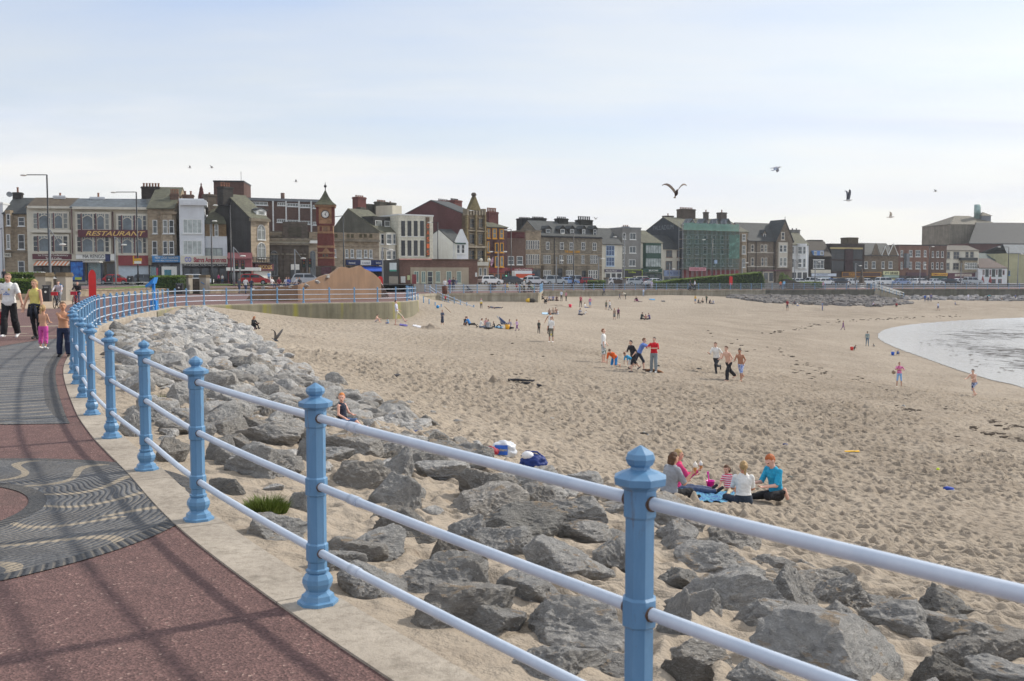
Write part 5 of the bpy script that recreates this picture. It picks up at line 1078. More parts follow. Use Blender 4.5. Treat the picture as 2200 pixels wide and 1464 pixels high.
for q in (a_, c_): sg = -1 if q == a_ else 1; rb.hexa([(x_, -.8, za), (q + sg * .3, -.8, z1 - .4), (q + sg * .3, 5, z1 - .4), (x_, 5, za)], [(x_, -.8, za + .25), (q + sg * .3, -.8, z1 - .15), (q + sg * .3, 5, z1 - .15), (x_, 5, za + .25)])
rb.build('gable_roof', SL_D, b.root); MB().tube([(x_, -.6, za), (x_, -.6, za + .9)], .06, 5).build('finial', DARKM, b.root)
STW = mat((190, 184, 172), .8, .1, 2)
b.win([(1613, 526, 1620, 542), (1613, 554, 1620, 572)], 1, 2, STW, 0, 0.2, GL[1]); b.win([(1634, 526, 1640, 542), (1642, 526, 1648, 542), (1635, 554, 1641, 572), (1643, 554, 1648, 572)], 1, 2, STW, 0, 0.16); b.box('bay', STW, 1673, 521, 1692, 576, 0.6, 1.0); b.win([(1675, 527, 1681, 542), (1683, 527, 1690, 542), (1675, 554, 1681, 572), (1683, 554, 1690, 572)], 1, 2, WHITE, 1.02); b.win([(1678, 499, 1686, 516)], 1, 2, STW, 0.62, .2)
b.box('string_course', STW, 1606, 542.5, 1664, 544, 0, 0.12); b.box('string_course', STW, 1606, 572.5, 1664, 574, 0, 0.12); b.dormer(1640, 503, 1645, 516, 1.2, masonry((120, 110, 98)), SL_D, 495); b.pipe(1624, 518, 600); b.pipe(1662, 518, 600); b.box('shopfront', mat((92, 62, 66), .6, .1, 3), 1616, 580, 1699, 583, 0.6, 1.1); b.shop(1618, 584, 1662, 608, STW, 4)
b = Bld('white_bay_house', 'white-painted house with paired bay windows left of the stone mansard shop', 1699, 1736, 253, 22)
b.gable(526, 500, WROUGH, SL_O, 9); b.bay(1712, 524, 1735, 578, WROUGH, 0.7); b.win([(1700, 530, 1706, 546), (1700, 556, 1706, 575)], 1, 2, gl=GL[2]); b.win([(1714, 530, 1723, 546), (1725, 530, 1731, 546), (1714, 556, 1722, 575), (1725, 556, 1731, 575)], 1, 2, out=.72, gl=GL[2]); b.chimney(1698, 1715, 494, 508, 5, GREYW, 2, 1.4, DARKM, 3); b.shop(1700, 583, 1735, 611, WHITE, 3)
b = Bld('mansard_shop', 'brown stone shop with blue dormer window in a dark mansard roof', 1736, 1784, 257, 22)
b.flat(549, masonry((104, 90, 76), sx=.4, sz=.2), 9); b.gable(549, 520, masonry((70, 64, 58)), slate((66, 60, 54)), 9, 0.3, s0=0, s1=b.W); b.box('dormer', mat((90, 130, 186), .6, .1, 3), 1748, 539, 1770, 549, -2.0, 0.3); b.win([(1749, 540, 1755, 548.5), (1762, 540, 1769, 548.5)], 2, 1, out=.31, gl=GL[3], sill=False); b.win([(1747, 559, 1770, 577)], 3, 2, gl=GL[2], hood=True); b.chimney(1738, 1762, 516, 534, 4, masonry((76, 72, 64)), 0, 2)
b.sign(1743, 580, 1785, 587, CREAM2); b.sign(1744, 588, 1797, 594, mat((196, 206, 220), .6, .1, 3)); b.text('RAJ LEGENDS', 1755, 589.5, 1778, 593, NAVY, .31); b.shutter(1745, 595, 1784, 611, SHUT)
b = Bld('glazed_arcade', 'brown panelled block with tall dark glazing above a gold-lettered fascia', 1784, 1856, 261, 20)
b.flat(524, masonry((72, 64, 62), sx=1, sz=.5), 10); b.box('band', mat((176, 160, 116), .7, .1, 3), 1784, 532, 1854, 535.5, 0, 0.2); b.box('pier', masonry((72, 58, 60)), 1816, 535, 1832, 583, 0, 0.35)
b.win([(1786, 537, 1814, 557), (1786, 561, 1814, 583), (1833, 537, 1853, 557), (1833, 561, 1853, 583)], 4, 2, DARKM, .02, .08, GL[1], sill=False); b.chimney(1814, 1836, 511, 526, 5, masonry((92, 82, 66)), 0, 3); b.sign(1809, 585, 1893, 595, mat((82, 60, 54), .6, .1, 3), 0.05, .4, YFR); b.text('FUNLAND', 1824, 587, 1840, 593, YFR, .41); b.shop(1790, 596, 1856, 612, masonry((150, 134, 112)), 5)
b = Bld('gabled_shops', 'pair of stone shops with white-edged steep gables above the burger sign', 1856, 1929, 266, 20)
b.gable(549, 524, masonry((118, 106, 92), sx=.4, sz=.2), SL_D, 10)
for u0, u1, va, tm in ((1873, 1888, 525, STONE), (1894, 1906, 532, WHITE), (1908, 1927, 525, WHITE)):
 q0, q1, h0, h1 = b.rect(u0, 549, u1, 560); za = b.sz((u0 + u1) / 2, va)[1]; xm = (q0 + q1) / 2
 MB().prism([(q0, .3, h1 - .5), (q1, .3, h1 - .5), (q1, .3, h1), (xm, .3, za), (q0, .3, h1)], (0, -.5, 0)).build('gable', masonry((118, 106, 92), sx=.4, sz=.2), b.root); MB().tube([(q0 - .2, -.3, h1), (xm, -.3, za + .15), (q1 + .2, -.3, h1)], .16, 4, smooth=False).build('bargeboard', tm, b.root)
b.win([(1857, 562, 1864, 577), (1873, 562, 1881, 577), (1894, 562, 1900, 577), (1909, 562, 1917, 577), (1896, 541, 1900, 548), (1914, 541, 1920, 549)], 1, 2, gl=GL[2]); b.sign(1898, 583, 1932, 591, mat((216, 214, 170), .6, .1, 3)); b.text('JAYS', 1901, 584.5, 1910, 590, DGREEN, .31, 0, .02); b.text('DOUBLE BURGERS', 1912, 584.5, 1930, 590, LETK, .31, 0, .01); b.shutter(1902, 599, 1929, 611, mat((206, 196, 130), .6, .1, 3)); b.box('canopy', mat((150, 170, 160), .6, .1, 3), 1900, 592, 1932, 597, 0, 1.0); b.shop(1858, 596, 1896, 612, DARKM, 3)
b = Bld('red_brick_building', 'flat-topped red brick building with a grey fire escape over a purple shop', 1929, 1995, 271, 18)
b.flat(528, BRICK, 10, cop=DARKM); b.win([(1935, 538, 1940, 552), (1953, 538, 1960, 552), (1967, 538, 1977, 552), (1985, 538, 1990, 552), (1935, 563, 1939, 578), (1953, 563, 1959, 578), (1967, 563, 1977, 578), (1984, 563, 1989, 578)], 2, 2, gl=GL[2]); b.box('fire_escape', GREYM, 1948, 545, 1954, 576, 0, 1.2); b.box('fascia', mat((84, 58, 68), .6, .1, 3), 1949, 586, 1990, 592, 0.05, .5); b.shop(1932, 592, 1994, 613, mat((76, 58, 64), .6, .2, 3), 5, GL[1])
b = Bld('brown_building', 'brown brick building with six dark windows above a yellow shop sign', 1995, 2032, 276, 17)
b.flat(528, DBRICK, 10, cop=DARKM); b.win([(2002, 540, 2006, 553), (2012, 540, 2017, 553), (2022, 540, 2027, 553), (2001, 564, 2005, 578), (2011, 564, 2016, 578), (2021, 564, 2026, 578)], 1, 2, gl=GL[1]); b.sign(2002, 587, 2036, 593, YELP); b.text('TEMPO LOUNGE', 2004, 588.5, 2034, 592, DRED, .31, 0, .01); b.shutter(2002, 594, 2035, 612, DGREEN)
b = Bld('cream_building', 'cream building with grey-framed windows above the maroon shop at far right', 2032, 2101, 279, 16)
b.gable(539, 529, CREAM2, slate((84, 78, 70)), 9); GRF = mat((150, 146, 136), .7, .1, 3)
b.win([(2034, 541, 2041, 556), (2074, 541, 2081, 554), (2084, 541, 2092, 554), (2033, 565, 2040, 580)], 1, 2, GRF, 0, .12); b.win([(2048, 541, 2061, 557), (2047, 565, 2060, 580)], 2, 2, GRF, 0, .12); b.box('bay', masonry((150, 140, 120)), 2068, 560, 2100, 584, 0, 1.0); b.win([(2073, 565, 2099, 578)], 5, 2, WHITE, 1.02); b.box('bay_roof', SL_D, 2066, 554, 2101, 560, 0, 1.2); b.box('shopfront', mat((92, 54, 64), .6, .12, 3), 2036, 587, 2103, 612, 0, .3); b.sign(2052, 589, 2088, 594, CREAM, .3, .4); b.text('PLEASURELAND', 2056, 590, 2084, 593.2, DRED, .41)
b = Bld('white_pub', 'low white pub with a dark brown roof and dark sash windows', 2101, 2163, 280, 12)
b.gable(576, 557, WROUGH, slate((72, 52, 48)), 9, hip=2.5); b.win([(2117, 579, 2124, 594), (2131, 579, 2138, 594), (2145, 579, 2152, 594)], 2, 2, DGREEN, gl=GL[1]); b.win([(2111, 580, 2115, 591), (2126, 580, 2129, 591), (2140, 580, 2143, 591), (2154, 581, 2158, 591)], 1, 1, mat((130, 70, 70), .7, .1, 3), part='wall_panel', sill=False); b.win([(2128, 600, 2139, 612), (2144, 600, 2152, 612)], 1, 1, DRED, part='door', sill=False)
b = Bld('cream_hall', 'tall cream-green rendered hall at the right edge behind the white pub', 2160, 2290, 296, 10)
b.gable(545, 527, masonry((170, 168, 136), (166, 164, 132), 2, 1, .05, .4), SL_G, 14, hip=4); b.win([(2165, 582, 2170, 592)], 1, 1, BLUEP)
b = Bld('low_hall', 'low cream wall with a green slate roof between the pub and theatre', 2102, 2162, 300, 10)
b.gable(560, 546, masonry((170, 166, 134), (166, 162, 130), 2, 1, .05, .4), slate((78, 92, 92)), 10)
b = Bld('theatre_tower', 'bare concrete theatre fly tower with a hipped roof, lantern and green cylinder', 2038, 2102, 330, 10)
FLY = masonry((140, 134, 120), (132, 126, 112), 3, 1.5, .05, .9)
b.flat(483, FLY, 16, s1=b.sz(2150, 500)[0]); W_ = b.sz(2150, 500)[0]; zt = b.zback(W_ / 2, 0, 483); zr = b.zback(W_ / 2, -8, 464)
MB().add([(-.3, -.3, zt + .02), (W_ + .3, -.3, zt + .02), (W_ + .3, 16.3, zt + .02), (-.3, 16.3, zt + .02), (W_ * .38, 8, zr), (W_ * .66, 8, zr)], [(0, 1, 5, 4), (1, 2, 5), (2, 3, 4, 5), (3, 0, 4), (3, 2, 1, 0)]).build('roof', slate((110, 104, 92)), b.root)
q0, q1, h0, h1 = b.rect(2110, 464, 2129, 474, -4); MB().box(q0, q1, 4, 8, h0 - 1.5, h1).build('lantern', GREYM, b.root); MB().add([(q0 - .4, 3.6, h1), (q1 + .4, 3.6, h1), (q1 + .4, 8.4, h1), (q0 - .4, 8.4, h1), ((q0 + q1) / 2, 6, h1 + 1.4)], [(0, 1, 4), (1, 2, 4), (2, 3, 4), (3, 0, 4), (3, 2, 1, 0)]).build('lantern_roof', slate((110, 104, 92)), b.root)
q0, q1, h0, h1 = b.rect(2094, 440, 2106, 461, -6); MB().lathe([(1, h0 - 1.5), (1.0, h0), ((q1 - q0) / 2, h0), ((q1 - q0) / 2, h1)], 12, ((q0 + q1) / 2, 6, 0)).build('cylinder_sign', mat((150, 176, 172), .5, .3, .9), b.root)
b = Bld('theatre_hall', 'large red brick theatre auditorium under a broad dark slate roof at far right', 2078, 2330, 318, 8)
b.gable(524, 480, masonry((98, 70, 66), sx=.24, sz=.08), slate((46, 50, 54)), 26, 0.5, hip=11);
ct = Bld('clock_tower', 'red brick and stone clock tower with a flared slate spire on the seafront', 684, 717, 126, 8, 'clock tower')
W_ = ct.W; h = lambda v: ct.sz(700, v, 0)[1]; RB2 = masonry((112, 68, 62), sx=.22, sz=.075); SB = masonry((156, 124, 96), sx=.4, sz=.2)
def stage(part, m, v0, v1, g=0.0): return MB().box(-g, W_ + g, -g, W_ + g, h(v1), h(v0)).build(part, m, ct.root)
stage('plinth', DSTONE, 572, 612, .28); stage('shaft', RB2, 502, 571.8, .05); stage('stone_band', SB, 528, 533, .12); stage('stone_band', SB, 542, 545, .12); stage('stone_band', SB, 553, 556, .1); stage('panel_stage', SB, 483, 501.8, .02); stage('brick_band', RB2, 481, 485, .12); stage('clock_stage', masonry((168, 134, 104), sx=.4, sz=.2), 445, 480.8, .0); stage('cornice', SB, 440, 445.2, .3)
for a_ in (0, W_):
 for c_ in (0, W_): MB().box(a_ - .16, a_ + .16, c_ - .16, c_ + .16, h(480.8), h(445.2)).build('corner_brick', RB2, ct.root)
zt, z0 = h(408), h(440.5); mb = MB(); pr = [(1.42, 0), (1.05, .16), (.72, .36), (.45, .58), (.24, .8), (.06, 1.0)]
mb.lathe([(r_ * W_ * .52 * 1.36, z0 + (zt - z0) * q) for r_, q in pr], 4, (W_ / 2, W_ / 2, 0), smooth=False, ph=math.pi / 4); mb.build('spire', slate((82, 84, 66)), ct.root)
MB().lathe([(.06, zt - .2), (.05, h(402)), (.17, h(401)), (.17, h(397)), (.05, h(396)), (.02, h(390))], 8, (W_ / 2, W_ / 2, 0)).build('finial', DARKM, ct.root)
for sd_ in ('front', 'left'):
 zc = h(461); r_ = W_ * 0.235; M_ = Matrix.Translation((W_ / 2, -.03, zc)) if sd_ == 'front' else Matrix.Translation((-.03, W_ / 2, zc)) @ Matrix.Rotation(R(-90), 4, 'Z')
 f = MB().lathe([(r_, 0), (r_, .05)], 24); c = f.build('clock_face', SIGNW, ct.root); c.matrix_local = M_ @ Matrix.Rotation(R(90), 4, 'X')
 rg = MB().tube([(r_ * 1.05 * math.cos(i * math.pi / 12), r_ * 1.05 * math.sin(i * math.pi / 12), .04) for i in range(25)], .05, 5); rg.build('rim', DARKM, c)
 hm = MB()
 for i in range(12): a_ = i * math.pi / 6; hm.tube([(r_ * .74 * math.cos(a_), r_ * .74 * math.sin(a_), .056), (r_ * .9 * math.cos(a_), r_ * .9 * math.sin(a_), .056)], .022, 4)
 hm.build('hour_marks', LETK, c)
 for an, ln in ((R(90 - 25), .78), (R(90 - 148), .5)): MB().tube([(-math.cos(an) * .1, -math.sin(an) * .1, .07), (math.cos(an) * r_ * ln, math.sin(an) * r_ * ln, .07)], .03, 4).build('hand', LETK, c)
ct.win([(693, 546, 698, 553), (700, 546, 705, 553)], 1, 1, SB, .07, .08, GL[1], sill=False); q0, q1, h0, h1 = ct.rect(690, 533, 711, 545, .1); MB().prism([(q0, -.1, h0), (q1, -.1, h0), ((q0 + q1) / 2, -.1, h1 + .15)], (0, .15, 0)).build('pediment', SB, ct.root)
for q in (686.5, 709): ct.box('brick_panel', RB2, q, 487, q + 5, 497, .02, .05)
MB().box(W_ * .36, W_ * .64, -.06, .02, h(498), h(488)).build('carved_panel', masonry((130, 104, 84)), ct.root)
ct.box('wreath', mat((86, 58, 64), .8, .3, 5), 690, 574, 712, 590, .3, .5)
m_asph = mat((98, 98, 100), 0.9, 0.15, 0.7, 0.3, 30); m_lawn = mat((92, 112, 46), 0.9, 0.3, 1.2, 0.6, 25); m_pave = mat((150, 144, 136), 0.9, 0.12, 1.0, 0.2, 20)
def sheet(name, path, back, m, z, kind='structure'):   # ribbon between two plan polylines with a height function
 vs = []; n = len(path)
 for a, b_ in zip(path, back):
  for k in range(5): q = Vector((a[0], a[1], 0)).lerp(Vector((b_[0], b_[1], 0)), k / 4); vs.append((q.x, q.y, z(q.x, q.y)))
 me = npmesh(name, np.array(vs), grid_faces(n, 5), m, smooth=False)
 if me.polygons[0].normal.z < 0: me.flip_normals()
 o = addobj(name, me); tag(o, kind=kind) if kind else None; return o
RN = [(-150, 127), (-60, 127), (-28, 129), (-14, 141), (-6, 152), (5, 178), (28, 192), (60, 207), (100, 227), (160, 254), (330, 320)]
RF = [(-150, 190), (-60, 190), (-28, 195), (-14, 205), (-2, 220), (12, 240), (35, 262), (66, 285), (100, 310), (160, 350), (330, 420)]
sheet('road', RN, RF, m_asph, lambda x, y: zroad(x))
sheet('pavement', [(a, b + 10) for a, b in RN], [(a, b + 60) for a, b in RN], m_pave, lambda x, y: zroad(x) + 0.12)
def wall(name, label, pts, z0, z1, th, m, cat='wall', cop=None, copm=None):
 t_ = thing(name, label, cat, (pts[0][0], pts[0][1], 0)); o0 = Vector((pts[0][0], pts[0][1], 0)); mb = MB(); mc = MB()
 P_ = [Vector((p[0], p[1], 0)) - o0 for p in pts]; A_ = offset_path(P_, -th / 2); B_ = offset_path(P_, th / 2); A2 = offset_path(P_, -th / 2 - .06); B2 = offset_path(P_, th / 2 + .06)
 zz = z1 if callable(z1) else (lambda i: z1)
 for i in range(len(P_) - 1):
  h0, h1 = zz(i), zz(i + 1); v = lambda p, z: (p.x, p.y, z)
  mb.hexa([v(A_[i], z0), v(B_[i], z0), v(B_[i + 1], z0), v(A_[i + 1], z0)], [v(A_[i], h0), v(B_[i], h0), v(B_[i + 1], h1), v(A_[i + 1], h1)])
  if copm: mc.hexa([v(A2[i], h0), v(B2[i], h0), v(B2[i + 1], h1), v(A2[i + 1], h1)], [v(A2[i], h0 + .1), v(B2[i], h0 + .1), v(B2[i + 1], h1 + .1), v(A2[i + 1], h1 + .1)])
 mb.build('wall_body', m, t_)
 if copm: mc.build('coping', copm, t_)
 return t_
wl = [G(148, 638), G(280, 635), G(400, 632), G(520, 630.5), G(640, 630)]
wall('dwarf_wall', 'low buff brick wall edging the lawn on the left, under the thin fence', wl, -0.05, 0.62, 0.3, TAN2, copm=masonry((170, 156, 134)))
sheet('lawn', [(p.x, p.y + 0.15) for p in wl], [(p.x * 1.02, 131) for p in wl], m_lawn, lambda x, y: 0.60 + max(0, min(1, (y - 100) / 30)) * 0.52)
rw = [(a, b - 0.05) for a, b in RN[3:]]
wall('dwarf_wall', 'long low grey kerb wall between the far promenade and the parked cars', rw, -0.05, lambda i: zroad(rw[i][0]) + 0.1, 0.35, GREYW)
fl = [G(163, 634.5), G(280, 634), G(395, 632)]; fr = resample([Vector((p.x, p.y + .3, 0)) for p in fl], 2.0); t_ = thing('lawn_fence', 'thin grey metal fence along the edge of the lawn', 'fence', fr[0]);
for p in fr: o = MB().tube([(0, 0, .6), (0, 0, 1.45)], .03, 5).build('post', GREYM, t_); o.location = p - fr[0]
for h_ in (1.42, 1.05): MB().tube([p - fr[0] + Vector((0, 0, h_)) for p in fr], .035, 5).build('rail', STEEL, t_)
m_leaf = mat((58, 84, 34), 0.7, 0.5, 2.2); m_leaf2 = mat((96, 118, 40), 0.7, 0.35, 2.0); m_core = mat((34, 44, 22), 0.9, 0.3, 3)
def hedge(name, label, pts, z0, tops, th, n, m=None, cat='hedge', leaf=0.09):
 o0 = Vector((pts[0][0], pts[0][1], 0)); P_ = [Vector((p[0], p[1], 0)) - o0 for p in pts]; t_ = thing(name, label, cat, o0); A_ = offset_path(P_, -th / 2); B_ = offset_path(P_, th / 2); mb = MB(); v = lambda p, z: (p.x, p.y, z)
 for i in range(len(P_) - 1):
  a, b_, c, d = A_[i], B_[i], B_[i + 1], A_[i + 1]; mb.hexa([v(a, z0), v(b_, z0), v(c, z0), v(d, z0)], [v(a, tops[i] - .08), v(b_, tops[i] - .08), v(c, tops[i + 1] - .08), v(d, tops[i + 1] - .08)])
 mb.build('branches', m_core, t_); lb = MB(); rg = random.Random(len(label)); seg = [(P_[i + 1] - P_[i]).length for i in range(len(P_) - 1)]; tot = sum(seg)
 for _ in range(n):
  x = rg.random() * tot; i = 0
  while i < len(seg) - 1 and x > seg[i]: x -= seg[i]; i += 1
  q = x / seg[i]; h_ = tops[i] + (tops[i + 1] - tops[i]) * q; k = rg.random()
  if k < 0.4: p = A_[i].lerp(A_[i + 1], q).lerp(B_[i].lerp(B_[i + 1], q), rg.random()); z = h_ + rg.gauss(0, .05)
  elif k < 0.85: p = B_[i].lerp(B_[i + 1], q); z = z0 + (h_ - z0) * rg.random()
  else: p = (A_[i] if x < tot / 2 else A_[i + 1]).lerp(B_[i] if x < tot / 2 else B_[i + 1], rg.random()); z = z0 + (h_ - z0) * rg.random()
  p = p + Vector((rg.gauss(0, .06), rg.gauss(0, .06), 0)); c = Vector((p.x, p.y, z)); s_ = leaf * rg.uniform(.6, 1.4); a = Vector((rg.gauss(0, 1), rg.gauss(0, 1), rg.gauss(0, 1))).normalized(); e = a.orthogonal().normalized()
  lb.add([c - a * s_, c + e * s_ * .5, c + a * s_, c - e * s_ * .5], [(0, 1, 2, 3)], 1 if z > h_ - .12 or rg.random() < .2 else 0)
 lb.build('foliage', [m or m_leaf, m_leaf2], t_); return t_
q = [P(-60, 640, 88), P(80, 640, 88)]; hedge('clipped_hedge', 'dark clipped hedge behind the couple, above the low beige wall', q, 0, [zat(88, 602)] * 2, 2.0, 9000)
wall('low_wall', 'low beige stone wall in front of the dark hedge at left', [P(-80, 640, 85), P(84, 640, 85)], -.05, zat(85, 632), .5, TAN2)
q = [P(24, 620, 104), P(84, 620, 104)]; hedge('clipped_hedge', 'farther hedge on the bank behind the seated pensioners at left', q, 0.2, [zat(104, 588)] * 2, 2.0, 5000)
q = [P(330, 620, 118), P(393, 620, 118)]; hedge('clipped_hedge', 'rounded green hedge on the lawn under the blue shop sign', q, .6, [zat(118, 595), zat(118, 594)], 2.0, 6000)
us = [1405, 1450, 1500, 1550, 1600, 1628, 1638]; vs_ = [607, 601.5, 597, 592.5, 588.5, 585.5, 600]; hy = [187, 187.5, 188, 188.5, 189, 189.5, 189.5]
hedge('sloping_hedge', 'long wedge-shaped green hedge rising to the right in front of the scaffold', [P(u, 615, y) for u, y in zip(us, hy)], 0, [zat(y, v) for v, y in zip(vs_, hy)], 3.0, 16000, leaf=.13)
hedge('low_hedge', 'low clipped hedge right of the seafront steps', [P(1714, 615, 196), P(1762, 615, 199)], 0, [zat(197, 607)] * 2, 1.2, 2500, leaf=.13)
hedge('low_hedge', 'low hedge under the far pillars in front of the inn', [P(1266, 615, 183), P(1296, 615, 185)], 0, [zat(184, 604)] * 2, 1.2, 2000, leaf=.12)
for i, (u, v) in enumerate(((1680, 587), (1689, 592), (1697, 598), (1705, 604))):
 mb = MB(); p = P(u, 612, 192 + i); rg = random.Random(i); h_ = zat(p.y, v)
 for _ in range(700):
  z = .3 + (h_ - .3) * rg.random() ** .7; r_ = 0.75 * math.sqrt(max(0, 1 - (z / h_) ** 2)) + .15; a_ = rg.uniform(0, 6.28); c = Vector((r_ * math.cos(a_) * rg.random() ** .5, r_ * math.sin(a_) * rg.random() ** .5, z)); s1_ = .16 * rg.uniform(.6, 1.3); a = Vector((rg.gauss(0, .5), rg.gauss(0, .5), 1)).normalized(); e = a.orthogonal().normalized(); mb.add([c - a * s1_, c + e * s1_ * .4, c + a * s1_, c - e * s1_ * .4], [(0, 1, 2, 3)], rg.random() < .5)
 t_ = thing('spiky_shrub', 'spiky green shrub on the bank beside the seafront steps, number of a descending row', 'shrub', (p.x, p.y, 0), 0, 'shrubs stepping down the bank'); t_['label'] = 'spiky green shrub in the row stepping down the bank right of the seafront steps'
 mb.build('foliage', [m_leaf, m_leaf2], t_); MB().tube([(0, 0, 0), (0, 0, h_ * .6)], .06, 5).build('stem', m_core, t_)
t_ = thing('stone_steps', 'broad stone steps climbing from the far promenade beside the wedge hedge', 'steps', P(1664, 614, 187)); o0 = Vector(t_.location)
x0_, x1_ = xat(1640, 187), xat(1692, 187)
for i in range(7): MB().box(x0_ - o0.x, x1_ - o0.x - i * .0, i * .9, i * .9 + 1.2, -o0.z - .1, -o0.z + .17 * (i + 1)).build('step', masonry((132, 128, 120)), t_)
t_.location.z = o0.z
mb = MB(); a_ = P(1692, 612, 188) ; mb.prism([(0, 0, -.1), (6.5, 1.5, -.1), (6.5, 1.5, .2), (1.5, 0.3, 1.5), (0, 0, 1.9)], (0, 5, 0)); o = mb.build('stone_bank', masonry((92, 90, 82))); o.location = (a_.x, a_.y, 0); tag(o, 'dark sloping stone bank with shrubs right of the seafront steps', 'embankment')
def pillar(u0, u1, vt, vb, Y, label, arrow=False, m=None):
 w_ = (u1 - u0) * pxm(Y); p = P((u0 + u1) / 2, vb, Y); h_ = zat(Y, vt) - p.z; t_ = thing('gate_pillar', label, 'pillar', p, R(-14), 'square rendered pillars beside the promenade')
 MB().box(-w_ * .43, w_ * .43, -w_ * .43, w_ * .43, 0, h_ * .86).build('shaft', m or masonry((172, 166, 154), sx=2, sz=1, var=.05), t_); mb = MB(); mb.box(-w_ * .5, w_ * .5, -w_ * .5, w_ * .5, h_ * .86, h_ * .95); mb.box(-w_ * .46, w_ * .46, -w_ * .46, w_ * .46, h_ * .95, h_); mb.build('cap', masonry((120, 108, 88)), t_)
 if arrow: mb = MB(); mb.tube([(-w_ * .22, -w_ * .45, h_ * .62), (w_ * .22, -w_ * .45, h_ * .5)], .05, 4); mb.build('plaque', BLUEP, t_)
pillar(82, 111, 586, 646, 82, 'square pale pillar with a stone cap behind the woman in yellow'); pillar(127, 153, 586, 646, 82, 'square pale pillar with a small blue plaque left of the bus shelter', True)
pillar(394, 412, 591, 631, 120, 'square pale pillar left of the wall opening below the amusements'); pillar(431, 449, 591, 631, 120, 'square pale pillar right of the wall opening below the amusements', True)
pillar(1297, 1308, 597, 612, 186, 'stubby grey pillar left of the far wall panel below the cream shop', m=GREYW); pillar(1337, 1346, 597, 612, 186, 'stubby grey pillar right of the far wall panel, below the grey flats', m=GREYW)
wall('panel_wall', 'dark stone panel wall between the two pillars on the left lawn', [P(412, 630, 121), P(431, 630, 121)], -.05, zat(121, 599), .3, DSTONE)
wall('panel_wall', 'dark stone wall between the two cap-topped pillars behind the woman', [P(110, 646, 84), P(128, 646, 84)], -.05, zat(84, 599), .3, DSTONE)
wall('panel_wall', 'dark panel wall between the two stubby far pillars', [P(1308, 612, 187), P(1337, 612, 187)], -.05, zat(187, 601), .3, DSTONE)
m_ply, t, N, L, bs = newmat('weathered_plywood')
tc = N('ShaderNodeTexCoord').outputs['Object']
c_ = ramp(t, noise_tex(t, mapping(t, tc, (1.2, 1.2, .2)), 1.3, 6, .7), [(.3, lin((124, 98, 76))), (.7, lin((150, 120, 94)))]); L(mixc(t, ramp(t, noise_tex(t, tc, .5, 4, .6), [(.5, (0, 0, 0, 1)), (.68, (.5, .5, .5, 1))]), c_, lin((112, 92, 76))), bs.inputs['Base Color']); bs.inputs['Roughness'].default_value = .85
hd = thing('plywood_hoarding', 'wave-topped brown plywood hoarding around a stone mound on the apron', 'hoarding', G(640, 648))
def panel(pa, pb, prof, th=.25):
 a, b_ = Vector((pa[0], pa[1], 0)), Vector((pb[0], pb[1], 0)); n_ = Vector(((b_ - a).y, -(b_ - a).x, 0)).normalized(); pts = []
 for u, v in prof:
  d = ray(u, v); o = Vector((0, 0, CAMH)) - a; k = -o.dot(n_) / d.dot(n_); pts.append(Vector((0, 0, CAMH)) + d * k - Vector(hd.location))
 bot = [p.copy() for p in (pts[-1], pts[0])]
 for q in bot: q.z = -.02
 MB().prism(pts + bot, -n_ * th).build('panel', m_ply, hd); return pts
g0, g1, g2 = G(640, 648), G(527, 646), G(819, 642.5)
pr2 = [(640, 613), (652, 611), (665, 606), (678, 602), (689, 595), (700, 591), (713, 588.5), (722, 582), (729, 576), (735, 573.5), (743, 574.5), (752, 577), (765, 574), (775, 571), (783, 578), (791, 581), (800, 586), (807, 591), (811, 595), (816, 600), (819, 605)]
pr1 = [(528, 645), (534, 637), (540, 629), (546, 622), (554, 616.5), (570, 617), (585, 618.5), (600, 616), (620, 616), (630, 614), (640, 613)]
pp = panel(g0, g2, pr2); pq = panel(g1, g0, pr1)
for i, p in enumerate(pp[1:7:2] + pq[3::2]):
 st = addobj('capstone', POOL[i % 16], hd); st.location = p + Vector((0.0, .35, -.12)); st.scale = (.42, .3, .2); st.rotation_euler = (0, 0, i)
mb = MB(); n_ = len(pp)
base_ = [Vector((p.x * .95 + .3, p.y + 1.6, max(.2, p.z - .5))) for p in pp]; mb.add([p + Vector((0, .2, -.2)) for p in pp] + base_ + [Vector((p.x, p.y + 4, .05)) for p in base_], [(i, i + 1, n_ + i + 1, n_ + i) for i in range(n_ - 1)] + [(n_ + i, n_ + i + 1, 2 * n_ + i + 1, 2 * n_ + i) for i in range(n_ - 1)]); mb.build('mound', m_rock, hd)
def bin_(u, vt, vb, Y, label, w_=.55):
 p = P(u, vb, Y); h_ = zat(Y, vt) - p.z; t_ = thing('litter_bin', label, 'bin', p, .1, 'black litter bins'); r_ = w_ / 2; MB().box(-r_, r_, -r_, r_, 0, h_ * .8).build('body', DARKM, t_); mb = MB(); mb.box(-r_ * .9, r_ * .9, -r_ * .5, r_ * .9, h_ * .8, h_ * .93); mb.prism([(-r_, -r_, h_ * .93), (r_, -r_, h_ * .93), (r_, -r_ * .5, h_), (-r_, -r_ * .5, h_)], (0, r_ * 1.5, 0)); mb.build('lid', DARKM, t_); MB().box(-r_ * .6, r_ * .6, -r_ * .52, -r_ * .48, h_ * .83, h_ * .91).build('slot', STEEL, t_); MB().lathe([(.09, 0), (.09, .01)], 10).build('badge', SIGNW, t_).matrix_local = Matrix.Translation((0, -r_ - .002, h_ * .6)) @ Matrix.Rotation(R(90), 4, 'X')
bin_(101, 613, 649, 78, 'black litter bin with a white badge behind the woman in yellow'); bin_(386, 609, 632, 112, 'black litter bin in front of the left lawn, beside the wall', .75); bin_(236, 594, 612, 127, 'black bin beside the red saloon, in front of its boot', .7); bin_(280, 593, 608, 133, 'black bin in front of the red saloon bonnet', .7)
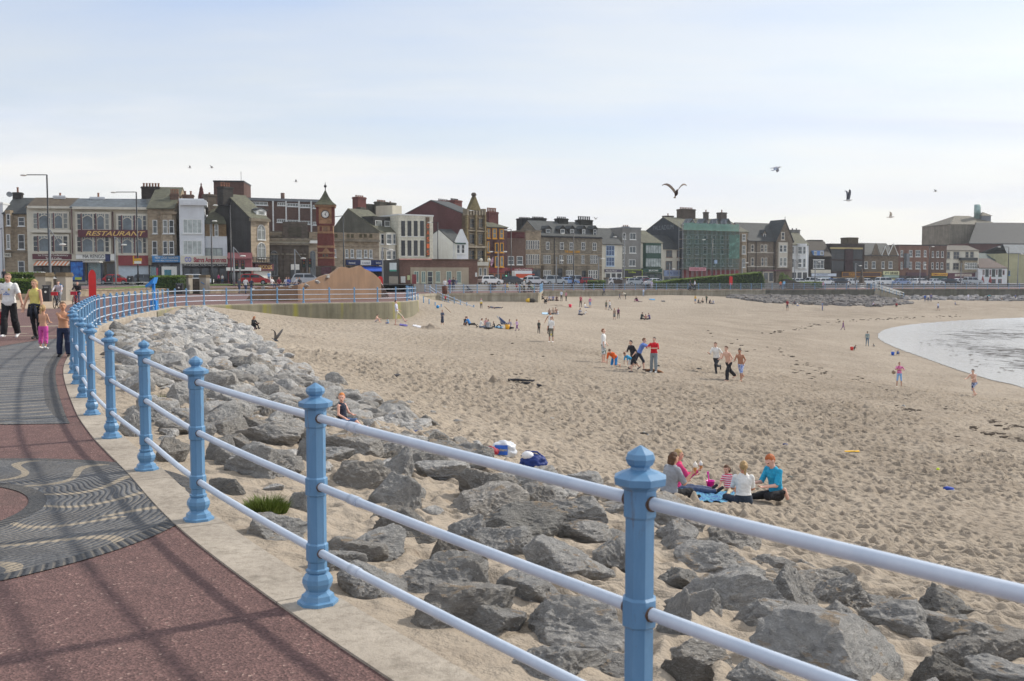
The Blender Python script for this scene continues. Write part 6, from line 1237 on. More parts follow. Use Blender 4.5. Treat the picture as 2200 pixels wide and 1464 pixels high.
def lamp(u, vt, vb, Y, hx, hy, m, label, m2=None, double=False):
 p = P(u, vb, Y); p.z = min(p.z, 1.0); h_ = zat(Y, vt) - p.z; k = pxm(Y); t_ = thing('street_lamp', label, 'street lamp', p, 0, 'street lamps along the seafront'); mb = MB(); mb.tube([(0, 0, 0), (0, 0, 1.4), (0, 0, 1.5), (0, 0, h_)], [.13, .13, .1, .075], 8); mb.build('pole', m, t_)
 for sx in ((-1, 1) if double else (1,)):
  e = Vector((hx * k * sx, 0, h_ - hy * k)); MB().tube([(0, 0, h_ - .25), (0, 0, h_), e.lerp(Vector((0, 0, h_)), .85), e], .05, 6).build('arm', m2 or m, t_); s_ = -1 if e.x < 0 else 1; hb_ = MB(); hb_.ball((e.x + s_ * .25, 0, e.z - .03), .34, 8, 0, (1.1, .5, .32)); hb_.build('lantern', SIGNW, t_)
LP = [(108, 376, 640, 100, -44, 0, 'tall black street lamp above the cream building at left'), (110, 492, 640, 98, 22, 33, 'short grey lamp with an angled head left of the tall black one'), (297, 413, 606, 118, -44, 0, 'tall black street lamp with a yellow sign by the red saloon'), (249, 509, 612, 124, 15, 17, 'short grey lamp standing by the red saloon'), (456, 473, 606, 130, 3, 2, 'black lamp post in front of the amusements'), (497, 441, 606, 133, -27, 0, 'tall black street lamp before the dark blank gable'), (503, 531, 612, 118, 15, 19, 'grey lamp with a raised head beside the traffic lights'), (634, 536, 604, 128, 14, 19, 'short grey lamp in front of the dark bank'), (739, 464, 600, 140, -18, 2, 'tall black lamp right of the clock tower'), (822, 532, 604, 136, 14, 5, 'short grey lamp beside the blue awning'), (941, 478, 590, 165, -14, 0, 'black lamp rising behind the brick cafe roof'), (1070, 541, 606, 172, 12, 0, 'double-armed grey lamp before the purple house'), (1098, 493, 606, 176, -8, 1, 'tall black lamp left of the white van'), (1195, 552, 606, 180, 9, 8, 'short grey lamp behind the silver people carrier'), (1232, 501, 606, 184, -20, 1, 'tall black lamp dividing the gold inn lettering'), (1286, 552, 606, 184, 6, 4, 'grey lamp at the right corner of the inn'), (1341, 507, 606, 190, -17, 2, 'tall black lamp in front of the grey flats'), (1438, 566, 606, 190, 6, 12, 'short grey lamp below the cream house by the scaffold'), (1530, 513, 600, 194, -16, 2, 'tall black lamp standing before the green netting'), (1594, 560, 606, 188, 7, 5, 'grey lamp post in front of the wedge hedge'), (1707, 558, 606, 200, 8, 8, 'grey lamp with angled head by the white bay house'), (1751, 560, 608, 205, 6, 3, 'short grey lamp in front of the mansard shop'), (1838, 566, 608, 210, 7, 5, 'short grey lamp in front of the glazed arcade'), (1976, 566, 610, 220, 8, 3, 'short grey lamp before the red brick building'), (1995, 530, 612, 226, 5, 0, 'tall black lamp between the red and brown brick buildings'), (2165, 531, 616, 222, -18, 0, 'tall black lamp at the right side before the cream hall'), (2186, 546, 616, 215, 5, 0, 'grey post rightmost by the cream hall'), (2064, 566, 610, 224, 7, 3, 'short grey lamp in front of the cream building at far right'), (8, 490, 600, 96, -20, 10, 'grey lamp post at the extreme left edge')]
for l in LP: tall = 'black' in l[6].split('street')[0] or 'black' in l[6]; lamp(l[0], l[1], l[2], l[3], l[4], l[5], BLACKP if tall and 'grey' not in l[6] else GREYM, l[6], double='double' in l[6])
def sig(u, vt, vb, Y, label, lit=None):
 p = P(u, vb, Y); h_ = zat(Y, vt) - p.z; t_ = thing('traffic_light', label, 'traffic light', p, .15, 'traffic lights at the road'); MB().tube([(0, 0, 0), (0, 0, h_ - .4)], .06, 6).build('pole', GREYM, t_)
 for sx in (-.38, .38):
  o = MB().box(sx - .22, sx + .22, -.2, .15, h_ - 1.15, h_).build('signal_head', BLACKP, t_)
  for i, c in enumerate(((120, 30, 26), (120, 84, 20), (24, 80, 56))): MB().lathe([(.12, 0), (.12, .04)], 8).build('lens', lit if (lit and i == 2 and sx < 0) else mat(c, .3, .05, 3), o).matrix_local = Matrix.Translation((sx, -.2, h_ - .22 - .35 * i)) @ Matrix.Rotation(R(90), 4, 'X')
m_em, t, N, L, bs = newmat('green_signal'); bs.inputs['Emission Color'].default_value = (.1, 1, .55, 1); bs.inputs['Emission Strength'].default_value = 1.5
sig(516, 560, 606, 130, 'pair of black traffic signal heads before the WOODS shop'); sig(660, 556, 602, 130, 'black traffic signals left of the clock tower base'); sig(1092, 582, 610, 172, 'traffic signal with a lit green lamp left of the white van', m_em)
def lifebuoy(u, vt, vb, Y, label, w_=.36):
 p = P(u, vb, Y); h_ = zat(Y, vt) - p.z; t_ = thing('lifebuoy_housing', label, 'lifebuoy housing', p, R(25), 'red lifebuoy housings'); m = mat((206, 40, 40), .4, .1, 3); z0 = h_ - 1.55; n = 12; prof = []
 mb = MB(); pts = [(-w_ * .8, z0), (w_ * .8, z0)];
 for i in range(n + 1): a = math.pi * i / n; pts.append((w_ * .82 * math.cos(a), h_ - .3 + .3 * math.sin(a)))
 mb.prism([(x, -.12, z) for x, z in pts], (0, .11, 0)); mb.build('front_shell', m, t_); MB().prism([(x, 0.0, z) for x, z in pts], (0, .11, 0)).build('back_shell', m, t_); MB().tube([(0, .16, 0), (0, .16, h_ - .4)], .045, 6).build('post', GREYM, t_)
lifebuoy(200, 580, 682, 45, 'tall red lifebuoy housing standing by the near railing curve', .19); lifebuoy(817, 594, 630, 100, 'red lifebuoy housing peeping past the right end of the hoarding', .3); lifebuoy(1570, 594, 620, 182, 'distant red lifebuoy housing in front of the wedge hedge', .36)
o = MB().box(-.3, .3, -.1, .1, 0, 1.9).build('red_post', DRED); o.location = P(890, 618, 145); tag(o, 'slim red post box panel against the brick cafe window', 'post')
t_ = thing('information_board', 'bright blue tilted information lectern on a post by the railing', 'sign', G(331, 667)); m = mat((36, 128, 206), .4, .08, 3)
MB().box(-.07, .07, -.07, .07, 0, 1.5).build('post', m, t_); MB().box(-.16, .16, -.14, .14, 0, .55).build('base', m, t_); mb = MB(); mb.hexa([(-.34, -.3, 1.28), (.06, -.3, 1.5), (.06, .3, 1.5), (-.34, .3, 1.28)], [(-.36, -.3, 1.38), (.16, -.3, 1.84), (.16, .3, 1.84), (-.36, .3, 1.38)]); mb.build('board', m, t_)
t_ = thing('direction_sign', 'yellow arrow-shaped direction sign over a white plate on the tall lamp', 'sign', P(297, 560, 117.7)); k = pxm(117.7); MB().prism([(-9 * k, 0, 4 * k), (5 * k, 0, 5 * k), (7 * k, 0, 5 * k), (7 * k, 0, -1 * k), (-8 * k, 0, -1 * k), (-11 * k, 0, 1.5 * k)], (0, .06, 0)).build('arrow_panel', YELP, t_); MB().box(-9 * k, 6 * k, 0, .05, -7 * k, -1.4 * k).build('plate', SIGNW, t_); MB().box(-12 * k, -9.5 * k, .06, .12, -8 * k, 10 * k).build('yellow_strip', YELP, t_)
t_ = thing('bus_shelter', 'dark blue bus shelter with a glazed side and a blue advertising panel', 'bus shelter', P(152, 612, 129), R(6)); k = pxm(129); bl = mat((34, 46, 74), .5, .1, 3); H_ = 51 * k; W_ = 60 * k
MB().box(0, 30 * k, -.15, .15, 6 * k, H_).build('advert_case', bl, t_); m_ad, t, N, L, bs = newmat('abstract_advert'); tc = N('ShaderNodeTexCoord').outputs['Object']; L(ramp(t, noise_tex(t, tc, 1.4, 5, .6, .8), [(.3, lin((14, 34, 84))), (.5, lin((28, 96, 176))), (.75, lin((80, 160, 220)))]), bs.inputs['Base Color'])
MB().box(2 * k, 27 * k, -.18, -.16, 10 * k, H_ - 3 * k).build('advert', m_ad, t_); MB().box(10 * k, 24 * k, -.2, -.185, 10.5 * k, 16 * k).build('advert_strip', mat((170, 186, 70), .6, .1, 3), t_)
gm = mat((150, 180, 184), .1, .05, 2, alpha=.35); MB().box(31 * k, W_, .9, .94, 4 * k, H_ - 4 * k).build('glass_panel', gm, t_); MB().box(28 * k, W_ + 2 * k, -.5, 1.2, H_ - 3 * k, H_ - 1.5 * k).build('roof', SIGNW, t_)
for x in (31 * k, W_): MB().box(x - .05, x + .05, .85, .95, 0, H_ - 3 * k).build('post', bl, t_)
t_ = thing('phone_box', 'glazed telephone kiosk behind the rounded hedge', 'phone box', P(334, 606, 136)); k = pxm(136); mb = MB()
for x in (-10 * k, 10 * k):
 for y in (-.45, .45): mb.box(x - .06, x + .06, y - .06, y + .06, 0, 33 * k)
mb.box(-11 * k, 11 * k, -.52, .52, 33 * k, 36 * k); mb.build('frame', DARKM, t_); MB().box(-9.6 * k, 4 * k, -.42, -.40, 0, 32 * k).build('glass_panel', gm, t_); MB().box(5 * k, 10 * k, -.47, -.42, 0, 30 * k).build('side_panel', mat((170, 70, 90), .5, .2, 3), t_)
for u in (2111, 2127):
 t_ = thing('closed_parasol', 'closed red parasol outside the white pub', 'parasol', P(u, 615, 262), 0, 'closed red parasols at the pub'); MB().tube([(0, 0, 0), (0, 0, 2.6)], .05, 5).build('pole', STEEL, t_); MB().lathe([(.42, .9), (.38, 1.3), (.2, 2.2), (.03, 2.8)], 8).build('canopy', DRED, t_)
o = MB().lathe([(.9, 0), (.9, .5), (.6, .55), (.55, 1.6), (.3, 1.8), (.22, 3.2), (.02, 3.5)], 4, smooth=False).build('stone_monument', DSTONE); o.location = P(1851, 612, 215); tag(o, 'small dark pointed stone monument before the arcade', 'monument')
t_ = thing('flag', 'small drooping union flag on the corner entrance', 'flag', P(1049, 570, 173)); MB().tube([(0, 0, 0), (.9, -.2, 1.5)], .03, 5).build('staff', STEEL, t_); MB().add([(.35, -.1, .6), (.85, -.2, 1.45), (.95, -.1, .5), (.5, 0, -.3)], [(0, 1, 2, 3)]).build('cloth', mat((190, 150, 170), .8, .8, 3), t_)
CARP = {  # side profile of the body: hood and tail heights, then the cabin, in metres over a 4.3 m length
'saloon': ([(0, .35), (0, .72), (.12, .82), (.9, .92), (3.2, .9), (4.0, .78), (4.3, .62), (4.3, .3)], [(.75, .9), (1.25, 1.36), (1.6, 1.42), (2.3, 1.42), (2.6, 1.36), (3.3, .9)]),
'hatch': ([(0, .35), (0, .8), (.1, .9), (3.1, .92), (3.9, .78), (4.05, .6), (4.05, .3)], [(.1, .9), (.35, 1.35), (.7, 1.46), (2.1, 1.46), (2.4, 1.38), (3.2, .9)]),
'mpv': ([(0, .35), (0, .9), (.05, 1.0), (3.4, 1.0), (4.2, .85), (4.5, .6), (4.5, .3)], [(.05, 1.0), (.25, 1.6), (.5, 1.74), (2.4, 1.74), (2.8, 1.62), (3.9, 1.0)]),
'jeep': ([(0, .45), (0, 1.0), (.05, 1.08), (3.2, 1.1), (4.3, 1.02), (4.5, .8), (4.5, .4)], [(.05, 1.08), (.15, 1.75), (.4, 1.82), (2.4, 1.82), (2.7, 1.75), (3.25, 1.08)]),
'van': ([(0, .4), (0, 1.3), (.03, 1.4), (4.2, 1.35), (5.2, 1.15), (5.6, .9), (5.6, .35)], [(.03, 1.38), (.06, 2.35), (.3, 2.55), (3.5, 2.55), (3.9, 2.4), (4.9, 1.3)])}
TYRE = mat((24, 24, 26), .9, .1, 4); CGL = glassmat((44, 52, 58), .05); HUB = mat((150, 154, 158), .35, .1, 3, metal=.5)
def car(kind, u, vb, Y, rz, col, label, Z=None, stripe=None):
 body, cab = CARP[kind]; z = zroad(xat(u, Y)) if Z is None else Z; p = Vector((xat(u, Y, z), Y, z)); t_ = thing('parked_car' if kind != 'van' else 'parked_van', label, 'car' if kind != 'van' else 'van', p, rz, 'vehicles along the seafront road'); L_ = body[-1][0]; hw = .86 if kind != 'van' else .98; paint = mat(col, .22, .04, 2, spec=.6)
 def loft(pr, w0, w1, z0, z1):   # narrower towards the top
  mb = MB(); n = len(pr); wf = lambda zz: w0 + (w1 - w0) * max(0, min(1, (zz - z0) / (z1 - z0))); vs = [(x - L_ / 2, -wf(zz), zz) for x, zz in pr] + [(x - L_ / 2, wf(zz), zz) for x, zz in pr]; mb.add(vs, [tuple(range(n)), tuple(range(2 * n - 1, n - 1, -1))] + [((i + 1) % n, i, n + i, n + (i + 1) % n) for i in range(n)]); return mb
 bo = loft(body, hw, hw, 0, 1).build('body', paint, t_); zt = max(q[1] for q in cab); zb = cab[0][1] - .02; loft([(x, q if q > zb + .05 else zb) for x, q in cab], hw - .04, hw - .2, zb, zt).build('cabin', paint, t_)
 xs = [c[0] for c in cab]; wb, wt = hw - .04, hw - .2; wf = lambda zz: wb + (wt - wb) * (zz - zb) / (zt - zb) + .012
 z0g, z1g = zb + .07, zt - .12; fx = lambda side, zz: np.interp(zz, *zip(*sorted((q, x) for x, q in (cab[:3] if side == 0 else cab[3:])))) if True else 0
 for sg in (-1, 1):
  if kind == 'van': seg = [(3.55, 4.7)]
  else: a0, a1 = fx(0, (z0g + z1g) / 2) + .15, fx(1, (z0g + z1g) / 2) - .15; m_ = (a0 + a1) / 2; seg = [(a0, m_ - .05), (m_ + .05, a1)]
  for i, (x0, x1) in enumerate(seg):
   s0 = .12 if i == 0 and kind != 'van' else 0; s1 = .25 if (x1 == seg[-1][1]) else 0; mb = MB(); mb.add([(x0 - s0 - L_ / 2, sg * wf(z0g), z0g), (x1 + s1 - L_ / 2, sg * wf(z0g), z0g), (x1 - s1 * .6 - L_ / 2, sg * wf(z1g), z1g), (x0 + s0 - L_ / 2, sg * wf(z1g), z1g)], [(0, 1, 2, 3) if sg < 0 else (3, 2, 1, 0)]); mb.build('side_window', CGL, t_)
 for side, nm in ((1, 'windscreen'), (0, 'rear_window')):
  if kind == 'van' and side == 0: continue
  xa, xb = fx(side, z0g), fx(side, z1g); o_ = .02 if side else -.02; mb = MB(); mb.add([(xa + o_ - L_ / 2, -wf(z0g) + .1, z0g + .01), (xa + o_ - L_ / 2, wf(z0g) - .1, z0g + .01), (xb + o_ - L_ / 2, wf(z1g) - .1, z1g + .02), (xb + o_ - L_ / 2, -wf(z1g) + .1, z1g + .02)], [(0, 1, 2, 3) if side else (3, 2, 1, 0)]); mb.build(nm, CGL, t_)
 for x in (.78, L_ - .85):
  for sg in (-1, 1):
   M_ = Matrix.Translation((x - L_ / 2, sg * (hw - .08), .32)) @ Matrix.Rotation(R(90), 4, 'X'); wmb = MB(); wmb.lathe([(.3, -.11), (.33, -.08), (.33, .08), (.3, .11)], 14); w_ = wmb.build('wheel', TYRE, t_); w_.matrix_local = M_; MB().lathe([(.2, -.118), (.2, .118)], 10).build('hub', HUB, w_)
 for sg in (-1, 1): MB().box(L_ / 2 - .12, L_ / 2 + .012, sg * hw * .72 - .16, sg * hw * .72 + .16, .6, .74).build('headlight', SIGNW, t_); MB().box(-L_ / 2 - .012, -L_ / 2 + .1, sg * hw * .8 - .1, sg * hw * .8 + .1, .68, .82).build('tail_light', DRED, t_)
 if stripe: MB().prism([(-2.6, -hw - .012, 1.2), (-.9, -hw - .012, 1.2), (-.1, -hw - .012, 1.75), (1.2, -hw - .012, 1.75), (1.2, -hw - .012, 1.95), (-2.6, -hw - .012, 1.95)], (0, .014, 0)).build('livery_stripe', mat(stripe, .4, .05, 3), t_)
SIL, WHT, RED_, DK, BLU, MAR = (176, 182, 186), (222, 224, 224), (176, 28, 36), (46, 50, 56), (70, 100, 160), (104, 26, 40)
for c in (('saloon', 248, 610, 137, .1, RED_, 'red saloon parked before the white roller shutter'), ('mpv', 88, 600, 134, .1, WHT, 'pale car with a roof rack half hidden by the left hedge'), ('hatch', 320, 607, 138, .1, (90, 98, 104), 'dark grey car behind the lawn, beside the phone box'), ('hatch', 425, 606, 138, .1, WHT, 'white hatchback with red lights between the two lawn pillars'), ('hatch', 548, 608, 134, .1, RED_, 'red hatchback parked in front of the WOODS shop'), ('hatch', 662, 606, 124, .2, SIL, 'silver car whose windscreen shows behind the hoarding'), ('hatch', 1052, 612, 158, .6, WHT, 'white car behind the seated crowd on the bastion'), ('hatch', 1103, 612, 170, .5, DK, 'dark car in front of the white van'), ('mpv', 1192, 612, 184, .42, SIL, 'long silver people carrier right of the white van'), ('saloon', 1219, 612, 186, .42, (130, 160, 206), 'pale blue saloon beside the silver people carrier'), ('jeep', 1240, 612, 190, .42, SIL, 'silver off-road car in front of the inn'), ('hatch', 1264, 612, 190, .42, (150, 40, 50), 'red and white car last in the row by the inn'), ('hatch', 1364, 612, 192, .4, SIL, 'silver hatchback in front of the lime shop'), ('jeep', 1383, 612, 198, .4, CREAMW and (206, 202, 180), 'cream off-road car in front of the green shop'), ('saloon', 1390, 612, 195, .4, MAR, 'maroon saloon beside the cream off-road car'), ('hatch', 1773, 612, 214, .35, WHT, 'white hatchback left in the row before the mansard shop'), ('hatch', 1788, 612, 222, .35, BLU, 'blue hatchback behind the white one before the mansard shop'), ('hatch', 1806, 612, 215, .35, DK, 'dark hatchback before the glazed arcade'), ('saloon', 1828, 612, 224, .35, WHT, 'white saloon before the glazed arcade'), ('mpv', 1902, 612, 222, .35, WHT, 'white people carrier under the burger sign'), ('saloon', 1935, 612, 222, .35, (136, 156, 190), 'blue-grey saloon in the row before the red brick building'), ('saloon', 1958, 612, 226, .35, SIL, 'silver saloon in the row before the red brick building'), ('hatch', 1979, 612, 224, .35, WHT, 'white hatchback at the right end of the row by the red brick building'), ('hatch', 2040, 611, 236, .3, DK, 'dark hatchback before the maroon shop at far right'), ('jeep', 2090, 611, 236, .3, SIL, 'silver off-road car beside the white pub'), ('saloon', 1322, 612, 188, .42, WHT, 'white saloon behind the far panel wall, below the cream shop'), ('hatch', 1349, 612, 196, .4, (206, 208, 210), 'pale grey hatchback behind the stubby pillar below the grey flats'), ('saloon', 1408, 612, 190, .4, WHT, 'white saloon at the tip of the wedge hedge'), ('hatch', 1148, 612, 176, .45, (200, 204, 208), 'pale hatchback in front of the bonnet of the white van'), ('mpv', 1752, 612, 222, .35, (206, 208, 208), 'pale people carrier behind the low hedge'), ('hatch', 1862, 612, 220, .35, WHT, 'white hatchback right of the stone monument'), ('saloon', 2008, 612, 234, .3, (206, 210, 214), 'pale saloon before the green shutter'), ('hatch', 2066, 611, 240, .3, WHT, 'white hatchback before the maroon shop at far right'), ('hatch', 1718, 611, 216, .35, WHT, 'white car partly hidden by the bank left of the low hedge')): car(*c)
car('van', 1131, 614, 186, .42, WHT, 'white high-roofed van with an orange side stripe', stripe=(206, 84, 48))
t_ = thing('beach_steps', 'concrete steps with white handrails running down from the far promenade to the rocks', 'steps', P(1873, 622, 181)); o0 = Vector(t_.location); e0, e1 = P(1876, 622, 181.5) - o0, P(1938, 641, 183) - o0; n_st = 9
for i in range(n_st):
 a = e0.lerp(e1, i / n_st); b_ = e0.lerp(e1, (i + 1) / n_st); MB().box(a.x, b_.x, a.y - .8, a.y + 1.0, e1.z - 2.5, a.z).build('step', m_wall2, t_)
for y in (-.8, .9):
 for h in (.55, 1.0): MB().tube([e0 + Vector((0, y, h)), e1 + Vector((0, y, h))], .07, 6).build('handrail', WHITE, t_)
 for i in range(5): q = e0.lerp(e1, i / 4); MB().tube([q + Vector((0, y, -.3)), q + Vector((0, y, 1.0))], .06, 5).build('post', m_blue, t_)
def nets(Dg, lo, h):            # naive surface nets
 s = Dg < 0; nx, ny, nz = Dg.shape
 cs = [(i, j, k) for i in (0, 1) for j in (0, 1) for k in (0, 1)]
 sub = lambda A, c: A[c[0]:nx - 1 + c[0], c[1]:ny - 1 + c[1], c[2]:nz - 1 + c[2]]
 cnt = sum(sub(s, c).astype(np.int8) for c in cs); act = (cnt > 0) & (cnt < 8); I = np.argwhere(act)
 idx = np.full(act.shape, -1, np.int32); idx[act] = np.arange(len(I)); acc = np.zeros((len(I), 3)); num = np.zeros(len(I))
 for a in cs:
  for ax in range(3):
   if a[ax] == 0:
    b = list(a); b[ax] = 1; da = Dg[I[:, 0] + a[0], I[:, 1] + a[1], I[:, 2] + a[2]]; db = Dg[I[:, 0] + b[0], I[:, 1] + b[1], I[:, 2] + b[2]]; m = (da < 0) != (db < 0)
    tt = np.where(m, da / np.where(m, da - db, 1), 0); p = np.tile(np.array(a, float), (len(I), 1)); p[:, ax] += tt; acc[m] += p[m]; num += m
 V = lo + (I + acc / np.maximum(num, 1)[:, None]) * h; F = []
 for ax in range(3):
  b, c = (ax + 1) % 3, (ax + 2) % 3; sl0 = [slice(None)] * 3; sl1 = [slice(None)] * 3; sl0[ax] = slice(0, -1); sl1[ax] = slice(1, None)
  cr = s[tuple(sl0)] != s[tuple(sl1)]; E = np.argwhere(cr); E = E[(E[:, b] > 0) & (E[:, c] > 0) & (E[:, b] < Dg.shape[b] - 1) & (E[:, c] < Dg.shape[c] - 1)]
  q = []
  for ob, oc in ((1, 1), (0, 1), (0, 0), (1, 0)): e = E.copy(); e[:, b] -= ob; e[:, c] -= oc; q.append(idx[e[:, 0], e[:, 1], e[:, 2]])
  Q = np.stack(q, 1); fl = s[E[:, 0], E[:, 1], E[:, 2]]; Q[~fl] = Q[~fl][:, ::-1]; F.append(Q)
 return V, np.concatenate(F)
def unit(v): v = np.asarray(v, float); return v / max(1e-9, np.linalg.norm(v))
def ldir(f, o, sd): f, o = math.radians(f), math.radians(o); return np.array([math.sin(o) * sd, -math.sin(f) * math.cos(o), -math.cos(f) * math.cos(o)])
PB = dict(pt=0, pr=0, ty=0, hd=(0, 0), aL=(4, 9, 14, 5), aR=(4, 9, 14, 5), lL=(0, 4, -2, 2), lR=(0, 4, -2, 2), ft=None)
POSE = {
'stand': {}, 'easy': dict(lL=(6, 6, -4, 4), aL=(0, 12, 40, -10), aR=(6, 8, 10, 4)), 'hip': dict(aL=(-10, 38, 20, -40), aR=(4, 9, 20, 5)),
'walk': dict(pt=3, lL=(24, 2, 6, 2), lR=(-14, 2, -38, 2), aL=(-20, 8, -6, 5), aR=(22, 8, 40, 2)), 'stride': dict(pt=5, lL=(30, 2, 12, 2), lR=(-20, 2, -48, 2), aL=(-26, 10, 10, 5), aR=(24, 10, 60, 0)),
'run': dict(pt=14, lL=(48, 2, -12, 2), lR=(-26, 2, -84, 2), aL=(-44, 12, 36, 0), aR=(30, 12, 104, -8)), 'run2': dict(pt=16, lL=(26, 2, 2, 2), lR=(-28, 4, -52, 2), aL=(-30, 12, 44, 0), aR=(20, 12, 84, -20)),
'kick': dict(pt=-6, lL=(48, 4, 34, 4), lR=(-4, 4, -6, 2), aL=(-10, 14, 30, 0), aR=(20, 8, 60, -10)), 'knees': dict(pt=16, lL=(128, 8, 24, 2), lR=(124, 8, 30, 2), aL=(40, 12, 92, -14), aR=(40, 12, 92, -14), hd=(14, 0)),
'cross': dict(pt=14, lL=(84, 42, 70, -62), lR=(84, 42, 66, -58), aL=(28, 12, 70, -20), aR=(28, 12, 70, -20), hd=(16, 0)), 'legs': dict(pt=-8, lL=(86, 8, 84, 4), lR=(88, 8, 86, 4), aL=(-24, 14, -10, 6), aR=(30, 12, 70, -10)),
'lean': dict(pt=-30, lL=(100, 8, 40, 2), lR=(86, 8, 84, 4), aL=(-40, 14, -20, 6), aR=(-30, 14, -10, 4)), 'lie': dict(pt=-78, lL=(98, 5, 84, 2), lR=(90, 5, 90, 2), aL=(-50, 20, -80, 10), aR=(60, 12, 110, 10)),
'fours': dict(pt=62, lL=(22, 8, -84, 4), lR=(14, 8, -88, 4), aL=(8, 8, 2, 4), aR=(6, 8, 2, 4), hd=(-20, 10)), 'crouch': dict(pt=38, lL=(112, 14, -34, 4), lR=(108, 14, -36, 4), aL=(44, 10, 30, 0), aR=(50, 10, 34, 0), hd=(14, 0)),
'bend': dict(pt=66, lL=(14, 6, -8, 3), lR=(6, 6, -10, 3), aL=(16, 8, 10, 2), aR=(24, 8, 16, 2), hd=(-20, 0)), 'chair': dict(pt=2, lL=(86, 7, 4, 3), lR=(86, 7, 4, 3), aL=(20, 10, 66, -14), aR=(20, 10, 66, -14)),
'heels': dict(pt=10, lL=(96, 14, -98, 4), lR=(86, 14, -96, 4), aL=(26, 8, 88, -12), aR=(26, 8, 92, -14), hd=(26, 0)), 'side': dict(pt=10, lL=(92, 34, 60, -50), lR=(96, 6, 20, -70), aL=(30, 10, 80, -20), aR=(26, 12, 128, -8), hd=(4, 0)),
'push': dict(pt=26, lL=(30, 4, 4, 2), lR=(-22, 4, -40, 2), aL=(64, 10, 84, -10), aR=(70, 8, 88, -6)), 'shove': dict(pt=-4, lL=(6, 5, 0, 2), lR=(-2, 5, -6, 2), aL=(44, 22, 90, -60), aR=(52, 22, 92, -50)), 'phone': dict(aR=(20, 12, 140, -10), aL=(4, 9, 20, 4)),
'ride': dict(pt=22, lL=(78, 5, 10, 2), lR=(44, 5, -24, 2), aL=(50, 14, 62, 4), aR=(50, 14, 62, 4), hd=(-6, 0)), 'back': dict(aL=(-26, 24, -20, 16), aR=(-26, 24, -20, 16), lL=(10, 4, 0, 2), lR=(-8, 4, -14, 2))}
def skeleton(pose, kid, sex):
 q = dict(PB); q.update(POSE[pose] if isinstance(pose, str) else pose); hs = 1 + .34 * kid; ls = 1 - .10 * kid
 pt, pr, ty = (math.radians(q[k]) for k in ('pt', 'pr', 'ty')); up = unit((math.sin(pr), -math.sin(pt), math.cos(pt))); fw = unit((0, -math.cos(pt), -math.sin(pt))); rx = unit(np.cross(fw, up)) * -1
 rx = unit(np.cross(up, -fw)); rx = rx if rx[0] > 0 else -rx
 rx = unit(rx * math.cos(ty) + fw * math.sin(ty)); fwt = unit(np.cross(up, rx)); fwt = fwt if fwt @ fw > 0 else -fwt
 J = {'pel': np.zeros(3)}; J['nk'] = up * .53; hp, hy = (math.radians(x) for x in q['hd']); hu = unit(up * math.cos(hp) + fw * math.sin(hp) if abs(q['pt']) < 50 else up * math.cos(hp) + fw * math.sin(hp));
 if abs(q['pt']) < 40: hu = unit(hu * .6 + np.array([0, -math.sin(hp), math.cos(hp)]) * .6)
 hf = unit(fwt - hu * (fwt @ hu)); hr = unit(np.cross(hu, -hf)); hr = hr if hr[0] > 0 or abs(hr[0]) < .2 else -hr; hf2 = unit(hf * math.cos(hy) + hr * math.sin(hy)); hr2 = unit(np.cross(hf2, hu));
 J['hd'] = J['nk'] + hu * (.075 + .085 * hs); J.update(hu=hu, hf=hf2, hr=hr2, up=up, rx=rx, fw=fwt); sw = .178 - .018 * (sex == 'f') - .02 * kid
 for s_, sd in (('L', 1), ('R', -1)):
  a = q['a' + s_]; l = q['l' + s_]; sh = J['nk'] - up * .055 + rx * sd * sw; J['s' + s_] = sh; J['e' + s_] = sh + ldir(a[0], a[1], sd) * .29; d2 = ldir(a[2], a[3], sd); J['w' + s_] = J['e' + s_] + d2 * .245; J['ad' + s_] = d2
  hx = (.088 + .008 * (sex == 'f')); hp_ = np.array([hx * sd, 0, 0]) - up * .03; J['h' + s_] = hp_; J['k' + s_] = hp_ + ldir(l[0], l[1], sd) * .43 * ls; d3 = ldir(l[2], l[3], sd); J['a' + s_ + 'n'] = J['k' + s_] + d3 * .41 * ls
  f = l[2] + 90 if q['ft'] is None else q['ft']; f = max(60, min(f, 128)) if l[2] > -60 else l[2] + 70; J['t' + s_] = J['a' + s_ + 'n'] + ldir(f, l[3], sd) * .16 + np.array([0, 0, -.02]) * (l[2] > -60)
 return J, hs
TZ = [-.12, -.04, .04, .14, .24, .36, .44, .50, .55]
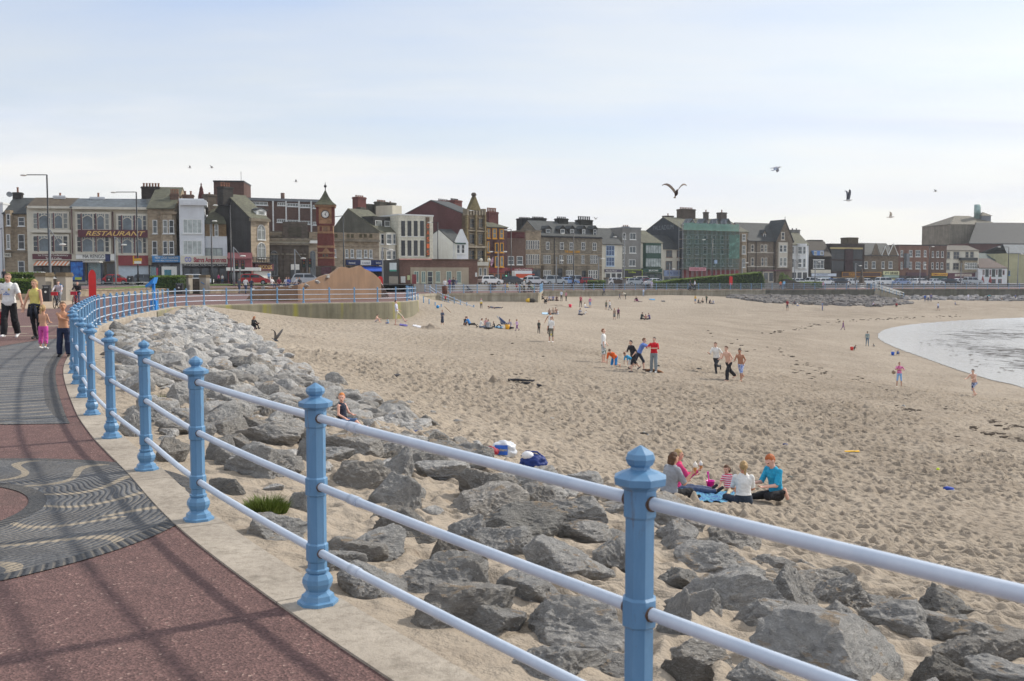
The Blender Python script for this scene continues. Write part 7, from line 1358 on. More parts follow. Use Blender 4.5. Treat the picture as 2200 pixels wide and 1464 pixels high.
def person(label, u, v, vt, pose='stand', rz=0, shirt=None, legs=(40, 44, 54), shoes=(50, 46, 44), hair=(60, 44, 34), skin=(190, 150, 130), sleeve=.55, leglen=1.0, kid=0.0, sex='m', hstyle='short', on='sand', group=None, baggy=0.0, pos=None, size=None, dress=0.0, fat=1.0, detail=None, shirt2=None, legs2=None, low=0.0, name='person', hat=None):
 p = pos if pos is not None else (S(u, v) if on == 'sand' else G(u, v)); p = Vector(p); Y = p.y; near = Y < 34; mid = Y < 62
 J, hs = skeleton(pose, kid, sex); cell = .0098 if near else max(.017, min(.034, Y * .00036)); mn = cell * .9
 B = []; fr = np.array
 def cap(a, b, ra, rb, reg, t0=0.0, t1=1.0): B.append(('c', np.asarray(a), np.asarray(b), max(ra, mn), max(rb, mn), reg))
 wsc = (1 + .04 * (sex == 'm')) * fat; W = np.array([.10, .150 + .012 * (sex == 'f'), .158 + .01 * (sex == 'f'), .138, .136, .162, .168, .11, .055]) * wsc * (1 - .06 * kid); Dp = np.array([.08, .10, .108, .098, .098, .112, .10, .07, .05]) * fat
 B.append(('t', J['up'], J['rx'], J['fw'], W, Dp, 'torso'))
 cap(J['nk'] - J['up'] * .04, J['hd'] - J['hu'] * .05, .056, .050, 'neck')
 for s_ in 'LR':
  ra = .047 * (1 - .1 * kid) * fat; cap(J['s' + s_], J['e' + s_], ra, ra * .82, 'uarm'); cap(J['e' + s_], J['w' + s_], ra * .80, .028, 'farm')
  d = J['ad' + s_]; n1 = unit(np.cross(d, J['rx'])); sd = 1 if s_ == 'L' else -1
  if near:
   ax = unit(np.cross(d, n1)); pc = J['w' + s_] + d * .05
   cap(J['w' + s_] + d * .015 - ax * .018, J['w' + s_] + d * .07 - ax * .026, .018, .016, 'hand'); cap(J['w' + s_] + d * .015 + ax * .018, J['w' + s_] + d * .07 + ax * .026, .018, .016, 'hand')
   for i, ln in enumerate((.062, .075, .078, .070)):
    b0 = J['w' + s_] + d * .082 + ax * (-.033 + .022 * i); b1 = b0 + unit(d + n1 * .25) * ln * .5; b2 = b1 + unit(d * .6 + n1 * .8) * ln * .5; cap(b0, b1, .0115, .0105, 'hand'); cap(b1, b2, .0105, .0098, 'hand')
   t0 = J['w' + s_] + d * .03 + ax * .028; cap(t0, t0 + unit(d + ax * 1.0) * .036, .014, .012, 'hand'); cap(t0 + unit(d + ax) * .036, t0 + unit(d + ax) * .036 + unit(d + n1 * .4) * .03, .012, .0105, 'hand')
  else:
   cap(J['w' + s_], J['w' + s_] + d * .10, .030, .024, 'hand'); cap(J['w' + s_] + d * .03, J['w' + s_] + d * .08 + J['fw'] * .035, .016, .013, 'hand')
  th = .082 * fat * (1 + .06 * (sex == 'f')); cap(J['h' + s_], J['k' + s_], th, .056, 'thigh'); cap(J['k' + s_], J['a' + s_ + 'n'], .054, .036, 'shin'); kd = J['a' + s_ + 'n'] - J['k' + s_]; cm = J['k' + s_] + kd * .3 - J['fw'] * .012; cap(cm, cm + kd * .25, .047, .036, 'shin')
  hl = J['a' + s_ + 'n'] - unit(J['t' + s_] - J['a' + s_ + 'n']) * .045; cap(hl + unit(kd) * .03, J['t' + s_] + unit(kd) * .012, .040, .034, 'foot')
 if dress: a = -J['up'] * .02; b = J['pel'] + unit(J['kL'] + J['kR'] - 2 * J['pel']) * dress; cap(a, b, .14, .20, 'skirt')
 hc, hu, hf, hr = J['hd'], J['hu'], J['hf'], J['hr']
 def ell(c, rx_, rf, ru, reg): B.append(('e', np.asarray(c), rx_ * hs, rf * hs, ru * hs, reg))
 ell(hc + hu * .018 * hs - hf * .010, .076, .094, .098, 'head'); ell(hc - hu * .045 * hs + hf * .022 * hs, .056, .066, .072, 'head')
 if mid:
  cap(hc + hf * .088 * hs + hu * .0 * hs, hc + hf * .103 * hs - hu * .026 * hs, .009 * hs, .014 * hs, 'head');
  for sd in (-1, 1): ell(hc + hr * sd * .077 * hs - hf * .004, .011, .020, .032, 'head')
 if near: cap(hc + hf * .088 * hs + hu * .022 * hs - hr * .035 * hs, hc + hf * .088 * hs + hu * .022 * hs + hr * .035 * hs, .009, .009, 'head'); cap(hc + hf * .083 * hs - hu * .062 * hs - hr * .018, hc + hf * .083 * hs - hu * .062 * hs + hr * .018, .010, .010, 'head')
 def dist(b, X):
  if b[0] == 'c':
   a, e, r0, r1 = b[1], b[2], b[3], b[4]; ab = e - a; l2 = max(ab @ ab, 1e-9); tt = np.clip(((X - a) @ ab) / l2, 0, 1); return np.linalg.norm(X - a - tt[..., None] * ab, axis=-1) - (r0 + (r1 - r0) * tt)
  if b[0] == 'e':
   q = X - b[1]; k = np.sqrt((q @ hr / b[2]) ** 2 + (q @ hf / b[3]) ** 2 + (q @ hu / b[4]) ** 2); return (k - 1) * min(b[2], b[3], b[4])
  z = X @ b[1]; w = np.interp(z, TZ, b[4]); d_ = np.interp(z, TZ, b[5]); y = X @ b[3]; x = X @ b[2]
  k = np.sqrt((x / w) ** 2 + (y / d_) ** 2); return np.maximum((k - 1) * np.minimum(w, d_), np.maximum(TZ[0] - z, z - TZ[-1]) * .8)
 def bb(b):
  if b[0] == 'c': r_ = max(b[3], b[4]); return np.minimum(b[1], b[2]) - r_, np.maximum(b[1], b[2]) + r_
  if b[0] == 'e': r_ = max(b[2:5]); return b[1] - r_, b[1] + r_
  e0, e1 = b[1] * TZ[0], b[1] * TZ[-1]; return np.minimum(e0, e1) - .2, np.maximum(e0, e1) + .2
 def field(Bs, cell, k=.022):
  lo = np.min([bb(b)[0] for b in Bs], 0) - 3 * cell; hi = np.max([bb(b)[1] for b in Bs], 0) + 3 * cell; n = np.ceil((hi - lo) / cell).astype(int) + 1; Dg = np.full(n, .5, np.float32)
  for b in Bs:
   l, h_ = bb(b); m = .05; i0 = np.maximum(((l - m - lo) / cell).astype(int), 0); i1 = np.minimum(((h_ + m - lo) / cell).astype(int) + 2, n); ax = [lo[i] + np.arange(i0[i], i1[i]) * cell for i in range(3)]; X = np.stack(np.meshgrid(*ax, indexing='ij'), -1); d = dist(b, X); sl = tuple(slice(i0[i], i1[i]) for i in range(3)); o = Dg[sl]; kk = .006 if b[-1] == 'hand' else k
   hh = np.clip(.5 + .5 * (o - d) / kk, 0, 1); Dg[sl] = o + (d - o) * hh - kk * hh * (1 - hh)
  return nets(Dg, lo, cell)
 V, Fc = field(B, cell)
 cen = V[Fc].mean(1); best = np.full(len(cen), 9.0); reg = np.zeros(len(cen), np.int8); par = np.zeros(len(cen)); names = ['torso', 'neck', 'uarm', 'farm', 'hand', 'thigh', 'shin', 'foot', 'head', 'skirt']
 for b in B:
  d = dist(b, cen); m = d < best; best[m] = d[m]; reg[m] = names.index(b[-1])
  if b[0] == 'c': ab = b[2] - b[1]; tt = np.clip((cen @ ab - b[1] @ ab) / max(ab @ ab, 1e-9), 0, 1); par[m] = tt[m]
 tz = cen @ J['up']; mi = np.zeros(len(cen), np.int32)       # 0 skin 1 shirt 2 legs 3 shoes 4 hair 5 dark 6 lip
 is_ = lambda *n: np.isin(reg, [names.index(x) for x in n])
 waist = .02 + low
 shm = (is_('torso') & (tz > waist)) | (is_('uarm') & (par < sleeve / .5 * .98 if sleeve <= .5 else par < 9)) | (is_('farm') & (par < (sleeve - .5) / .5 * 1.0 if sleeve > .5 else par < -1))
 if sleeve <= 0: shm = is_('torso') & (tz > waist) & ~((np.abs(cen @ J['rx']) > .10) & (tz > .46))
 lgm = (is_('torso') & (tz <= waist)) | (is_('thigh') & (par < leglen / .5)) | (is_('shin') & ((par < (leglen - .5) / .5) if leglen > .5 else (par < -1))) | (is_('thigh') & (leglen > .49))
 if leglen < .5: lgm = (is_('torso') & (tz <= waist)) | (is_('thigh') & (par < leglen * 2))
 if shirt is not None: mi[shm] = 1; mi[is_('neck') & (par < .12)] = 1
 mi[lgm] = 2; mi[is_('skirt')] = 2
 if shirt is not None and dress and legs is None: mi[is_('skirt')] = 1
 if shoes is not None: mi[is_('foot')] = 3
 hx = cen - hc; hz = hx @ hu / hs; hy_ = hx @ hf / hs; hxx = np.abs(hx @ hr) / hs; ish = is_('head') | (is_('neck') & (par > .6))
 if not mid:
  hm = is_('head') & ((hz > .055) | ((hy_ < .01) & (hz > -.03)));
  if hstyle in ('long', 'pony', 'bob'): hm |= ish & (hy_ < .02) & (hxx > -1) & (hz > -.2)
  if hstyle != 'bald': mi[hm] = 4
 if near:
  for sd in (-1, 1): mi[is_('head') & (np.linalg.norm(cen - (hc + hf * .083 * hs + hu * .006 * hs + hr * sd * .032 * hs), axis=1) < .0135 * hs)] = 5
  mi[is_('head') & (np.linalg.norm((cen - (hc + hf * .088 * hs - hu * .060 * hs)) * 1.0, axis=1) < .022) & (np.abs(hz + .060) < .008)] = 6
 zmin = V[:, 2].min(); ht = V[:, 2].max() - zmin; want = (v - vt) * pxm(Y) if size is None else size; sc_ = want / ht; an = R(rz); ca, sa = math.cos(an), math.sin(an)
 M3 = np.array([[ca, -sa, 0], [sa, ca, 0], [0, 0, 1]]); mid_ = np.array([(J['pel'][0] + J['nk'][0]) / 2, (V[:, 1].min() + V[:, 1].max()) / 2, zmin])
 tf = lambda A: ((A - mid_) * sc_) @ M3.T
 sk = mat(skin, .55, .06, 9, spec=.35); mats = [sk, mat(shirt, .85, .14, 6, .25, 30) if shirt is not None else sk, mat(legs, .85, .16, 5, .25, 30) if legs is not None else (mat(shirt, .85, .14, 6, .25, 30) if shirt is not None else sk), mat(shoes, .6, .15, 9) if shoes is not None else sk, mat(hair, .6, .3, 40, .4, 120), mat((44, 34, 30), .4, .1, 9), mat((150, 84, 76), .5, .1, 9)]
 if shirt2 is not None: mats[1] = patmat(shirt, shirt2)
 if legs2 is not None: mats[2] = patmat(legs, legs2)
 mbody = mi.copy()
 o = addobj(name, npmesh(name, tf(V), Fc, mats, mbody, True)); o.location = p; tag(o, label, 'person' if name == 'person' else 'statue', group)
 if mid and name == 'person':
  Nv = np.zeros_like(V); tri = V[Fc]; fn = np.cross(tri[:, 2] - tri[:, 0], tri[:, 3] - tri[:, 1]); fn /= np.maximum(np.linalg.norm(fn, axis=1), 1e-9)[:, None]
  for k in range(4): np.add.at(Nv, Fc[:, k], fn)
  Nv /= np.maximum(np.linalg.norm(Nv, axis=1), 1e-9)[:, None]
  def shell(msk, nm, m, base, fold, flare=None):
   ff = Fc[msk]
   if not len(ff): return
   us_ = np.unique(ff); rm = np.full(len(V), -1); rm[us_] = np.arange(len(us_)); off = np.full(len(us_), base)
   pv = V[us_]; nz_ = np.array([mnoise.noise(Vector((q[0] * 9 + 3, q[1] * 9, q[2] * 5 + len(label)))) + .5 * mnoise.noise(Vector(q * 22)) for q in pv]); off = off + fold * nz_
   if flare is not None: off = off + flare(pv)
   outer = pv + Nv[us_] * np.maximum(off, .004)[:, None]; E = {}
   for f in ff:
    for a, b in zip(f, np.roll(f, -1)): E[(a, b)] = 1
   rim = [(a, b) for a, b in E if (b, a) not in E]; q = rm[ff]; n0 = len(us_); allv = np.concatenate([outer, pv - Nv[us_] * .003]); rf = np.array([[rm[a], n0 + rm[a], n0 + rm[b], rm[b]] for a, b in rim], int).reshape(-1, 4)[:, ::-1]
   addobj(nm, npmesh(nm, tf(allv), np.concatenate([q, rf[:, ::-1]]) if len(rf) else q, m, None, True), o)
  if shirt is not None: shell(mi == 1, 'top' if sleeve <= 0 else 'shirt' if sleeve < .8 else 'jacket', mats[1], .014, .012)
  if legs is not None and not (dress and mid and False):
   fl = (lambda q: baggy * np.clip((.62 - np.minimum(np.linalg.norm(q - J['aLn'], axis=1), np.linalg.norm(q - J['aRn'], axis=1))) / .4, 0, 1) * .7 + baggy * .25) if baggy else None
   shell(mi == 2, 'trousers' if leglen > .8 else 'shorts', mats[2], .012, .012, fl)
 if mid and hstyle != 'bald':
  HB = []; g_ = cell if near else cell * .9
  sk2 = ('e', hc + hu * .022 * hs - hf * .014, .083 * hs, .100 * hs, .106 * hs, 'hair'); HB.append(sk2)
  if hstyle in ('bob', 'long'): ln = .10 if hstyle == 'bob' else .2; HB += [('c', hc - hf * .05 * hs + hr * sd * .045 * hs, hc - hf * .06 * hs + hr * sd * .05 * hs - hu * ln, .052 * hs, .040 * hs, 'hair') for sd in (-1, 0, 1)]
  if hstyle == 'pony': HB += [('c', hc - hf * .10 * hs + hu * .03 * hs, hc - hf * .135 * hs + hu * .02 * hs, .026, .030, 'hair'), ('c', hc - hf * .135 * hs + hu * .02 * hs, hc - hf * .13 * hs - hu * .16 * hs, .034, .016, 'hair')]
  HV, HF = field(HB, g_, .02); c_ = HV[HF].mean(1) - hc; z_ = c_ @ hu / hs; y_ = c_ @ hf / hs; x_ = np.abs(c_ @ hr) / hs
  lowc = -.05 if hstyle in ('short', 'buzz') else -.5
  keep = ~((y_ > .028) & (z_ < .062) & (x_ < .2)) & ~((y_ > -.01) & (z_ < .028) & (hstyle != 'bob')) & (z_ > lowc - .0 + np.where(y_ < -.02, 0, .03)) & ~((y_ > .04) & (z_ < .075 - .02 * (hstyle == 'bob')))
  HF = HF[keep]; jit = np.array([mnoise.noise(Vector(q * 45)) for q in HV]) * .006 * hs; HV = HV + (HV - hc) / np.maximum(np.linalg.norm(HV - hc, axis=1), .01)[:, None] * jit[:, None]
  if hstyle == 'buzz': HV = hc + (HV - hc) * .975
  if len(HF): us_ = np.unique(HF); rm = np.full(len(HV), -1); rm[us_] = np.arange(len(us_)); addobj('hair', npmesh('hair', tf(HV[us_]), rm[HF], mats[4], None, True), o)
 o['_s'] = sc_
 JW = {k: Vector(tf(np.asarray(x)[None])[0]) + p for k, x in J.items() if k not in ('hu', 'hf', 'hr', 'up', 'rx', 'fw', 'adL', 'adR')}
 del o['_s']; JW['o'] = o; JW['s'] = sc_; JW['f'] = Vector(M3 @ J['hf']); JW['r'] = Vector(M3 @ J['rx']); return JW
def patmat(a, b, kind=None):
 key = ('pat', tuple(a), tuple(b))
 if key in MATS: return MATS[key]
 m, t, N, L, bs = newmat('patterned_cloth'); MATS[key] = m; tc = N('ShaderNodeTexCoord').outputs['Object']
 if len(b) > 3: sp = N('ShaderNodeSeparateXYZ'); L(tc, sp.inputs[0]); f = mth(t, 'GREATER_THAN', mth(t, 'SINE', mth(t, 'MULTIPLY', sp.outputs[2], b[3])), 0.0)
 else: f = ramp(t, noise_tex(t, tc, 11, 3, .6), [(.47, (0, 0, 0, 1)), (.52, (1, 1, 1, 1))])
 L(mixc(t, f, lin(a), lin(b)), bs.inputs['Base Color']); bs.inputs['Roughness'].default_value = .85; return m
WH, BK, NV, GRY, JN = (226, 226, 224), (34, 34, 38), (38, 44, 66), (130, 134, 140), (70, 84, 112)
BLO, GIN, BRN, DKB = (172, 142, 98), (176, 96, 50), (96, 68, 48), (46, 36, 32)
PALE, TANS = (214, 174, 154), (176, 130, 106)
jm = person('man in a white football shirt and black tracksuit bottoms walking hand in hand', 22, 727, 587, dict(pt=2, lL=(-8, 3, -24, 2), lR=(12, 3, 2, 2), aL=(6, 22, 4, 16), aR=(2, 14, 2, 6), hd=(6, -6)), 8, WH, BK, (222, 222, 222), (120, 96, 74), (204, 156, 134), .42, 1.0, on='prom', hstyle='buzz', baggy=.035, group='family walking on the promenade', low=-.09, fat=1.06)
jw = person('blonde woman in a yellow vest top with a dark jacket tied round her waist', 79, 729, 601, dict(pt=2, lL=(6, 3, -2, 2), lR=(-6, 3, -16, 2), aL=(2, 10, 8, 2), aR=(6, 22, 4, 16), hd=(6, 0)), -8, (214, 202, 118), BK, BK, BLO, (206, 160, 136), 0, 1.0, sex='f', on='prom', hstyle='pony', group='family walking on the promenade', low=-.06)
person('little girl with a blonde ponytail in pink trousers, seen from behind', 98, 750, 655, dict(pt=2, lL=(5, 4, -4, 2), lR=(-5, 4, -12, 2), aL=(16, 10, 70, -20), aR=(16, 12, 80, -20)), 176, None, (206, 84, 160), WH, BLO, (200, 152, 124), .0, .82, kid=.9, sex='f', on='prom', hstyle='pony', group='family walking on the promenade', baggy=.02)
person('bare-chested boy in navy tracksuit bottoms reaching for the railing', 135, 768, 649, dict(pt=0, lL=(3, 5, -2, 3), lR=(-4, 5, -6, 3), aL=(40, 24, 80, 10), aR=(56, -30, 66, -60), hd=(-4, 14), ty=0), 14, None, (34, 44, 72), BK, (110, 82, 58), (196, 144, 112), .0, 1.0, kid=.6, on='prom', hstyle='buzz', baggy=.035, group='family walking on the promenade')
c = (jw['pel'] * 1.0); s_ = jw['s']; mb = MB(); pts = [c + Vector((.175 * s_ * math.cos(a), .135 * s_ * math.sin(a), .06 * s_ + .015 * math.sin(3 * a))) for a in np.linspace(0, 2 * math.pi, 17)]
mb.tube([q - jw['o'].location for q in pts], .035 * s_, 7); f = Vector((0, -1, 0))
for sx in (-.03, .05): mb.tube([c + Vector((sx, -.15, .05)) * s_ - jw['o'].location, c + Vector((sx * 1.6, -.18, -.12)) * s_ - jw['o'].location, c + Vector((sx * 2.2, -.16, -.34)) * s_ - jw['o'].location], [.04 * s_, .045 * s_, .03 * s_], 7)
for i in range(9): a = math.pi * i / 8; q = c + Vector((.17 * s_ * math.cos(a), .13 * s_ * math.sin(a), .05 * s_)) - jw['o'].location; mb.tube([q, q * 1.0 + Vector((.03 * math.cos(a), .03 * math.sin(a), -.18)), q + Vector((.05 * math.cos(a), .05 * math.sin(a), -.33))], [.04, .05, .04], 6)
mb.build('tied_jacket', mat((44, 48, 58), .9, .2, 8, .3, 30), jw['o'])
def chest_mark(J, dx, dz, pts, m, nm):
 o = J['o']; c = J['nk'] - o.location; s_ = J['s']; mb = MB(); sh = [ch for ch in o.children if ch.name.startswith('shirt')][0].data; co = np.array([v.co[:] for v in sh.vertices]); vs = []
 for x, z in pts:
  q = Vector((c.x + (dx + x) * s_, 0, c.z + (dz + z) * s_)); d = (co[:, 0] - q.x) ** 2 + (co[:, 2] - q.z) ** 2; near_ = co[d < .0012 * 1.5]; y = near_[:, 1].min() if len(near_) else c.y - .13; vs.append((q.x, y - .006, q.z))
 mb.add(vs, [tuple(range(len(vs)))]); mb.build(nm, m, o)
chest_mark(jm, .075, -.17, [(-.022, .03), (-.026, -.005), (0, -.035), (.026, -.005), (.022, .03)], mat((206, 186, 90), .7, .1, 9), 'shirt_badge')
chest_mark(jm, -.10, -.165, [(-.03, -.006), (.04, .0), (.042, .012), (-.028, .008)], mat((60, 90, 160), .7, .1, 9), 'shirt_logo')
for i in range(5): chest_mark(jm, -.07 + i * .034, -.30 + .008 * (i % 2), [(-.012, -.02), (.014, -.016), (.012, .022), (-.014, .018)], mat((110, 140, 200), .7, .1, 9), 'shirt_lettering')
chest_mark(jm, -.0, -.245, [(-.02, -.018), (.02, -.018), (.024, .018), (-.024, .018)], mat((120, 150, 206), .7, .1, 9), 'shirt_logo')
def lumpbag(loc, rx_, ry_, rz_, mats, name, label, cat, seed=1, two=0.5, hold=None):
 v, f = ico(4); p = v.copy(); n = np.array([mnoise.noise(Vector(q * 2.6 + Vector((seed, 0, 0)) if False else Vector((q[0] * 2.6 + seed, q[1] * 2.6, q[2] * 2.6)))) + .5 * mnoise.noise(Vector((q[0] * 6, q[1] * 6 + seed, q[2] * 6))) for q in v]); p = v * (1 + .22 * n)[:, None]; p[:, 2] = np.where(p[:, 2] > .3, p[:, 2] * 1.0, p[:, 2]); p *= np.array([rx_, ry_, rz_]); p[:, 2] = np.maximum(p[:, 2], -rz_ * .8) + rz_ * .8
 mi = (v[f].mean(1)[:, 0] > two).astype(int); o = addobj(name, npmesh(name, p, f, mats, mi, True)); o.location = loc; tag(o, label, cat)
 if hold is not None: MB().tube([Vector((0, 0, rz_ * 1.5)), hold - Vector(loc)], [.05, .012], 6).build('handle', mats[0], o)
 return o
m_bagw = mat((214, 216, 220), .35, .1, 6, .3, 20); hw_ = jm['wR'] + Vector((0, -.02, -.08)); lumpbag(hw_ + Vector((-.02, -.03, -.52)), .15, .12, .24, [m_bagw, mat((190, 40, 50), .5, .1, 6)], 'carrier_bag', 'white and red plastic carrier bag hanging from the walking man\'s hand', 'bag', 3, .35, hw_)
def bike(J_or_p, rz, label, col, basket=None):
 p = J_or_p; t_ = thing('bicycle', label, 'bicycle', p, R(rz), 'bicycles on the promenade');
 for y in (-.52, .52):
  mb = MB(); mb.tube([(0, y + .33 * math.cos(a), .34 + .33 * math.sin(a)) for a in np.linspace(0, 2 * math.pi, 25)], .022, 6); w_ = mb.build('wheel', TYRE, t_); mb = MB()
  for k in range(8): a = k * math.pi / 4; mb.tube([(0, y, .34), (0, y + .32 * math.cos(a), .34 + .32 * math.sin(a))], .004, 4)
  mb.build('spokes', STEEL, w_)
 mb = MB(); A_, B_, C_, H_, S_ = (0, .52, .34), (0, .05, .32), (0, -.52, .34), (0, -.36, .92), (0, .22, .9)
 for a, b_ in ((A_, B_), (A_, S_), (B_, S_), (S_, (0, -.33, .84)), (B_, (0, -.35, .78)), (H_, C_)): mb.tube([a, b_], .018, 6)
 mb.build('frame', mat(col, .4, .1, 5), t_); MB().tube([(-.3, -.24, 1.04), (-.12, -.36, 1.0), (.12, -.36, 1.0), (.3, -.24, 1.04)], .014, 6).build('handlebar', STEEL, t_); MB().ball((0, .24, .95), .11, 8, 0, (.7, 1.2, .4)).build('saddle', BLACKP, t_); MB().tube([(-.1, .05, .2), (.1, .05, .44)], .015, 5).build('pedals', STEEL, t_)
 if basket: MB().box(-.17, .17, -.62, -.4, .78, .98).build('basket', mat(basket, .5, .1, 5), t_)
for u, vf, vt, lb, sh, hr_, lg, bl, cc, bk in ((122, 663, 604, 'cyclist in a pale grey top riding towards the viewer by the pillar', (190, 184, 190), DKB, GRY, 'dark bicycle with a red and blue front basket, ridden beside the pillar', (40, 44, 60), (190, 40, 50)), (163, 661, 605, 'cyclist in a black jacket over a white shirt nearest the railing curve', BK, DKB, JN, 'red bicycle ridden by the cyclist in black near the railing', (180, 40, 50), (180, 40, 60))):
 p = G(u, vf); bike(p, 12, bl, cc, bk); person(lb, u, vf, vt, 'ride', 12, sh, lg, BK, hr_, PALE, .95, 1.0, on='prom', pos=p + Vector((.05, .12, .14)), size=(vf - vt) * pxm(p.y) - .14, group='cyclists on the promenade')
person('white-haired pensioner whose head shows above the left hedge', 53, 612, 589, 'chair', 175, (190, 190, 190), GRY, hair=(210, 208, 204), pos=P(53, 640, 97) + Vector((0, 0, .75)), size=1.25, group='people behind the left hedge'); person('pensioner with pinkish collar seated beside the white-haired one', 62, 612, 591, 'chair', 175, (170, 120, 120), GRY, hair=(130, 100, 84), pos=P(62, 640, 97) + Vector((0, 0, .72)), size=1.2, group='people behind the left hedge'); person('dark-clothed person standing at the extreme left behind the hedge', 9, 612, 578, 'stand', 20, (50, 52, 60), BK, pos=P(9, 612, 92), group='people behind the left hedge')
GP = 'people walking and sitting on the promenade'
for a in (('man in a grey jacket on the promenade before the lawn, left of the white T-shirt', 514, 631, 598, 'walk', 170, (92, 96, 104), JN), ('man in a white T-shirt and jeans walking between two darker companions', 528, 632, 596, 'walk', 175, WH, JN), ('man in a dark navy jacket walking right of the white T-shirt', 540, 631, 598, 'walk', 170, (48, 54, 76), JN), ('woman in a magenta top outside the amusements', 470, 609, 588, 'stand', 160, (170, 50, 110), BK), ('pale-coated person beside the woman in magenta', 478, 609, 589, 'stand', 170, (196, 196, 196), JN), ('person in a light blue top before the WOODS shutter', 578, 607, 583, 'stand', 20, (120, 170, 216), JN)):
 lb, u, v, vt, po, rz, c1, c2 = a; person(lb, u, v, vt, po, rz, c1, c2, on='prom', group=GP, pos=G(u, v) if v > 625 else P(u, v + 1, 126))
for i, (u, c1, lb) in enumerate(((588, WH, 'seated customer in white, leftmost at the cafe tables'), (601, (120, 50, 60), 'seated customer in dark red at the cafe tables'), (613, (210, 214, 226), 'seated customer in pale blue with a white cap at the cafe tables'), (623, (70, 86, 150), 'seated customer in blue at the cafe tables'), (634, (210, 210, 210), 'seated customer in white by the grey lamp at the cafe tables'), (646, (60, 60, 66), 'seated customer in dark clothes, rightmost at the cafe tables'))): person(lb, u, 620, 600, 'chair', random.uniform(-60, 60), c1, JN, pos=P(u, 622, 108), size=1.35, group='customers seated at tables left of the hoarding')
for a in (('white-shirted person leaning on the bastion rail by the rusty bin', 956, 629, 599, 'easy', 10, WH, NV), ('person in a purple top strolling on the bastion', 966, 627, 597, 'walk', 175, (130, 50, 120), JN), ('person in dark clothes beside the purple top on the bastion', 974, 627, 596, 'walk', 178, (52, 56, 70), JN), ('person in grey right of the dark-clothed stroller on the bastion', 979.5, 626, 598, 'walk', 175, (120, 124, 140), GRY), ('small child in dark clothes walking on the bastion', 984, 623, 608.5, 'walk', 170, BK, NV),
  ('tall person in black at the left of the bastion crowd', 1003, 624, 596, 'stand', 160, BK, BK), ('person in brown behind the pushchair on the bastion', 1009, 625, 595, 'stand', 20, (92, 66, 60), BK), ('person in cream beside the pushchair on the bastion', 1015, 625, 597, 'stand', 200, (196, 184, 170), GRY), ('person in white standing amid the seated crowd on the bastion', 1034, 624, 602, 'stand', 150, WH, NV), ('person in grey-white pushing a wheelchair on the bastion', 1127, 629, 600, 'easy', 120, (200, 200, 196), BK), ('person in black at the right end of the bastion rail', 1137, 628, 602, 'stand', 170, (70, 66, 60), BK)):
 lb, u, v, vt, po, rz, c1, c2 = a; person(lb, u, v, vt, po, rz, c1, c2, on='prom', group=GP, kid=.7 if 'child' in lb else 0)
for i, (u, c1, lb) in enumerate(((1022, (60, 62, 70), 'seated person in charcoal left in the bastion crowd'), (1028, (160, 164, 168), 'seated person in light grey in the bastion crowd'), (1043, (120, 116, 110), 'seated person in taupe in the bastion crowd'), (1053, (48, 56, 90), 'seated person in navy in the bastion crowd'), (1062, (70, 68, 72), 'seated person in slate at the right of the bastion crowd'), (1083, (216, 180, 190), 'reclining person in pale pink on the bastion bench'), (1090, (206, 186, 110), 'person in a yellow top seated on the bastion bench'), (1110, (150, 60, 70), 'seated person in maroon by the bastion rail'))): p = G(u, 625); person(lb, u, 625, 607, 'chair', random.uniform(-50, 70), c1, random.choice((JN, BK, GRY)), pos=p, size=1.3, group='people seated on the bastion')
for a in (('blue-shirted man by the far sea wall foot', 1297.5, 634, 617, 'walk', 80, (90, 110, 170), NV), ('child in pale blue standing below the far railing', 1382.5, 637, 620, 'stand', 30, (190, 204, 226), (150, 170, 200))): lb, u, v, vt, po, rz, c1, c2 = a; person(lb, u, v, vt, po, rz, c1, c2, group='people on the far sand', pos=P(u, v, 164))
for a in (('dark-clothed pedestrian by the far railing below the inn', 1229, 622, 602, 'walk', 90, (60, 70, 100), BK), ('dark pedestrian left of the red car on the far promenade', 1256, 622, 603, 'walk', 90, BK, BK), ('person in lilac on the far promenade by the cream car', 1400, 622, 603, 'stand', 10, (206, 200, 226), (190, 190, 206)), ('dark-haired person leading a pram before the wedge hedge', 1482, 623, 602, 'walk', 90, (70, 74, 92), JN), ('person in white behind the pram before the wedge hedge', 1492, 623, 602, 'walk', 90, (214, 218, 230), NV), ('person in orange climbing towards the seafront steps', 1677, 622, 603, 'walk', 180, (214, 116, 66), NV), ('person in light blue beside the orange top near the steps', 1684.5, 622, 602, 'walk', 180, (130, 190, 226), JN), ('person in pink on the far right promenade', 1768, 622, 605, 'walk', 100, (206, 150, 170), JN), ('pale figure in white on the far right promenade', 1822, 622, 604, 'walk', 100, WH, JN), ('person in black near the top of the groyne steps', 1889, 622, 605, 'stand', 90, BK, BK)): lb, u, v, vt, po, rz, c1, c2 = a; person(lb, u, v, vt, po, rz, c1, c2, on='prom', group=GP, pos=G(u, v))
person('dark bronze statue of a man dancing on the steps top', 1638, 601, 579, dict(lL=(30, 10, -40, 5), lR=(-4, 4, -4, 2), aL=(60, 60, 140, 30), aR=(40, 50, 130, 30)), 30, (46, 44, 40), (46, 44, 40), (46, 44, 40), (46, 44, 40), (46, 44, 40), 1.0, 1.0, pos=P(1638, 601, 193), name='statue')
o = MB().box(-.9, .9, -.9, .9, -1.9, 0).build('stone_plinth', masonry((140, 136, 126))); q = P(1638, 601, 193); o.location = q; tag(o, 'stone plinth under the dark bronze dancing statue', 'plinth')
GB = 'people scattered over the beach'
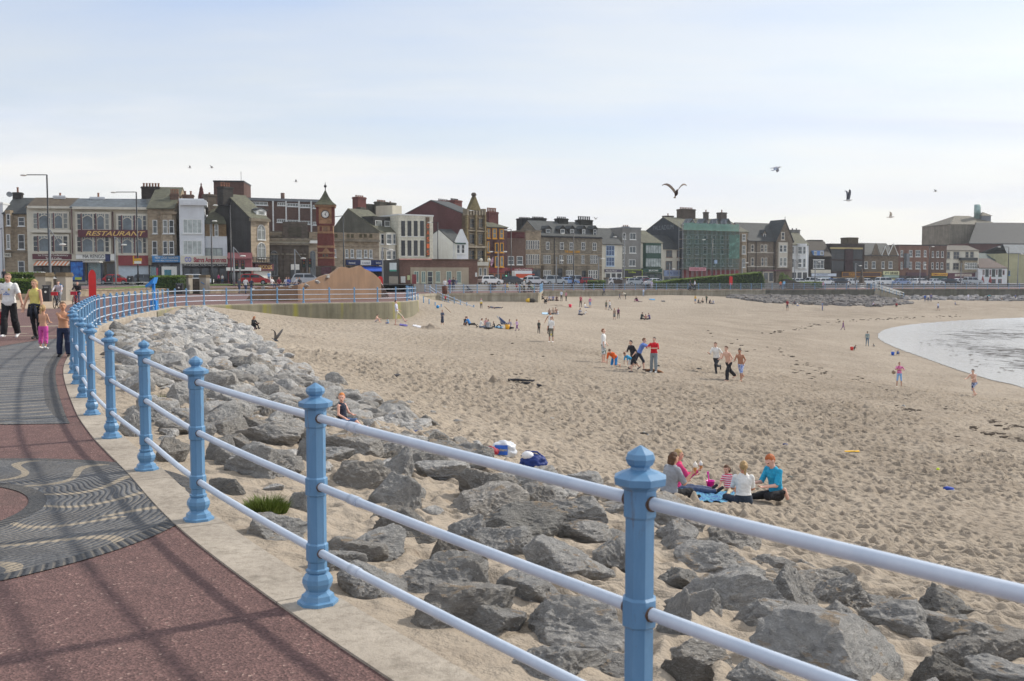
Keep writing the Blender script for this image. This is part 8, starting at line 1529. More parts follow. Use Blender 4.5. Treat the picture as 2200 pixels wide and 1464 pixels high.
FIG = [
('woman in black sitting with knees up on the near sand, left of the apron wall', 549, 708, 680, 'knees', 60, BK, BK, dict(hair=(190, 120, 70), sex='f', hstyle='long', sleeve=1, shoes=BK)),
('bare-backed boy sitting on the sand at the foot of the stained sea wall', 813, 694, 675.5, 'knees', 80, None, (196, 190, 196), dict(leglen=.5, shoes=None, skin=PALE)),
('small child in a pale blue top sitting right of the bare-backed boy', 832, 696, 683, 'cross', -40, (180, 206, 220), BLU, dict(kid=.8)),
('man in a pale tee and cream shorts kicking out one leg by the sea wall', 861, 699, 645, 'kick', 80, (196, 198, 216), (186, 178, 156), dict(leglen=.52, shoes=None, skin=PALE)),
('child wrapped in a dark striped towel holding a stick', 951, 698, 666, dict(aL=(20, 6, 80, -30), aR=(20, 6, 80, -30)), 20, (58, 66, 84), (58, 66, 84), dict(kid=.5, dress=.5, sleeve=1, leglen=.1, shirt2=(96, 104, 124, 70), shoes=None)),
('person in black sitting left of the blue shirt in the sand circle', 1002, 701, 680, 'knees', 150, BK, BK, dict(sleeve=1)),
('man in a bright blue shirt sitting on the sand with legs aside', 1014, 704, 680, 'lean', 60, (60, 130, 196), BK, {}),
('person in a white top in the middle of the sand circle', 1037, 706, 684, 'cross', 100, WH, JN, {}),
('fair-skinned girl in a pink top behind the grey-backed sitter', 1045, 704, 683, 'cross', 20, (206, 160, 160), GRY, dict(sex='f', hstyle='long', hair=BRN)),
('person in a grey hooded top sitting with back turned in the circle', 1049, 708.5, 686, 'cross', 178, (150, 152, 158), BK, dict(sleeve=1, hair=BRN)),
('young child in black beside the grey hooded top', 1060, 704, 691, 'cross', -60, BK, BK, dict(kid=.7)),
('woman in lilac-grey sitting against the pushchair', 1095, 708, 686, 'cross', 10, (150, 146, 170), BK, dict(sex='f', hstyle='bob', hair=BRN, sleeve=1)),
('little girl in lilac top and purple leggings running right of the pushchair', 1111, 711.5, 686, 'stride', -60, (206, 170, 216), (110, 56, 130), dict(kid=.8, sex='f', hstyle='pony', hair=(150, 110, 76))),
('child with a pink sunhat and a white yellow-patterned top near the bastion', 1034, 663.5, 642, 'stand', 170, (212, 212, 200), BK, dict(kid=.6, hair=(206, 150, 160), hstyle='bob', shirt2=(226, 196, 70, 14))),
('person lying on the sand in dark clothes near the bastion wall', 1062, 664.5, 657.5, 'lie', 90, (92, 96, 112), (60, 66, 84), {}),
('child in red on the sandy ramp behind the handrail', 957, 650, 634, 'walk', 20, (190, 50, 70), BK, dict(kid=.6)),
('boy in dark clothes standing between the sitters and the white tees', 1158, 718, 688, 'stand', 30, (62, 66, 60), BK, dict(kid=.4)),
('young man in a white vest with arms held back, behind another in white', 1182, 718, 671, 'back', 20, WH, BK, dict(sleeve=0, skin=TANS, hair=DKB)),
('young man in a white tee and camouflage shorts in front of the white vest', 1183.5, 736, 680, 'stand', -30, WH, (92, 92, 84), dict(leglen=.62, shoes=(214, 214, 214), hair=DKB, legs2=(130, 126, 110))),
('person in dark blue sitting by the right end of the bastion wall', 1167, 648, 631, 'knees', 90, (60, 64, 84), BK, dict(sleeve=1)),
('child in black crouching in front of the bastion end', 1174, 654, 639, 'crouch', 60, BK, BK, dict(kid=.5)),
('sitter in a striped blue top on the far sand by the bastion', 1181.5, 646.5, 634, 'cross', 30, (120, 130, 170), NV, dict(shirt2=(210, 210, 220, 60))),
('sitter in pale violet right of the striped top', 1188, 646.5, 634, 'cross', -10, (150, 150, 190), GRY, {}),
('hunched brown-haired sitter left of the standing white shirt', 1196.5, 647, 635, 'cross', 10, (110, 84, 80), BRN, dict(hair=BRN, hstyle='long')),
('man in a white shirt and dark trousers standing over the seated family', 1206, 647.5, 624, 'bend' if False else 'stand', -40, (206, 214, 232), BK, dict(hair=DKB)),
('girl in pink and black standing right of the white-shirted man', 1216, 647, 626, 'stand', -60, (206, 140, 160), BK, dict(kid=.3, hair=DKB, hstyle='long')),
('woman in a deep pink top and dark trousers drinking, mid beach', 1248.5, 660.5, 634.5, 'phone', 30, (170, 64, 90), (72, 52, 54), dict(sex='f', hair=BRN)),
('toddler in white sitting on the sand between the pink-clad pair', 1260, 662, 650, 'legs', 40, WH, BLU, dict(kid=.9)),
('girl in pink top and blue shorts with a hand on her hip', 1267.5, 661.5, 638, 'hip', -20, (206, 130, 160), (110, 150, 200), dict(kid=.4, leglen=.6, hair=(150, 90, 60))),
('boy in an olive top and dark shorts standing mid beach', 1302.5, 665.5, 646, 'stand', 150, (110, 112, 92), NV, dict(kid=.6, leglen=.55, hair=BRN)),
('youth in a white top and jeans walking beside the olive-topped boy', 1310.5, 667, 645, 'walk', -80, WH, JN, dict(kid=.3, sleeve=1, hair=(170, 120, 80))),
('girl in a grey skirt with her hair blowing', 1320, 687, 662.5, 'stand', 160, (160, 140, 126), (120, 122, 120), dict(kid=.3, dress=.34, sex='f', leglen=.1, hair=(150, 100, 60), hstyle='long')),
('girl in a purple dress over black leggings', 1328.5, 684.5, 661, 'stand', 10, (106, 56, 92), BK, dict(kid=.3, sex='f', hair=(120, 76, 56), hstyle='long')),
('child in navy leaning towards the stooping man', 1331, 643, 629.5, 'bend' if False else 'walk', 90, (92, 92, 120), NV, dict(kid=.6)),
('man in a pale shirt stooping towards a child', 1341, 643.5, 627, 'bend', -80, (216, 210, 196), (60, 62, 60), {}),
('sitter in black and magenta on the far sand', 1366, 648.5, 637, 'knees', -40, BK, (150, 50, 110), dict(sleeve=1)),
('person in purple stretched out beside the black and magenta sitter', 1374, 649, 640, 'legs', 80, (120, 60, 110), (90, 60, 100), {}),
('broad-backed person in dark green sitting in the trio mid beach', 1381, 687.5, 671, 'cross', 120, (52, 62, 62), BK, dict(sleeve=1, fat=1.15)),
('bare-shouldered child in the middle of the seated trio', 1387, 687, 675, 'cross', -20, (206, 150, 140), BK, dict(kid=.7)),
('person in violet at the right of the seated trio', 1393, 687.5, 673, 'cross', -60, (106, 96, 140), NV, {}),
('person in a navy and white striped top sitting mid beach', 1247, 678, 662, 'cross', 30, (44, 50, 84), NV, dict(shirt2=(206, 206, 216, 40), sleeve=1)),
('person in a white top lounging beside the striped sitter', 1254, 678.5, 667, 'lean', -70, WH, NV, {}),
('brown-haired sitter at the left of the group behind the white tees', 1181, 676, 663, 'cross', 30, (150, 120, 110), BK, dict(hair=BRN, hstyle='long')),
('sitter in beige in the group behind the white tees', 1188, 676, 661, 'cross', -20, (190, 166, 146), GRY, dict(hair=(150, 116, 80))),
('dark-haired sitter in tan in the group behind the white tees', 1193, 676, 660.5, 'cross', -60, (170, 136, 120), BK, {}),
('child in white kneeling at the right of that group', 1197, 676.5, 665, 'cross', -80, WH, (196, 196, 206), dict(kid=.6)),
('man in a red top and dark shorts standing on the far right sand', 1691, 667.5, 644, 'easy', -40, (150, 52, 62), NV, dict(leglen=.6)),
('sitter in white beside the dark one near the rock armour', 1714.5, 658, 649, 'cross', 60, WH, BLU, {}),
('sitter in dark clothes left of the rocks with a pale companion', 1706, 656, 645, 'knees', -60, (56, 60, 84), NV, {}),
('person in blue-grey standing alone before the rock armour', 1767.5, 667.5, 648.5, 'easy', 60, (110, 130, 170), (92, 108, 150), dict(hair=(150, 110, 80))),
('child in yellow top and blue shorts standing by the far seated group', 1494, 652.5, 634, 'stand', 130, (206, 170, 90), (70, 110, 160), dict(leglen=.5)),
('sitter in black at the left of the far seated group', 1502, 652, 642, 'cross', 60, BK, BK, {}),
('sitter in cream in the far seated group', 1509, 651.5, 640, 'knees', -40, (206, 190, 170), BK, {}),
('person in dark green standing with the far seated group', 1518, 652.5, 634, 'walk', -30, (62, 82, 62), BK, {}),
('sitter in navy in the far seated group', 1526, 653, 643, 'cross', 30, (44, 46, 70), BK, {}),
('sitter in pale grey at the right of the far seated group', 1532, 653.5, 644, 'cross', -30, (190, 192, 206), GRY, {}),
('sitter in pale lilac resting against the rock armour', 1878, 659.5, 648, 'knees', 60, (206, 196, 214), BK, {}),
('small child in white before the rock armour', 1898, 658.5, 650, 'stand', 30, (206, 210, 220), NV, dict(kid=.7)),
('person in red sitting at the right tip of the rock armour', 1926, 660, 650, 'knees', -30, (176, 44, 60), BK, {}),
('dark figure at the foot of the groyne steps', 1908, 640, 628.5, 'walk', 60, BK, BK, {}),
('person in red lying on the rocks by the far wall', 1952, 640.5, 633, 'lean', 60, (160, 40, 50), BK, {}),
('person in strong blue, left of three standing by the far rocks', 1987, 648.5, 633, 'stand', 170, (44, 96, 180), (52, 70, 120), {}),
('person in white, middle of three standing by the far rocks', 1994, 648, 632.5, 'stand', 175, WH, (62, 72, 110), dict(hair=DKB)),
('person in violet, right of three standing by the far rocks', 2000, 648.5, 631, 'stand', 175, (110, 106, 150), (56, 60, 84), dict(hair=(190, 150, 110))),
('boy in pale blue top and dark shorts walking on the far right sand', 2015.5, 668, 649.5, 'walk', 180, (206, 212, 232), (52, 66, 110), dict(kid=.4, leglen=.5, hair=DKB)),
('sitter in grey on the far right sand', 2056, 656, 648, 'legs', 70, (140, 150, 180), (150, 140, 130), {}),
('person in white standing before the far right rocks', 2080, 647, 631, 'stand', 175, (216, 216, 230), (196, 196, 206), {}),
('person in teal standing by a seated pair at far right', 2125, 646, 632, 'bend', 60, (60, 150, 160), BK, {}),
('sitter in dark clothes under the teal-topped person', 2121, 648, 640, 'knees', -60, BK, BK, {}),
('dark figure lying before the far right rocks', 2160, 646, 641, 'lie', 90, BK, BK, {}),
('rightmost standing figure in slate on the far sand', 2181.5, 646.5, 632, 'stand', 20, (100, 110, 150), (52, 54, 66), {}),
('player in a white tee and floral shorts standing at the left of the game', 1299, 780, 706.5, 'easy', 75, WH, (58, 96, 84), dict(leglen=.54, shoes=None, skin=PALE, hair=(130, 84, 56), legs2=(206, 206, 210))),
('player in an orange tee and blue shorts down on hands and knees', 1318, 791, 749, 'fours', -35, (224, 100, 36), (30, 130, 200), dict(leglen=.56, shoes=None, hair=BRN, skin=PALE)),
('boy in a cyan shirt crouching behind the player in black', 1352, 789, 757, 'fours', -60, (50, 150, 200), WH, dict(leglen=.5, shoes=None, hair=BRN, kid=.4)),
('dark-haired player in black tee and shorts striding left', 1361, 799, 731, 'run2', -60, (40, 40, 48), (38, 38, 44), dict(leglen=.6, shoes=NV, hair=(24, 20, 22), skin=PALE)),
('player in a blue shirt pushing the red-shirted one', 1379, 797, 726, 'push', 70, (104, 136, 206), (48, 52, 66), dict(leglen=.6, shoes=BK, hair=(110, 78, 54), skin=PALE)),
('player in a red tee and grey jogging bottoms held by another', 1402, 802, 725, 'shove', -30, (196, 26, 42), (130, 140, 146), dict(shoes=(206, 206, 206), hair=DKB, skin=PALE, baggy=.02)),
('runner in a white tee and black trousers, leftmost of three running lads', 1540, 804, 735, 'run', -40, WH, (40, 44, 52), dict(shoes=BK, hair=BRN, skin=PALE)),
('bare-chested runner in black tracksuit bottoms, middle of three', 1566, 819, 743, 'run2', -60, None, (36, 36, 42), dict(shoes=None, hair=BRN, skin=PALE, baggy=.03)),
('bare-chested runner in blue patterned shorts, right of three', 1592, 819, 749, 'run2', -40, None, (96, 130, 206), dict(leglen=.56, shoes=None, hair=DKB, skin=TANS, legs2=(196, 206, 230))),
('player in a pink tee and pale blue shorts holding a ball', 1932.5, 833, 778, 'shove', -10, (190, 70, 130), (140, 180, 226), dict(leglen=.5, shoes=WH, hair=BRN, shirt2=(216, 140, 180))),
('bare-chested lad in navy patterned shorts crouching to run at right', 2090, 853, 793, dict(pt=18, lL=(60, 6, -20, 3), lR=(-4, 6, -50, 3), aL=(40, 10, 80, -10), aR=(44, 10, 84, -10)), -60, None, (52, 58, 92), dict(leglen=.55, shoes=None, hair=(30, 24, 24), skin=PALE, legs2=(170, 180, 206))),
('man in a grey jacket and jeans standing at the edge of the wet flat', 1863, 744, 712, 'stand', 170, (136, 150, 150), (84, 110, 130), dict(hair=(20, 20, 20), sleeve=1)),
('toddler crouching beside the man at the wet flat edge', 1877, 746, 738, 'crouch', -60, (130, 150, 150), GRY, dict(kid=.8)),
('child in dark clothes crouching over sand by the red bucket', 1837, 753, 741, 'crouch', 70, (60, 58, 62), BK, dict(kid=.6)),
('child in blue crouching by the blue bucket at the wet flat', 1929, 764, 752, 'crouch', 150, (60, 90, 150), (52, 62, 92), dict(kid=.6)),
('girl in purple running along the wet sand', 1811, 709.5, 689, 'walk', 60, (110, 60, 110), (110, 56, 120), dict(kid=.5, sex='f', hair=BRN)),
]
for lb, u, v, vt, po, rz, c1, c2, kw in FIG: person(lb, u, v, vt, po, rz, c1, c2, group=GB, **kw)
GPn = 'family picnicking on a beach towel'
ja = person('woman in a grey tee with a brown bob at the left of the picnic', 1462, 1079, 968, 'side', 118, (146, 150, 158), BK, BK, (92, 64, 44), (206, 160, 134), .5, 1.0, sex='f', hstyle='bob', group=GPn, fat=1.16)
jb = person('woman in a pink jacket with curly fair hair behind the grey tee', 1495, 1062, 963, dict(POSE['legs'], pt=6, aR=(36, 10, 120, -10), aL=(30, 10, 90, -14)), 96, (214, 62, 116), JN, BK, BLO, (206, 150, 126), 1.0, 1.0, sex='f', hstyle='bob', group=GPn)
person('toddler in a pink and white striped top at the centre of the picnic', 1556, 1063, 1002, dict(POSE['legs'], pr=-8, hd=(10, -10)), -30, (206, 60, 100), (190, 176, 150), None, BRN, (216, 166, 144), .4, .8, kid=1.0, sex='f', hstyle='bob', group=GPn, shirt2=(226, 206, 214, 150))
jd = person('blonde woman in a white top with a ponytail seen from behind at the picnic', 1594, 1089, 985, dict(POSE['side'], pt=6, hd=(6, 10), aR=(26, 10, 60, -20), aL=(26, 10, 80, -20)), 172, WH, (44, 54, 68), BK, BLO, (196, 140, 110), .45, 1.0, sex='f', hstyle='pony', group=GPn, low=.08)
je = person('ginger boy in a turquoise tee kneeling at the right of the picnic', 1648, 1083, 975, 'heels', -62, (40, 156, 196), BK, None, GIN, (226, 178, 158), .5, 1.0, kid=.25, group=GPn)
jg = person('ginger boy in a navy vest and denim shorts sitting among the rocks', 756, 934, 845, dict(POSE['lean'], pt=-4, lL=(92, 8, 50, 4), lR=(84, 10, 40, 4), aL=(24, 10, 80, -20), aR=(10, 14, 60, -20), hd=(4, -58)), 62, (40, 46, 64), (92, 120, 160), None, (206, 128, 64), (226, 176, 156), 0, .5, kid=.75, group='boy on the rocks')
m_cone = mat((196, 140, 80), .8, .2, 30); m_ice = mat((236, 228, 220), .5, .05, 9)
for J, lb in ((ja, 'whipped ice cream cone held by the woman in the grey tee'), (jb, 'whipped ice cream cone held by the woman in the pink jacket')):
 q = J['wR'] + Vector((.06, 0, .06)); t_ = thing('ice_cream', lb, 'ice cream', q, 0, 'ice cream cones'); MB().lathe([(.006, -.06), (.024, .03), (.028, .05)], 10).build('cone', m_cone, t_); MB().lathe([(.026, .045), (.036, .06), (.032, .08), (.034, .09), (.022, .105), (.02, .11), (.004, .135)], 10).build('swirl', m_ice, t_)
def cloth(name, px, label, cat, m, lift=.03, amp=.03, group=None):
 c4 = [S(u, v) for u, v in px]; n = 26; vs = []
 for i in range(n):
  for j in range(n):
   a, b_ = i / (n - 1), j / (n - 1); q = c4[0].lerp(c4[1], a).lerp(c4[3].lerp(c4[2], a), b_); vs.append((q.x + .03 * mnoise.noise(Vector((q.x * 3, q.y * 3, 1))), q.y, sand_z(q.x, q.y) + lift + amp * (mnoise.noise(Vector((q.x * 4, q.y * 4, 0))) + .5 * mnoise.noise(Vector((q.x * 11, q.y * 9, 5))))))
 me = npmesh(name, np.array(vs), grid_faces(n, n), m, smooth=True)
 if me.polygons[0].normal.z < 0: me.flip_normals()
 o = addobj(name, me); tag(o, label, cat, group); sm = o.modifiers.new('thickness', 'SOLIDIFY'); sm.thickness = .012; return o
cloth('beach_towel', ((1418, 1074), (1560, 1087), (1580, 1062), (1440, 1050)), 'crumpled blue and turquoise beach towel under the picnic', 'towel', patmat((24, 78, 140), (70, 140, 168)), .06, .05)
m_pink = mat((226, 30, 170), .4, .06, 9); p = S(1526, 1052); t_ = thing('toy_bucket', 'bright pink plastic toy bucket beside the toddler', 'bucket', p, 0, 'toy buckets on the sand'); MB().lathe([(.062, 0), (.085, .17), (.092, .172), (.092, .182), (.08, .18), (.058, .02)], 16).build('pail', m_pink, t_)
t_ = thing('toy_spade', 'bright pink toy spade standing in the pink bucket', 'spade', p + Vector((-.01, 0, .03))); MB().tube([(0, 0, .0), (-.035, .02, .30)], .012, 8).build('shaft', m_pink, t_); MB().box(-.055, -.02, .01, .03, .27, .33).build('grip', m_pink, t_)
def bucket(u, v, c, lb, r_=.14):
 t_ = thing('toy_bucket', lb, 'bucket', S(u, v), 0, 'toy buckets on the sand'); MB().lathe([(r_ * .7, 0), (r_, r_ * 1.9), (r_ * .95, r_ * 1.9), (r_ * .66, .03)], 10).build('pail', mat(c, .4, .08, 5), t_); MB().tube([(r_ * math.cos(a), 0, r_ * 1.9 + r_ * .8 * math.sin(a)) for a in np.linspace(0, math.pi, 9)], .012, 5).build('handle', WHITE, t_)
bucket(1830, 753, (206, 50, 40), 'red toy bucket beside the crouching dark-clothed child', .17); bucket(1918, 764, (40, 90, 190), 'blue toy bucket beside the crouching blue-clothed child', .17); bucket(1090, 708, (230, 170, 30), 'yellow toy bucket in front of the lilac-clad woman', .19); bucket(1225, 661, (226, 60, 90), 'pinkish red toy bucket left of the woman in deep pink', .22)
p = S(1082, 984); lumpbag(p, .22, .17, .16, [mat((206, 210, 216), .3, .08, 6, .3, 20), mat((206, 210, 216), .3, .08, 6, .3, 20)], 'carrier_bag', 'white and blue plastic shopping bag lying among the rocks', 'bag', 5)
t_ = [o for o in D.objects if o.name.startswith('carrier_bag')][-1]; m_kb = mat((40, 96, 190), .4, .1, 6); mb = MB(); n = 9; vs = []
me_ = np.array([v.co[:] for v in t_.data.vertices])
for i in range(n):
 for j in range(6): x = -.15 + .22 * i / (n - 1); z = .08 + .16 * j / 5; d = (me_[:, 0] - x) ** 2 + (me_[:, 2] - z) ** 2; k = np.argsort(d)[:12]; vs.append((x, me_[k, 1].min() - .012, z))
mb.add(vs, [(i * 6 + j, (i + 1) * 6 + j, (i + 1) * 6 + j + 1, i * 6 + j + 1) for i in range(n - 1) for j in range(5)], smooth=True); mb.build('printed_panel', m_kb, t_)
cu = D.curves.new('lettering', 'FONT'); cu.body = 'kitchens'; cu.size = .06; cu.extrude = .002; cu.materials.append(mat((226, 206, 60), .5, .05, 5)); o = textmesh('lettering', cu, t_); del o['_dx'], o['_dy']; o.location = (-.04, min(v[1] for v in vs) - .006, .17); o.rotation_euler = (R(86), 0, 0)
p = S(1055, 983); o = lumpbag(p + Vector((0, .1, 0)), .12, .10, .09, [mat((150, 44, 60), .7, .2, 8)] * 2, 'crumpled_jacket', 'crumpled red garment left of the white shopping bag', 'jacket', 9)
p = S(1147, 1008); t_ = lumpbag(p, .21, .15, .13, [mat((24, 50, 118), .6, .15, 8, .3, 30)] * 2, 'cool_bag', 'open bright blue bag on the sand above the rocks', 'bag', 11); MB().tube([(-.2, 0, .2), (-.12, 0, .28), (.05, 0, .27), (.18, 0, .16)], .016, 6).build('handle', mat((24, 50, 120), .6, .1, 8), t_); o = addobj('tissue', npmesh('tissue', ico(2)[0] * np.array([.1, .08, .07]), ico(2)[1], mat((226, 226, 230), .6, .05, 9)), t_); o.location = (-.1, -.03, .22)
def buggy(p, s_, label, cat, col, rz=0):
 t_ = thing('pushchair' if cat == 'pushchair' else 'wheelchair', label, cat, p, R(rz), 'wheeled chairs'); mb = MB(); mb.tube([(0, -.35, .2), (0, .1, .5), (0, .45, 1.0)], .03, 5); mb.tube([(.4, -.35, .2), (.4, .1, .5), (.4, .45, 1.0), (0, .45, 1.0)], .03, 5); mb.build('frame', STEEL, t_).scale = (s_,) * 3
 mb = MB(); mb.hexa([(0.02, -.3, .35), (.38, -.3, .35), (.38, .15, .35), (.02, .15, .35)], [(0.02, -.3, .45), (.38, -.3, .45), (.38, .3, .95), (.02, .3, .95)]); mb.build('seat', mat(col, .8, .2, 5), t_).scale = (s_,) * 3
 for x in (0, .4):
  for y, r_ in ((-.35, .1), (.3, .16 if cat == 'pushchair' else .3)): MB().tube([(x, y + r_ * math.cos(a), r_ + r_ * math.sin(a)) for a in np.linspace(0, 2 * math.pi, 15)], .035, 5).build('wheel', TYRE, t_).scale = (s_,) * 3
p_ = S(1086, 708); buggy(p_ + Vector((-.2, .4, 0)), 1.0, 'dark blue striped pushchair on the sand behind the lilac-clad woman', 'pushchair', (70, 84, 120), 90); buggy(G(1006, 629), 1.0, 'dark pushchair in front of the bastion crowd', 'pushchair', (50, 54, 66), 60); buggy(G(1121, 629), 1.1, 'wheelchair with an occupant blanket by the bastion rail', 'wheelchair', (110, 104, 84), 60); buggy(G(1142, 628), 1.1, 'second wheelchair at the right end of the bastion rail', 'wheelchair', (90, 110, 70), 70); buggy(G(1487, 624), 1.1, 'dark pram pushed along the far promenade before the hedge', 'pushchair', (40, 44, 60), 90)
o = MB().lathe([(.3, 0), (.36, .95), (.3, .95), (.26, .1)], 10).build('rusty_bin', mat((92, 56, 44), .8, .25, 5)); o.location = G(955.5, 632); tag(o, 'rusty brown barrel bin against the bastion railing', 'bin')
def ball(p, r_, m, label, cat='ball'): o = MB().ball((0, 0, r_), r_, 14).build('beach_ball' if r_ > .15 else 'ball', m); o.location = p; tag(o, label, cat); return o
ball(S(940.5, 663), 7.0 * pxm(S(940.5, 663).y) * .52, mat((40, 140, 206), .3, .1, 5), 'bright blue beach ball on the sand below the left handrail'); ball(S(2015, 1012), .045, mat((206, 226, 60), .8, .1, 9), 'small yellow-green tennis ball on the open sand at right'); ball(S(1185.5, 722) , .09, mat((226, 206, 90), .5, .1, 5), 'small pale yellow ball by the lads in white'); ball(P(1920, 804, 64.2), .13, mat((150, 130, 110), .5, .3, 9), 'brown ball held by the player in pink')
p = S(1406, 800); o = MB().lathe([(.42, 0), (.46, .05), (.3, .12)], 16).build('wooden_board', mat((150, 106, 70), .7, .2, 6)); o.location = p; o.rotation_euler = (R(-14), R(10), 0); tag(o, 'round brown board lying at the feet of the red tee player', 'skim board')
J_ = S(951, 682); o = MB().tube([(0, 0, .35), (.55, -.1, -.15)], .02, 6).build('stick', mat((130, 96, 66), .8, .2, 9)); o.location = J_ + Vector((.15, -.1, .55)); tag(o, 'wooden stick held by the towel-wrapped child', 'stick')
def shoe(u, v, l, c, label, rz, group='shoes left on the sand', sole=(206, 206, 206)):
 p = S(u, v); t_ = thing('shoe', label, 'shoe', p, rz, group); mb = MB(); mb.tube([(-l * .42, 0, l * .16), (-l * .1, 0, l * .17), (l * .25, 0, l * .11), (l * .46, 0, l * .08)], [l * .14, l * .17, l * .15, l * .09], 10); mb.build('upper', mat(c, .7, .15, 12), t_); MB().box(-l * .5, l * .5, -l * .15, l * .15, 0, l * .06).build('sole', mat(sole, .7, .1, 9), t_)
shoe(2038, 1054, .32, (44, 74, 170), 'blue trainer lying alone on the right-hand sand', .3); shoe(1698, 1030, .28, (72, 76, 72), 'dark khaki trainer on the sand right of the picnic', .9); shoe(1687, 957, .2, (40, 56, 110), 'small dark blue shoe on the sand above the picnic', .5); shoe(1412, 788, .34, BK, 'black shoe on the sand right of the red-shirted player, left of its pair', 0); shoe(1502, 795, .36, BK, 'black shoe on the sand between the two groups of lads', .2); shoe(902, 934, .26, (60, 84, 150), 'blue-soled sandal leaning on the small pointed rock', .2, sole=(150, 170, 206)); shoe(920, 937, .24, (150, 160, 190), 'pale sandal beside the blue-soled one at the pointed rock', -.2); shoe(1384, 935, .26, (60, 56, 54), 'flattened dark shoe alone on the sand left of the picnic', .1)
cloth('yellow_towel', ((1815, 972.3), (1847, 972.6), (1847, 970.6), (1815, 970.3)), 'thin strip of yellow cloth lying on the right-hand sand', 'cloth', mat((226, 176, 40), .8, .1, 6), .03, .01)
for px, lb, c in ((((1395, 645), (1407, 645.5), (1407, 643), (1395, 643)), 'blue towel spread on the far sand', (70, 140, 190)), (((1421, 648.5), (1429, 649), (1429, 647), (1421, 647)), 'dark towel on the far sand right of the blue one', (60, 62, 70)), (((520, 706), (548, 709), (550, 705), (522, 703)), 'dark red blanket behind the woman in black', (70, 36, 50)), (((858, 700), (874, 703), (876, 700), (860, 697)), 'purple striped towel by the kicking man', (90, 84, 150)), (((886, 702), (903, 706), (905, 702), (888, 699)), 'pale cloth in the dug sand before the sea wall', (206, 206, 210)), (((1063, 705), (1080, 707), (1080, 703), (1064, 702)), 'blue towel inside the sand circle', (100, 140, 170)), (((1164, 676), (1178, 677), (1178, 673), (1165, 672)), 'pale blue bag-like towel left of the group behind the white tees', (170, 200, 220)), (((591, 751), (598, 752), (598, 750), (591, 749.5)), 'scrap of red litter on the near sand', (190, 50, 50))): cloth('towel' if 'towel' in lb else 'cloth', px, lb, 'towel' if 'towel' in lb else 'cloth', mat(c, .85, .15, 5), .05, .04)
o = lumpbag(S(1140, 650) , .7, .4, .3, [mat((226, 186, 60), .6, .1, 5), mat((50, 46, 40), .7, .1, 5)], 'beach_bag', 'yellow and black bag at the foot of the bastion wall', 'bag', 4, -.2)
def bird(p, span, rz, label, cols, up=.6, fold=False, tilt=0.0, cat='gull', pitch=0.0):
 t_ = thing(cat, label, cat, p, 0, 'pigeons pecking at the dug sand' if fold else 'gulls in the air'); t_.rotation_euler = (pitch, tilt, rz); L_ = span * .36 if not fold else span; body = mat(cols[0], .7, .15, 12); wing = mat(cols[1], .7, .2, 9)
 mb = MB(); mb.tube([(0, L_ * .6, 0), (0, L_ * .3, 0), (0, 0, 0), (0, -L_ * .32, .02 * L_), (0, -L_ * .45, .1 * L_), (0, -L_ * .58, .08 * L_)], [L_ * .03, L_ * .13, L_ * .2, L_ * .13, L_ * .1, L_ * .05], 10); mb.build('body', body, t_); MB().lathe([(L_ * .035, 0), (.002, L_ * .14)], 6).build('beak', mat((170, 140, 70), .6, .1, 9), t_).matrix_local = Matrix.Translation((0, -L_ * .6, L_ * .08)) @ Matrix.Rotation(R(90), 4, 'X')
 MB().hexa([(-.02 * L_, L_ * .5, -.01), (.02 * L_, L_ * .5, -.01), (L_ * .14, L_ * .85, -.01), (-L_ * .14, L_ * .85, -.01)], [(-.02 * L_, L_ * .5, .01), (.02 * L_, L_ * .5, .01), (L_ * .14, L_ * .85, .005), (-L_ * .14, L_ * .85, .005)]).build('tail', wing, t_)
 for sd in (-1, 1):
  mb = MB()
  if fold: mb.hexa([(sd * L_ * .17, -L_ * .2, .03), (sd * L_ * .19, L_ * .2, .0), (sd * L_ * .05, L_ * .7, .0), (sd * L_ * .1, L_ * .2, .05)], [(sd * L_ * .13, -L_ * .2, L_ * .14), (sd * L_ * .14, L_ * .2, L_ * .14), (sd * L_ * .02, L_ * .72, .03), (sd * L_ * .05, L_ * .2, L_ * .18)])
  else:
   n = 7; vs = []
   for i in range(n): q = i / (n - 1); x = sd * span * .5 * q; z = span * up * (.62 * math.sin(q * 1.5) - .14 * q * q); ch = L_ * .52 * (1 - q ** 2.2) + .01; y0 = -L_ * .18 - L_ * .16 * math.sin(q * 3.1) + L_ * .5 * q * q; vs += [(x, y0, z + .012), (x, y0 + ch * .5, z + .02 * L_ + .012), (x, y0 + ch, z + .006), (x, y0 + ch * .5, z - .008)]
   mb.add(vs, [(i * 4 + k, i * 4 + (k + 1) % 4, (i + 1) * 4 + (k + 1) % 4, (i + 1) * 4 + k) for i in range(n - 1) for k in range(4)], smooth=True)
  mb.build('wing', wing, t_)
DKG, GULL, SILV = ((52, 46, 48), (96, 90, 92)), ((216, 214, 210), (150, 152, 156)), ((206, 206, 206), (92, 98, 110))
bird(P(1453, 416, 26), .66, R(4), 'dark pigeon with wings raised in a V above the scaffolded building', ((60, 52, 54), (150, 138, 130)), .95, cat='pigeon', pitch=R(-30)); bird(P(1668, 361, 40), .80, R(60), 'grey gull gliding highest, wings bent down', ((206, 208, 214), (150, 160, 180)), -.35); bird(P(1823, 431, 45), .7, R(88), 'gull flying sideways with both wings raised straight up', SILV, 1.3); bird(P(1914, 467, 52), .7, R(70), 'pale gull banking low above the far shops', ((214, 208, 202), (204, 198, 190)), .5, tilt=.3); bird(P(592, 731, 36), .62, R(60), 'pigeon taking off over the near sand with wings up', ((80, 84, 92), (110, 104, 100)), 1.3, cat='pigeon', pitch=.4)
for u, v in ((408, 361), (455, 361), (636, 391), (2010, 412), (1280, 471)): bird(P(u, v, 120), .9, R(random.uniform(30, 120)), 'tiny distant gull in the pale sky', GULL, .5)
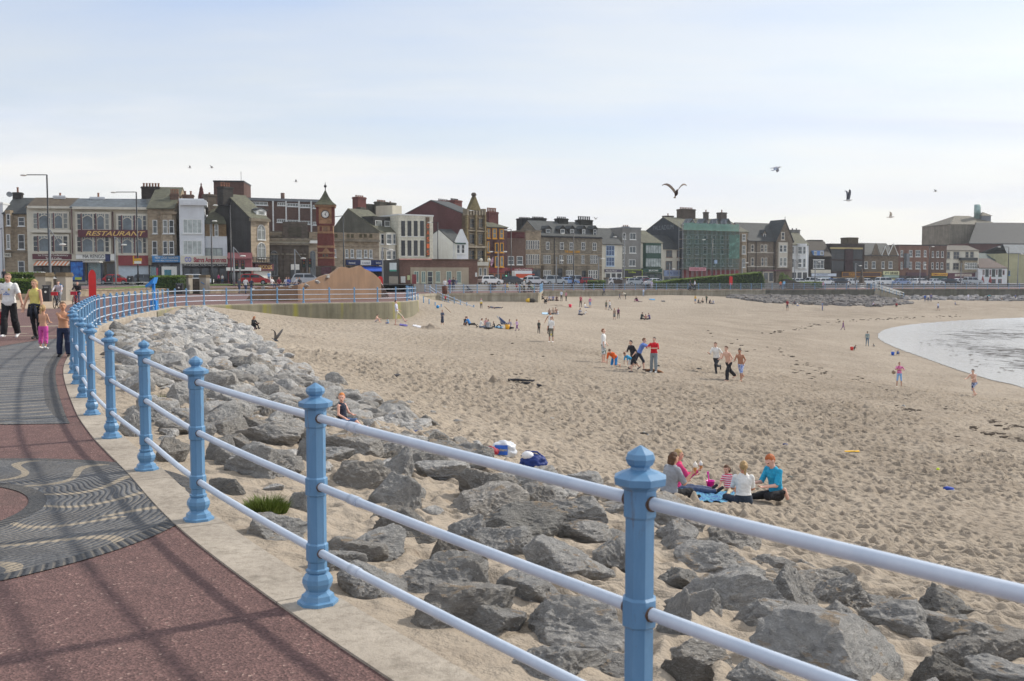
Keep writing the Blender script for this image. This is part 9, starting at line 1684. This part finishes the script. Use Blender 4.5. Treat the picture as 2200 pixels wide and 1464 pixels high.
for i, (u, v) in enumerate(((1094, 823), (1104, 823), (1113, 823), (1123, 824), (1131, 830), (1141, 825), (1158, 835), (852, 814))): p = S(u, v); bird(p + Vector((0, 0, .12)), .30, random.uniform(0, 6), 'dark pigeon pecking on the trampled sand in the small flock' if i < 6 else ('lone dark pigeon right of the small flock' if i == 6 else 'lone brownish pigeon on the sand behind the boy\'s rocks'), ((56, 56, 62), (40, 42, 48)), fold=True, cat='pigeon')
def heap(u, v, wpx, hpx, label):
 p = S(u, v); k = pxm(p.y); w_ = wpx * k / 2; n = 40; vs = []
 for i in range(n):
  for j in range(n): x = (i / (n - 1) * 2 - 1); y = (j / (n - 1) * 2 - 1); r_ = min(1, math.hypot(x, y)); h_ = hpx * k * (1 - r_) ** 1.2 * (1 + 1.1 * mnoise.noise(Vector((x * 3 + u, y * 3, 0)))) + .05 * mnoise.noise(Vector((x * 9, y * 9, u))) * (1 - r_); X, Y_ = p.x + x * w_, p.y + y * w_ * 1.1; vs.append((X, Y_, sand_z(X, Y_) - .03 + h_))
 me = npmesh('sand_heap', np.array(vs), grid_faces(n, n), m_sand)
 if me.polygons[0].normal.z < 0: me.flip_normals()
 tag(addobj('sand_heap', me), label, 'sand heap')
heap(1066, 828, 90, 18, 'heap of dug sand left of the pigeons'); heap(640, 727, 130, 7, 'low ridge of dug sand behind the pigeon taking off'); heap(925, 706, 60, 9, 'small mound of dug sand below the towel-wrapped child'); heap(1205, 658 , 60, 4, 'low dug ridge on the far sand'); heap(1140, 833, 70, 8, 'trampled sand mound under the pigeons')
m_weed = mat((62, 50, 38), .9, .35, 9); vs = []; fs = []; nb = 0; iv, if_ = ico(1); rg = random.Random(3)
LINES = [((1690, 765), (1800, 815), 26, 7), ((1700, 790), (1745, 815), 20, 12), ((1830, 812), (1960, 858), 30, 8), ((1915, 872), (1975, 888), 26, 5), ((2010, 870), (2100, 892), 22, 7), ((2110, 900), (2200, 925), 26, 6), ((1780, 835), (1850, 858), 20, 8), ((2080, 920), (2200, 950), 22, 10), ((1990, 920), (2060, 945), 10, 8), ((1700, 905), (1760, 895), 10, 10), ((1640, 720), (1800, 690), 40, 5), ((1800, 690), (2060, 680), 50, 4), ((1480, 720), (1700, 760), 20, 25), ((2150, 940), (2200, 952), 16, 3), ((1950, 1000), (2100, 960), 8, 10), ((1400, 900), (1800, 960), 8, 60), ((1000, 760), (1500, 860), 10, 60), ((1980, 735), (2190, 800), 40, 28)]
for a, b_, n, jt in LINES:
 for _ in range(n):
  q = rg.random(); u = a[0] + (b_[0] - a[0]) * q + rg.gauss(0, 6); v = a[1] + (b_[1] - a[1]) * q + rg.gauss(0, jt * .35); p = S(u, v); s_ = rg.uniform(.02, .085) * (1 + p.y / 130); pv = iv * np.array([s_ * rg.uniform(1, 2.4), s_ * rg.uniform(.7, 1.2), s_ * .35]); pv = pv * (1 + .3 * np.array([mnoise.noise(Vector(x * 9 + Vector((u, 0, 0)) if False else Vector((x[0] * 30 + u, x[1] * 30, x[2] * 30)))) for x in pv]))[:, None]; vs.append(pv + np.array(p) + np.array([0, 0, .03])); fs.append(if_ + nb); nb += len(iv)
tag(addobj('seaweed', npmesh('seaweed', np.concatenate(vs), np.concatenate(fs), m_weed, smooth=False)), kind='stuff')
mh = D.materials.new('sea_air'); mh.use_nodes = True; t = mh.node_tree; t.nodes.clear(); pv_ = t.nodes.new('ShaderNodeVolumePrincipled'); pv_.inputs['Color'].default_value = (.86, .91, 1, 1); pv_.inputs['Density'].default_value = 0.0002; pv_.inputs['Anisotropy'].default_value = .2
t.links.new(pv_.outputs[0], t.nodes.new('ShaderNodeOutputMaterial').inputs['Volume'])
hzb = MB().box(-620, 620, -80, 920, -9, 40).build('haze', mh); tag(hzb, kind='stuff')
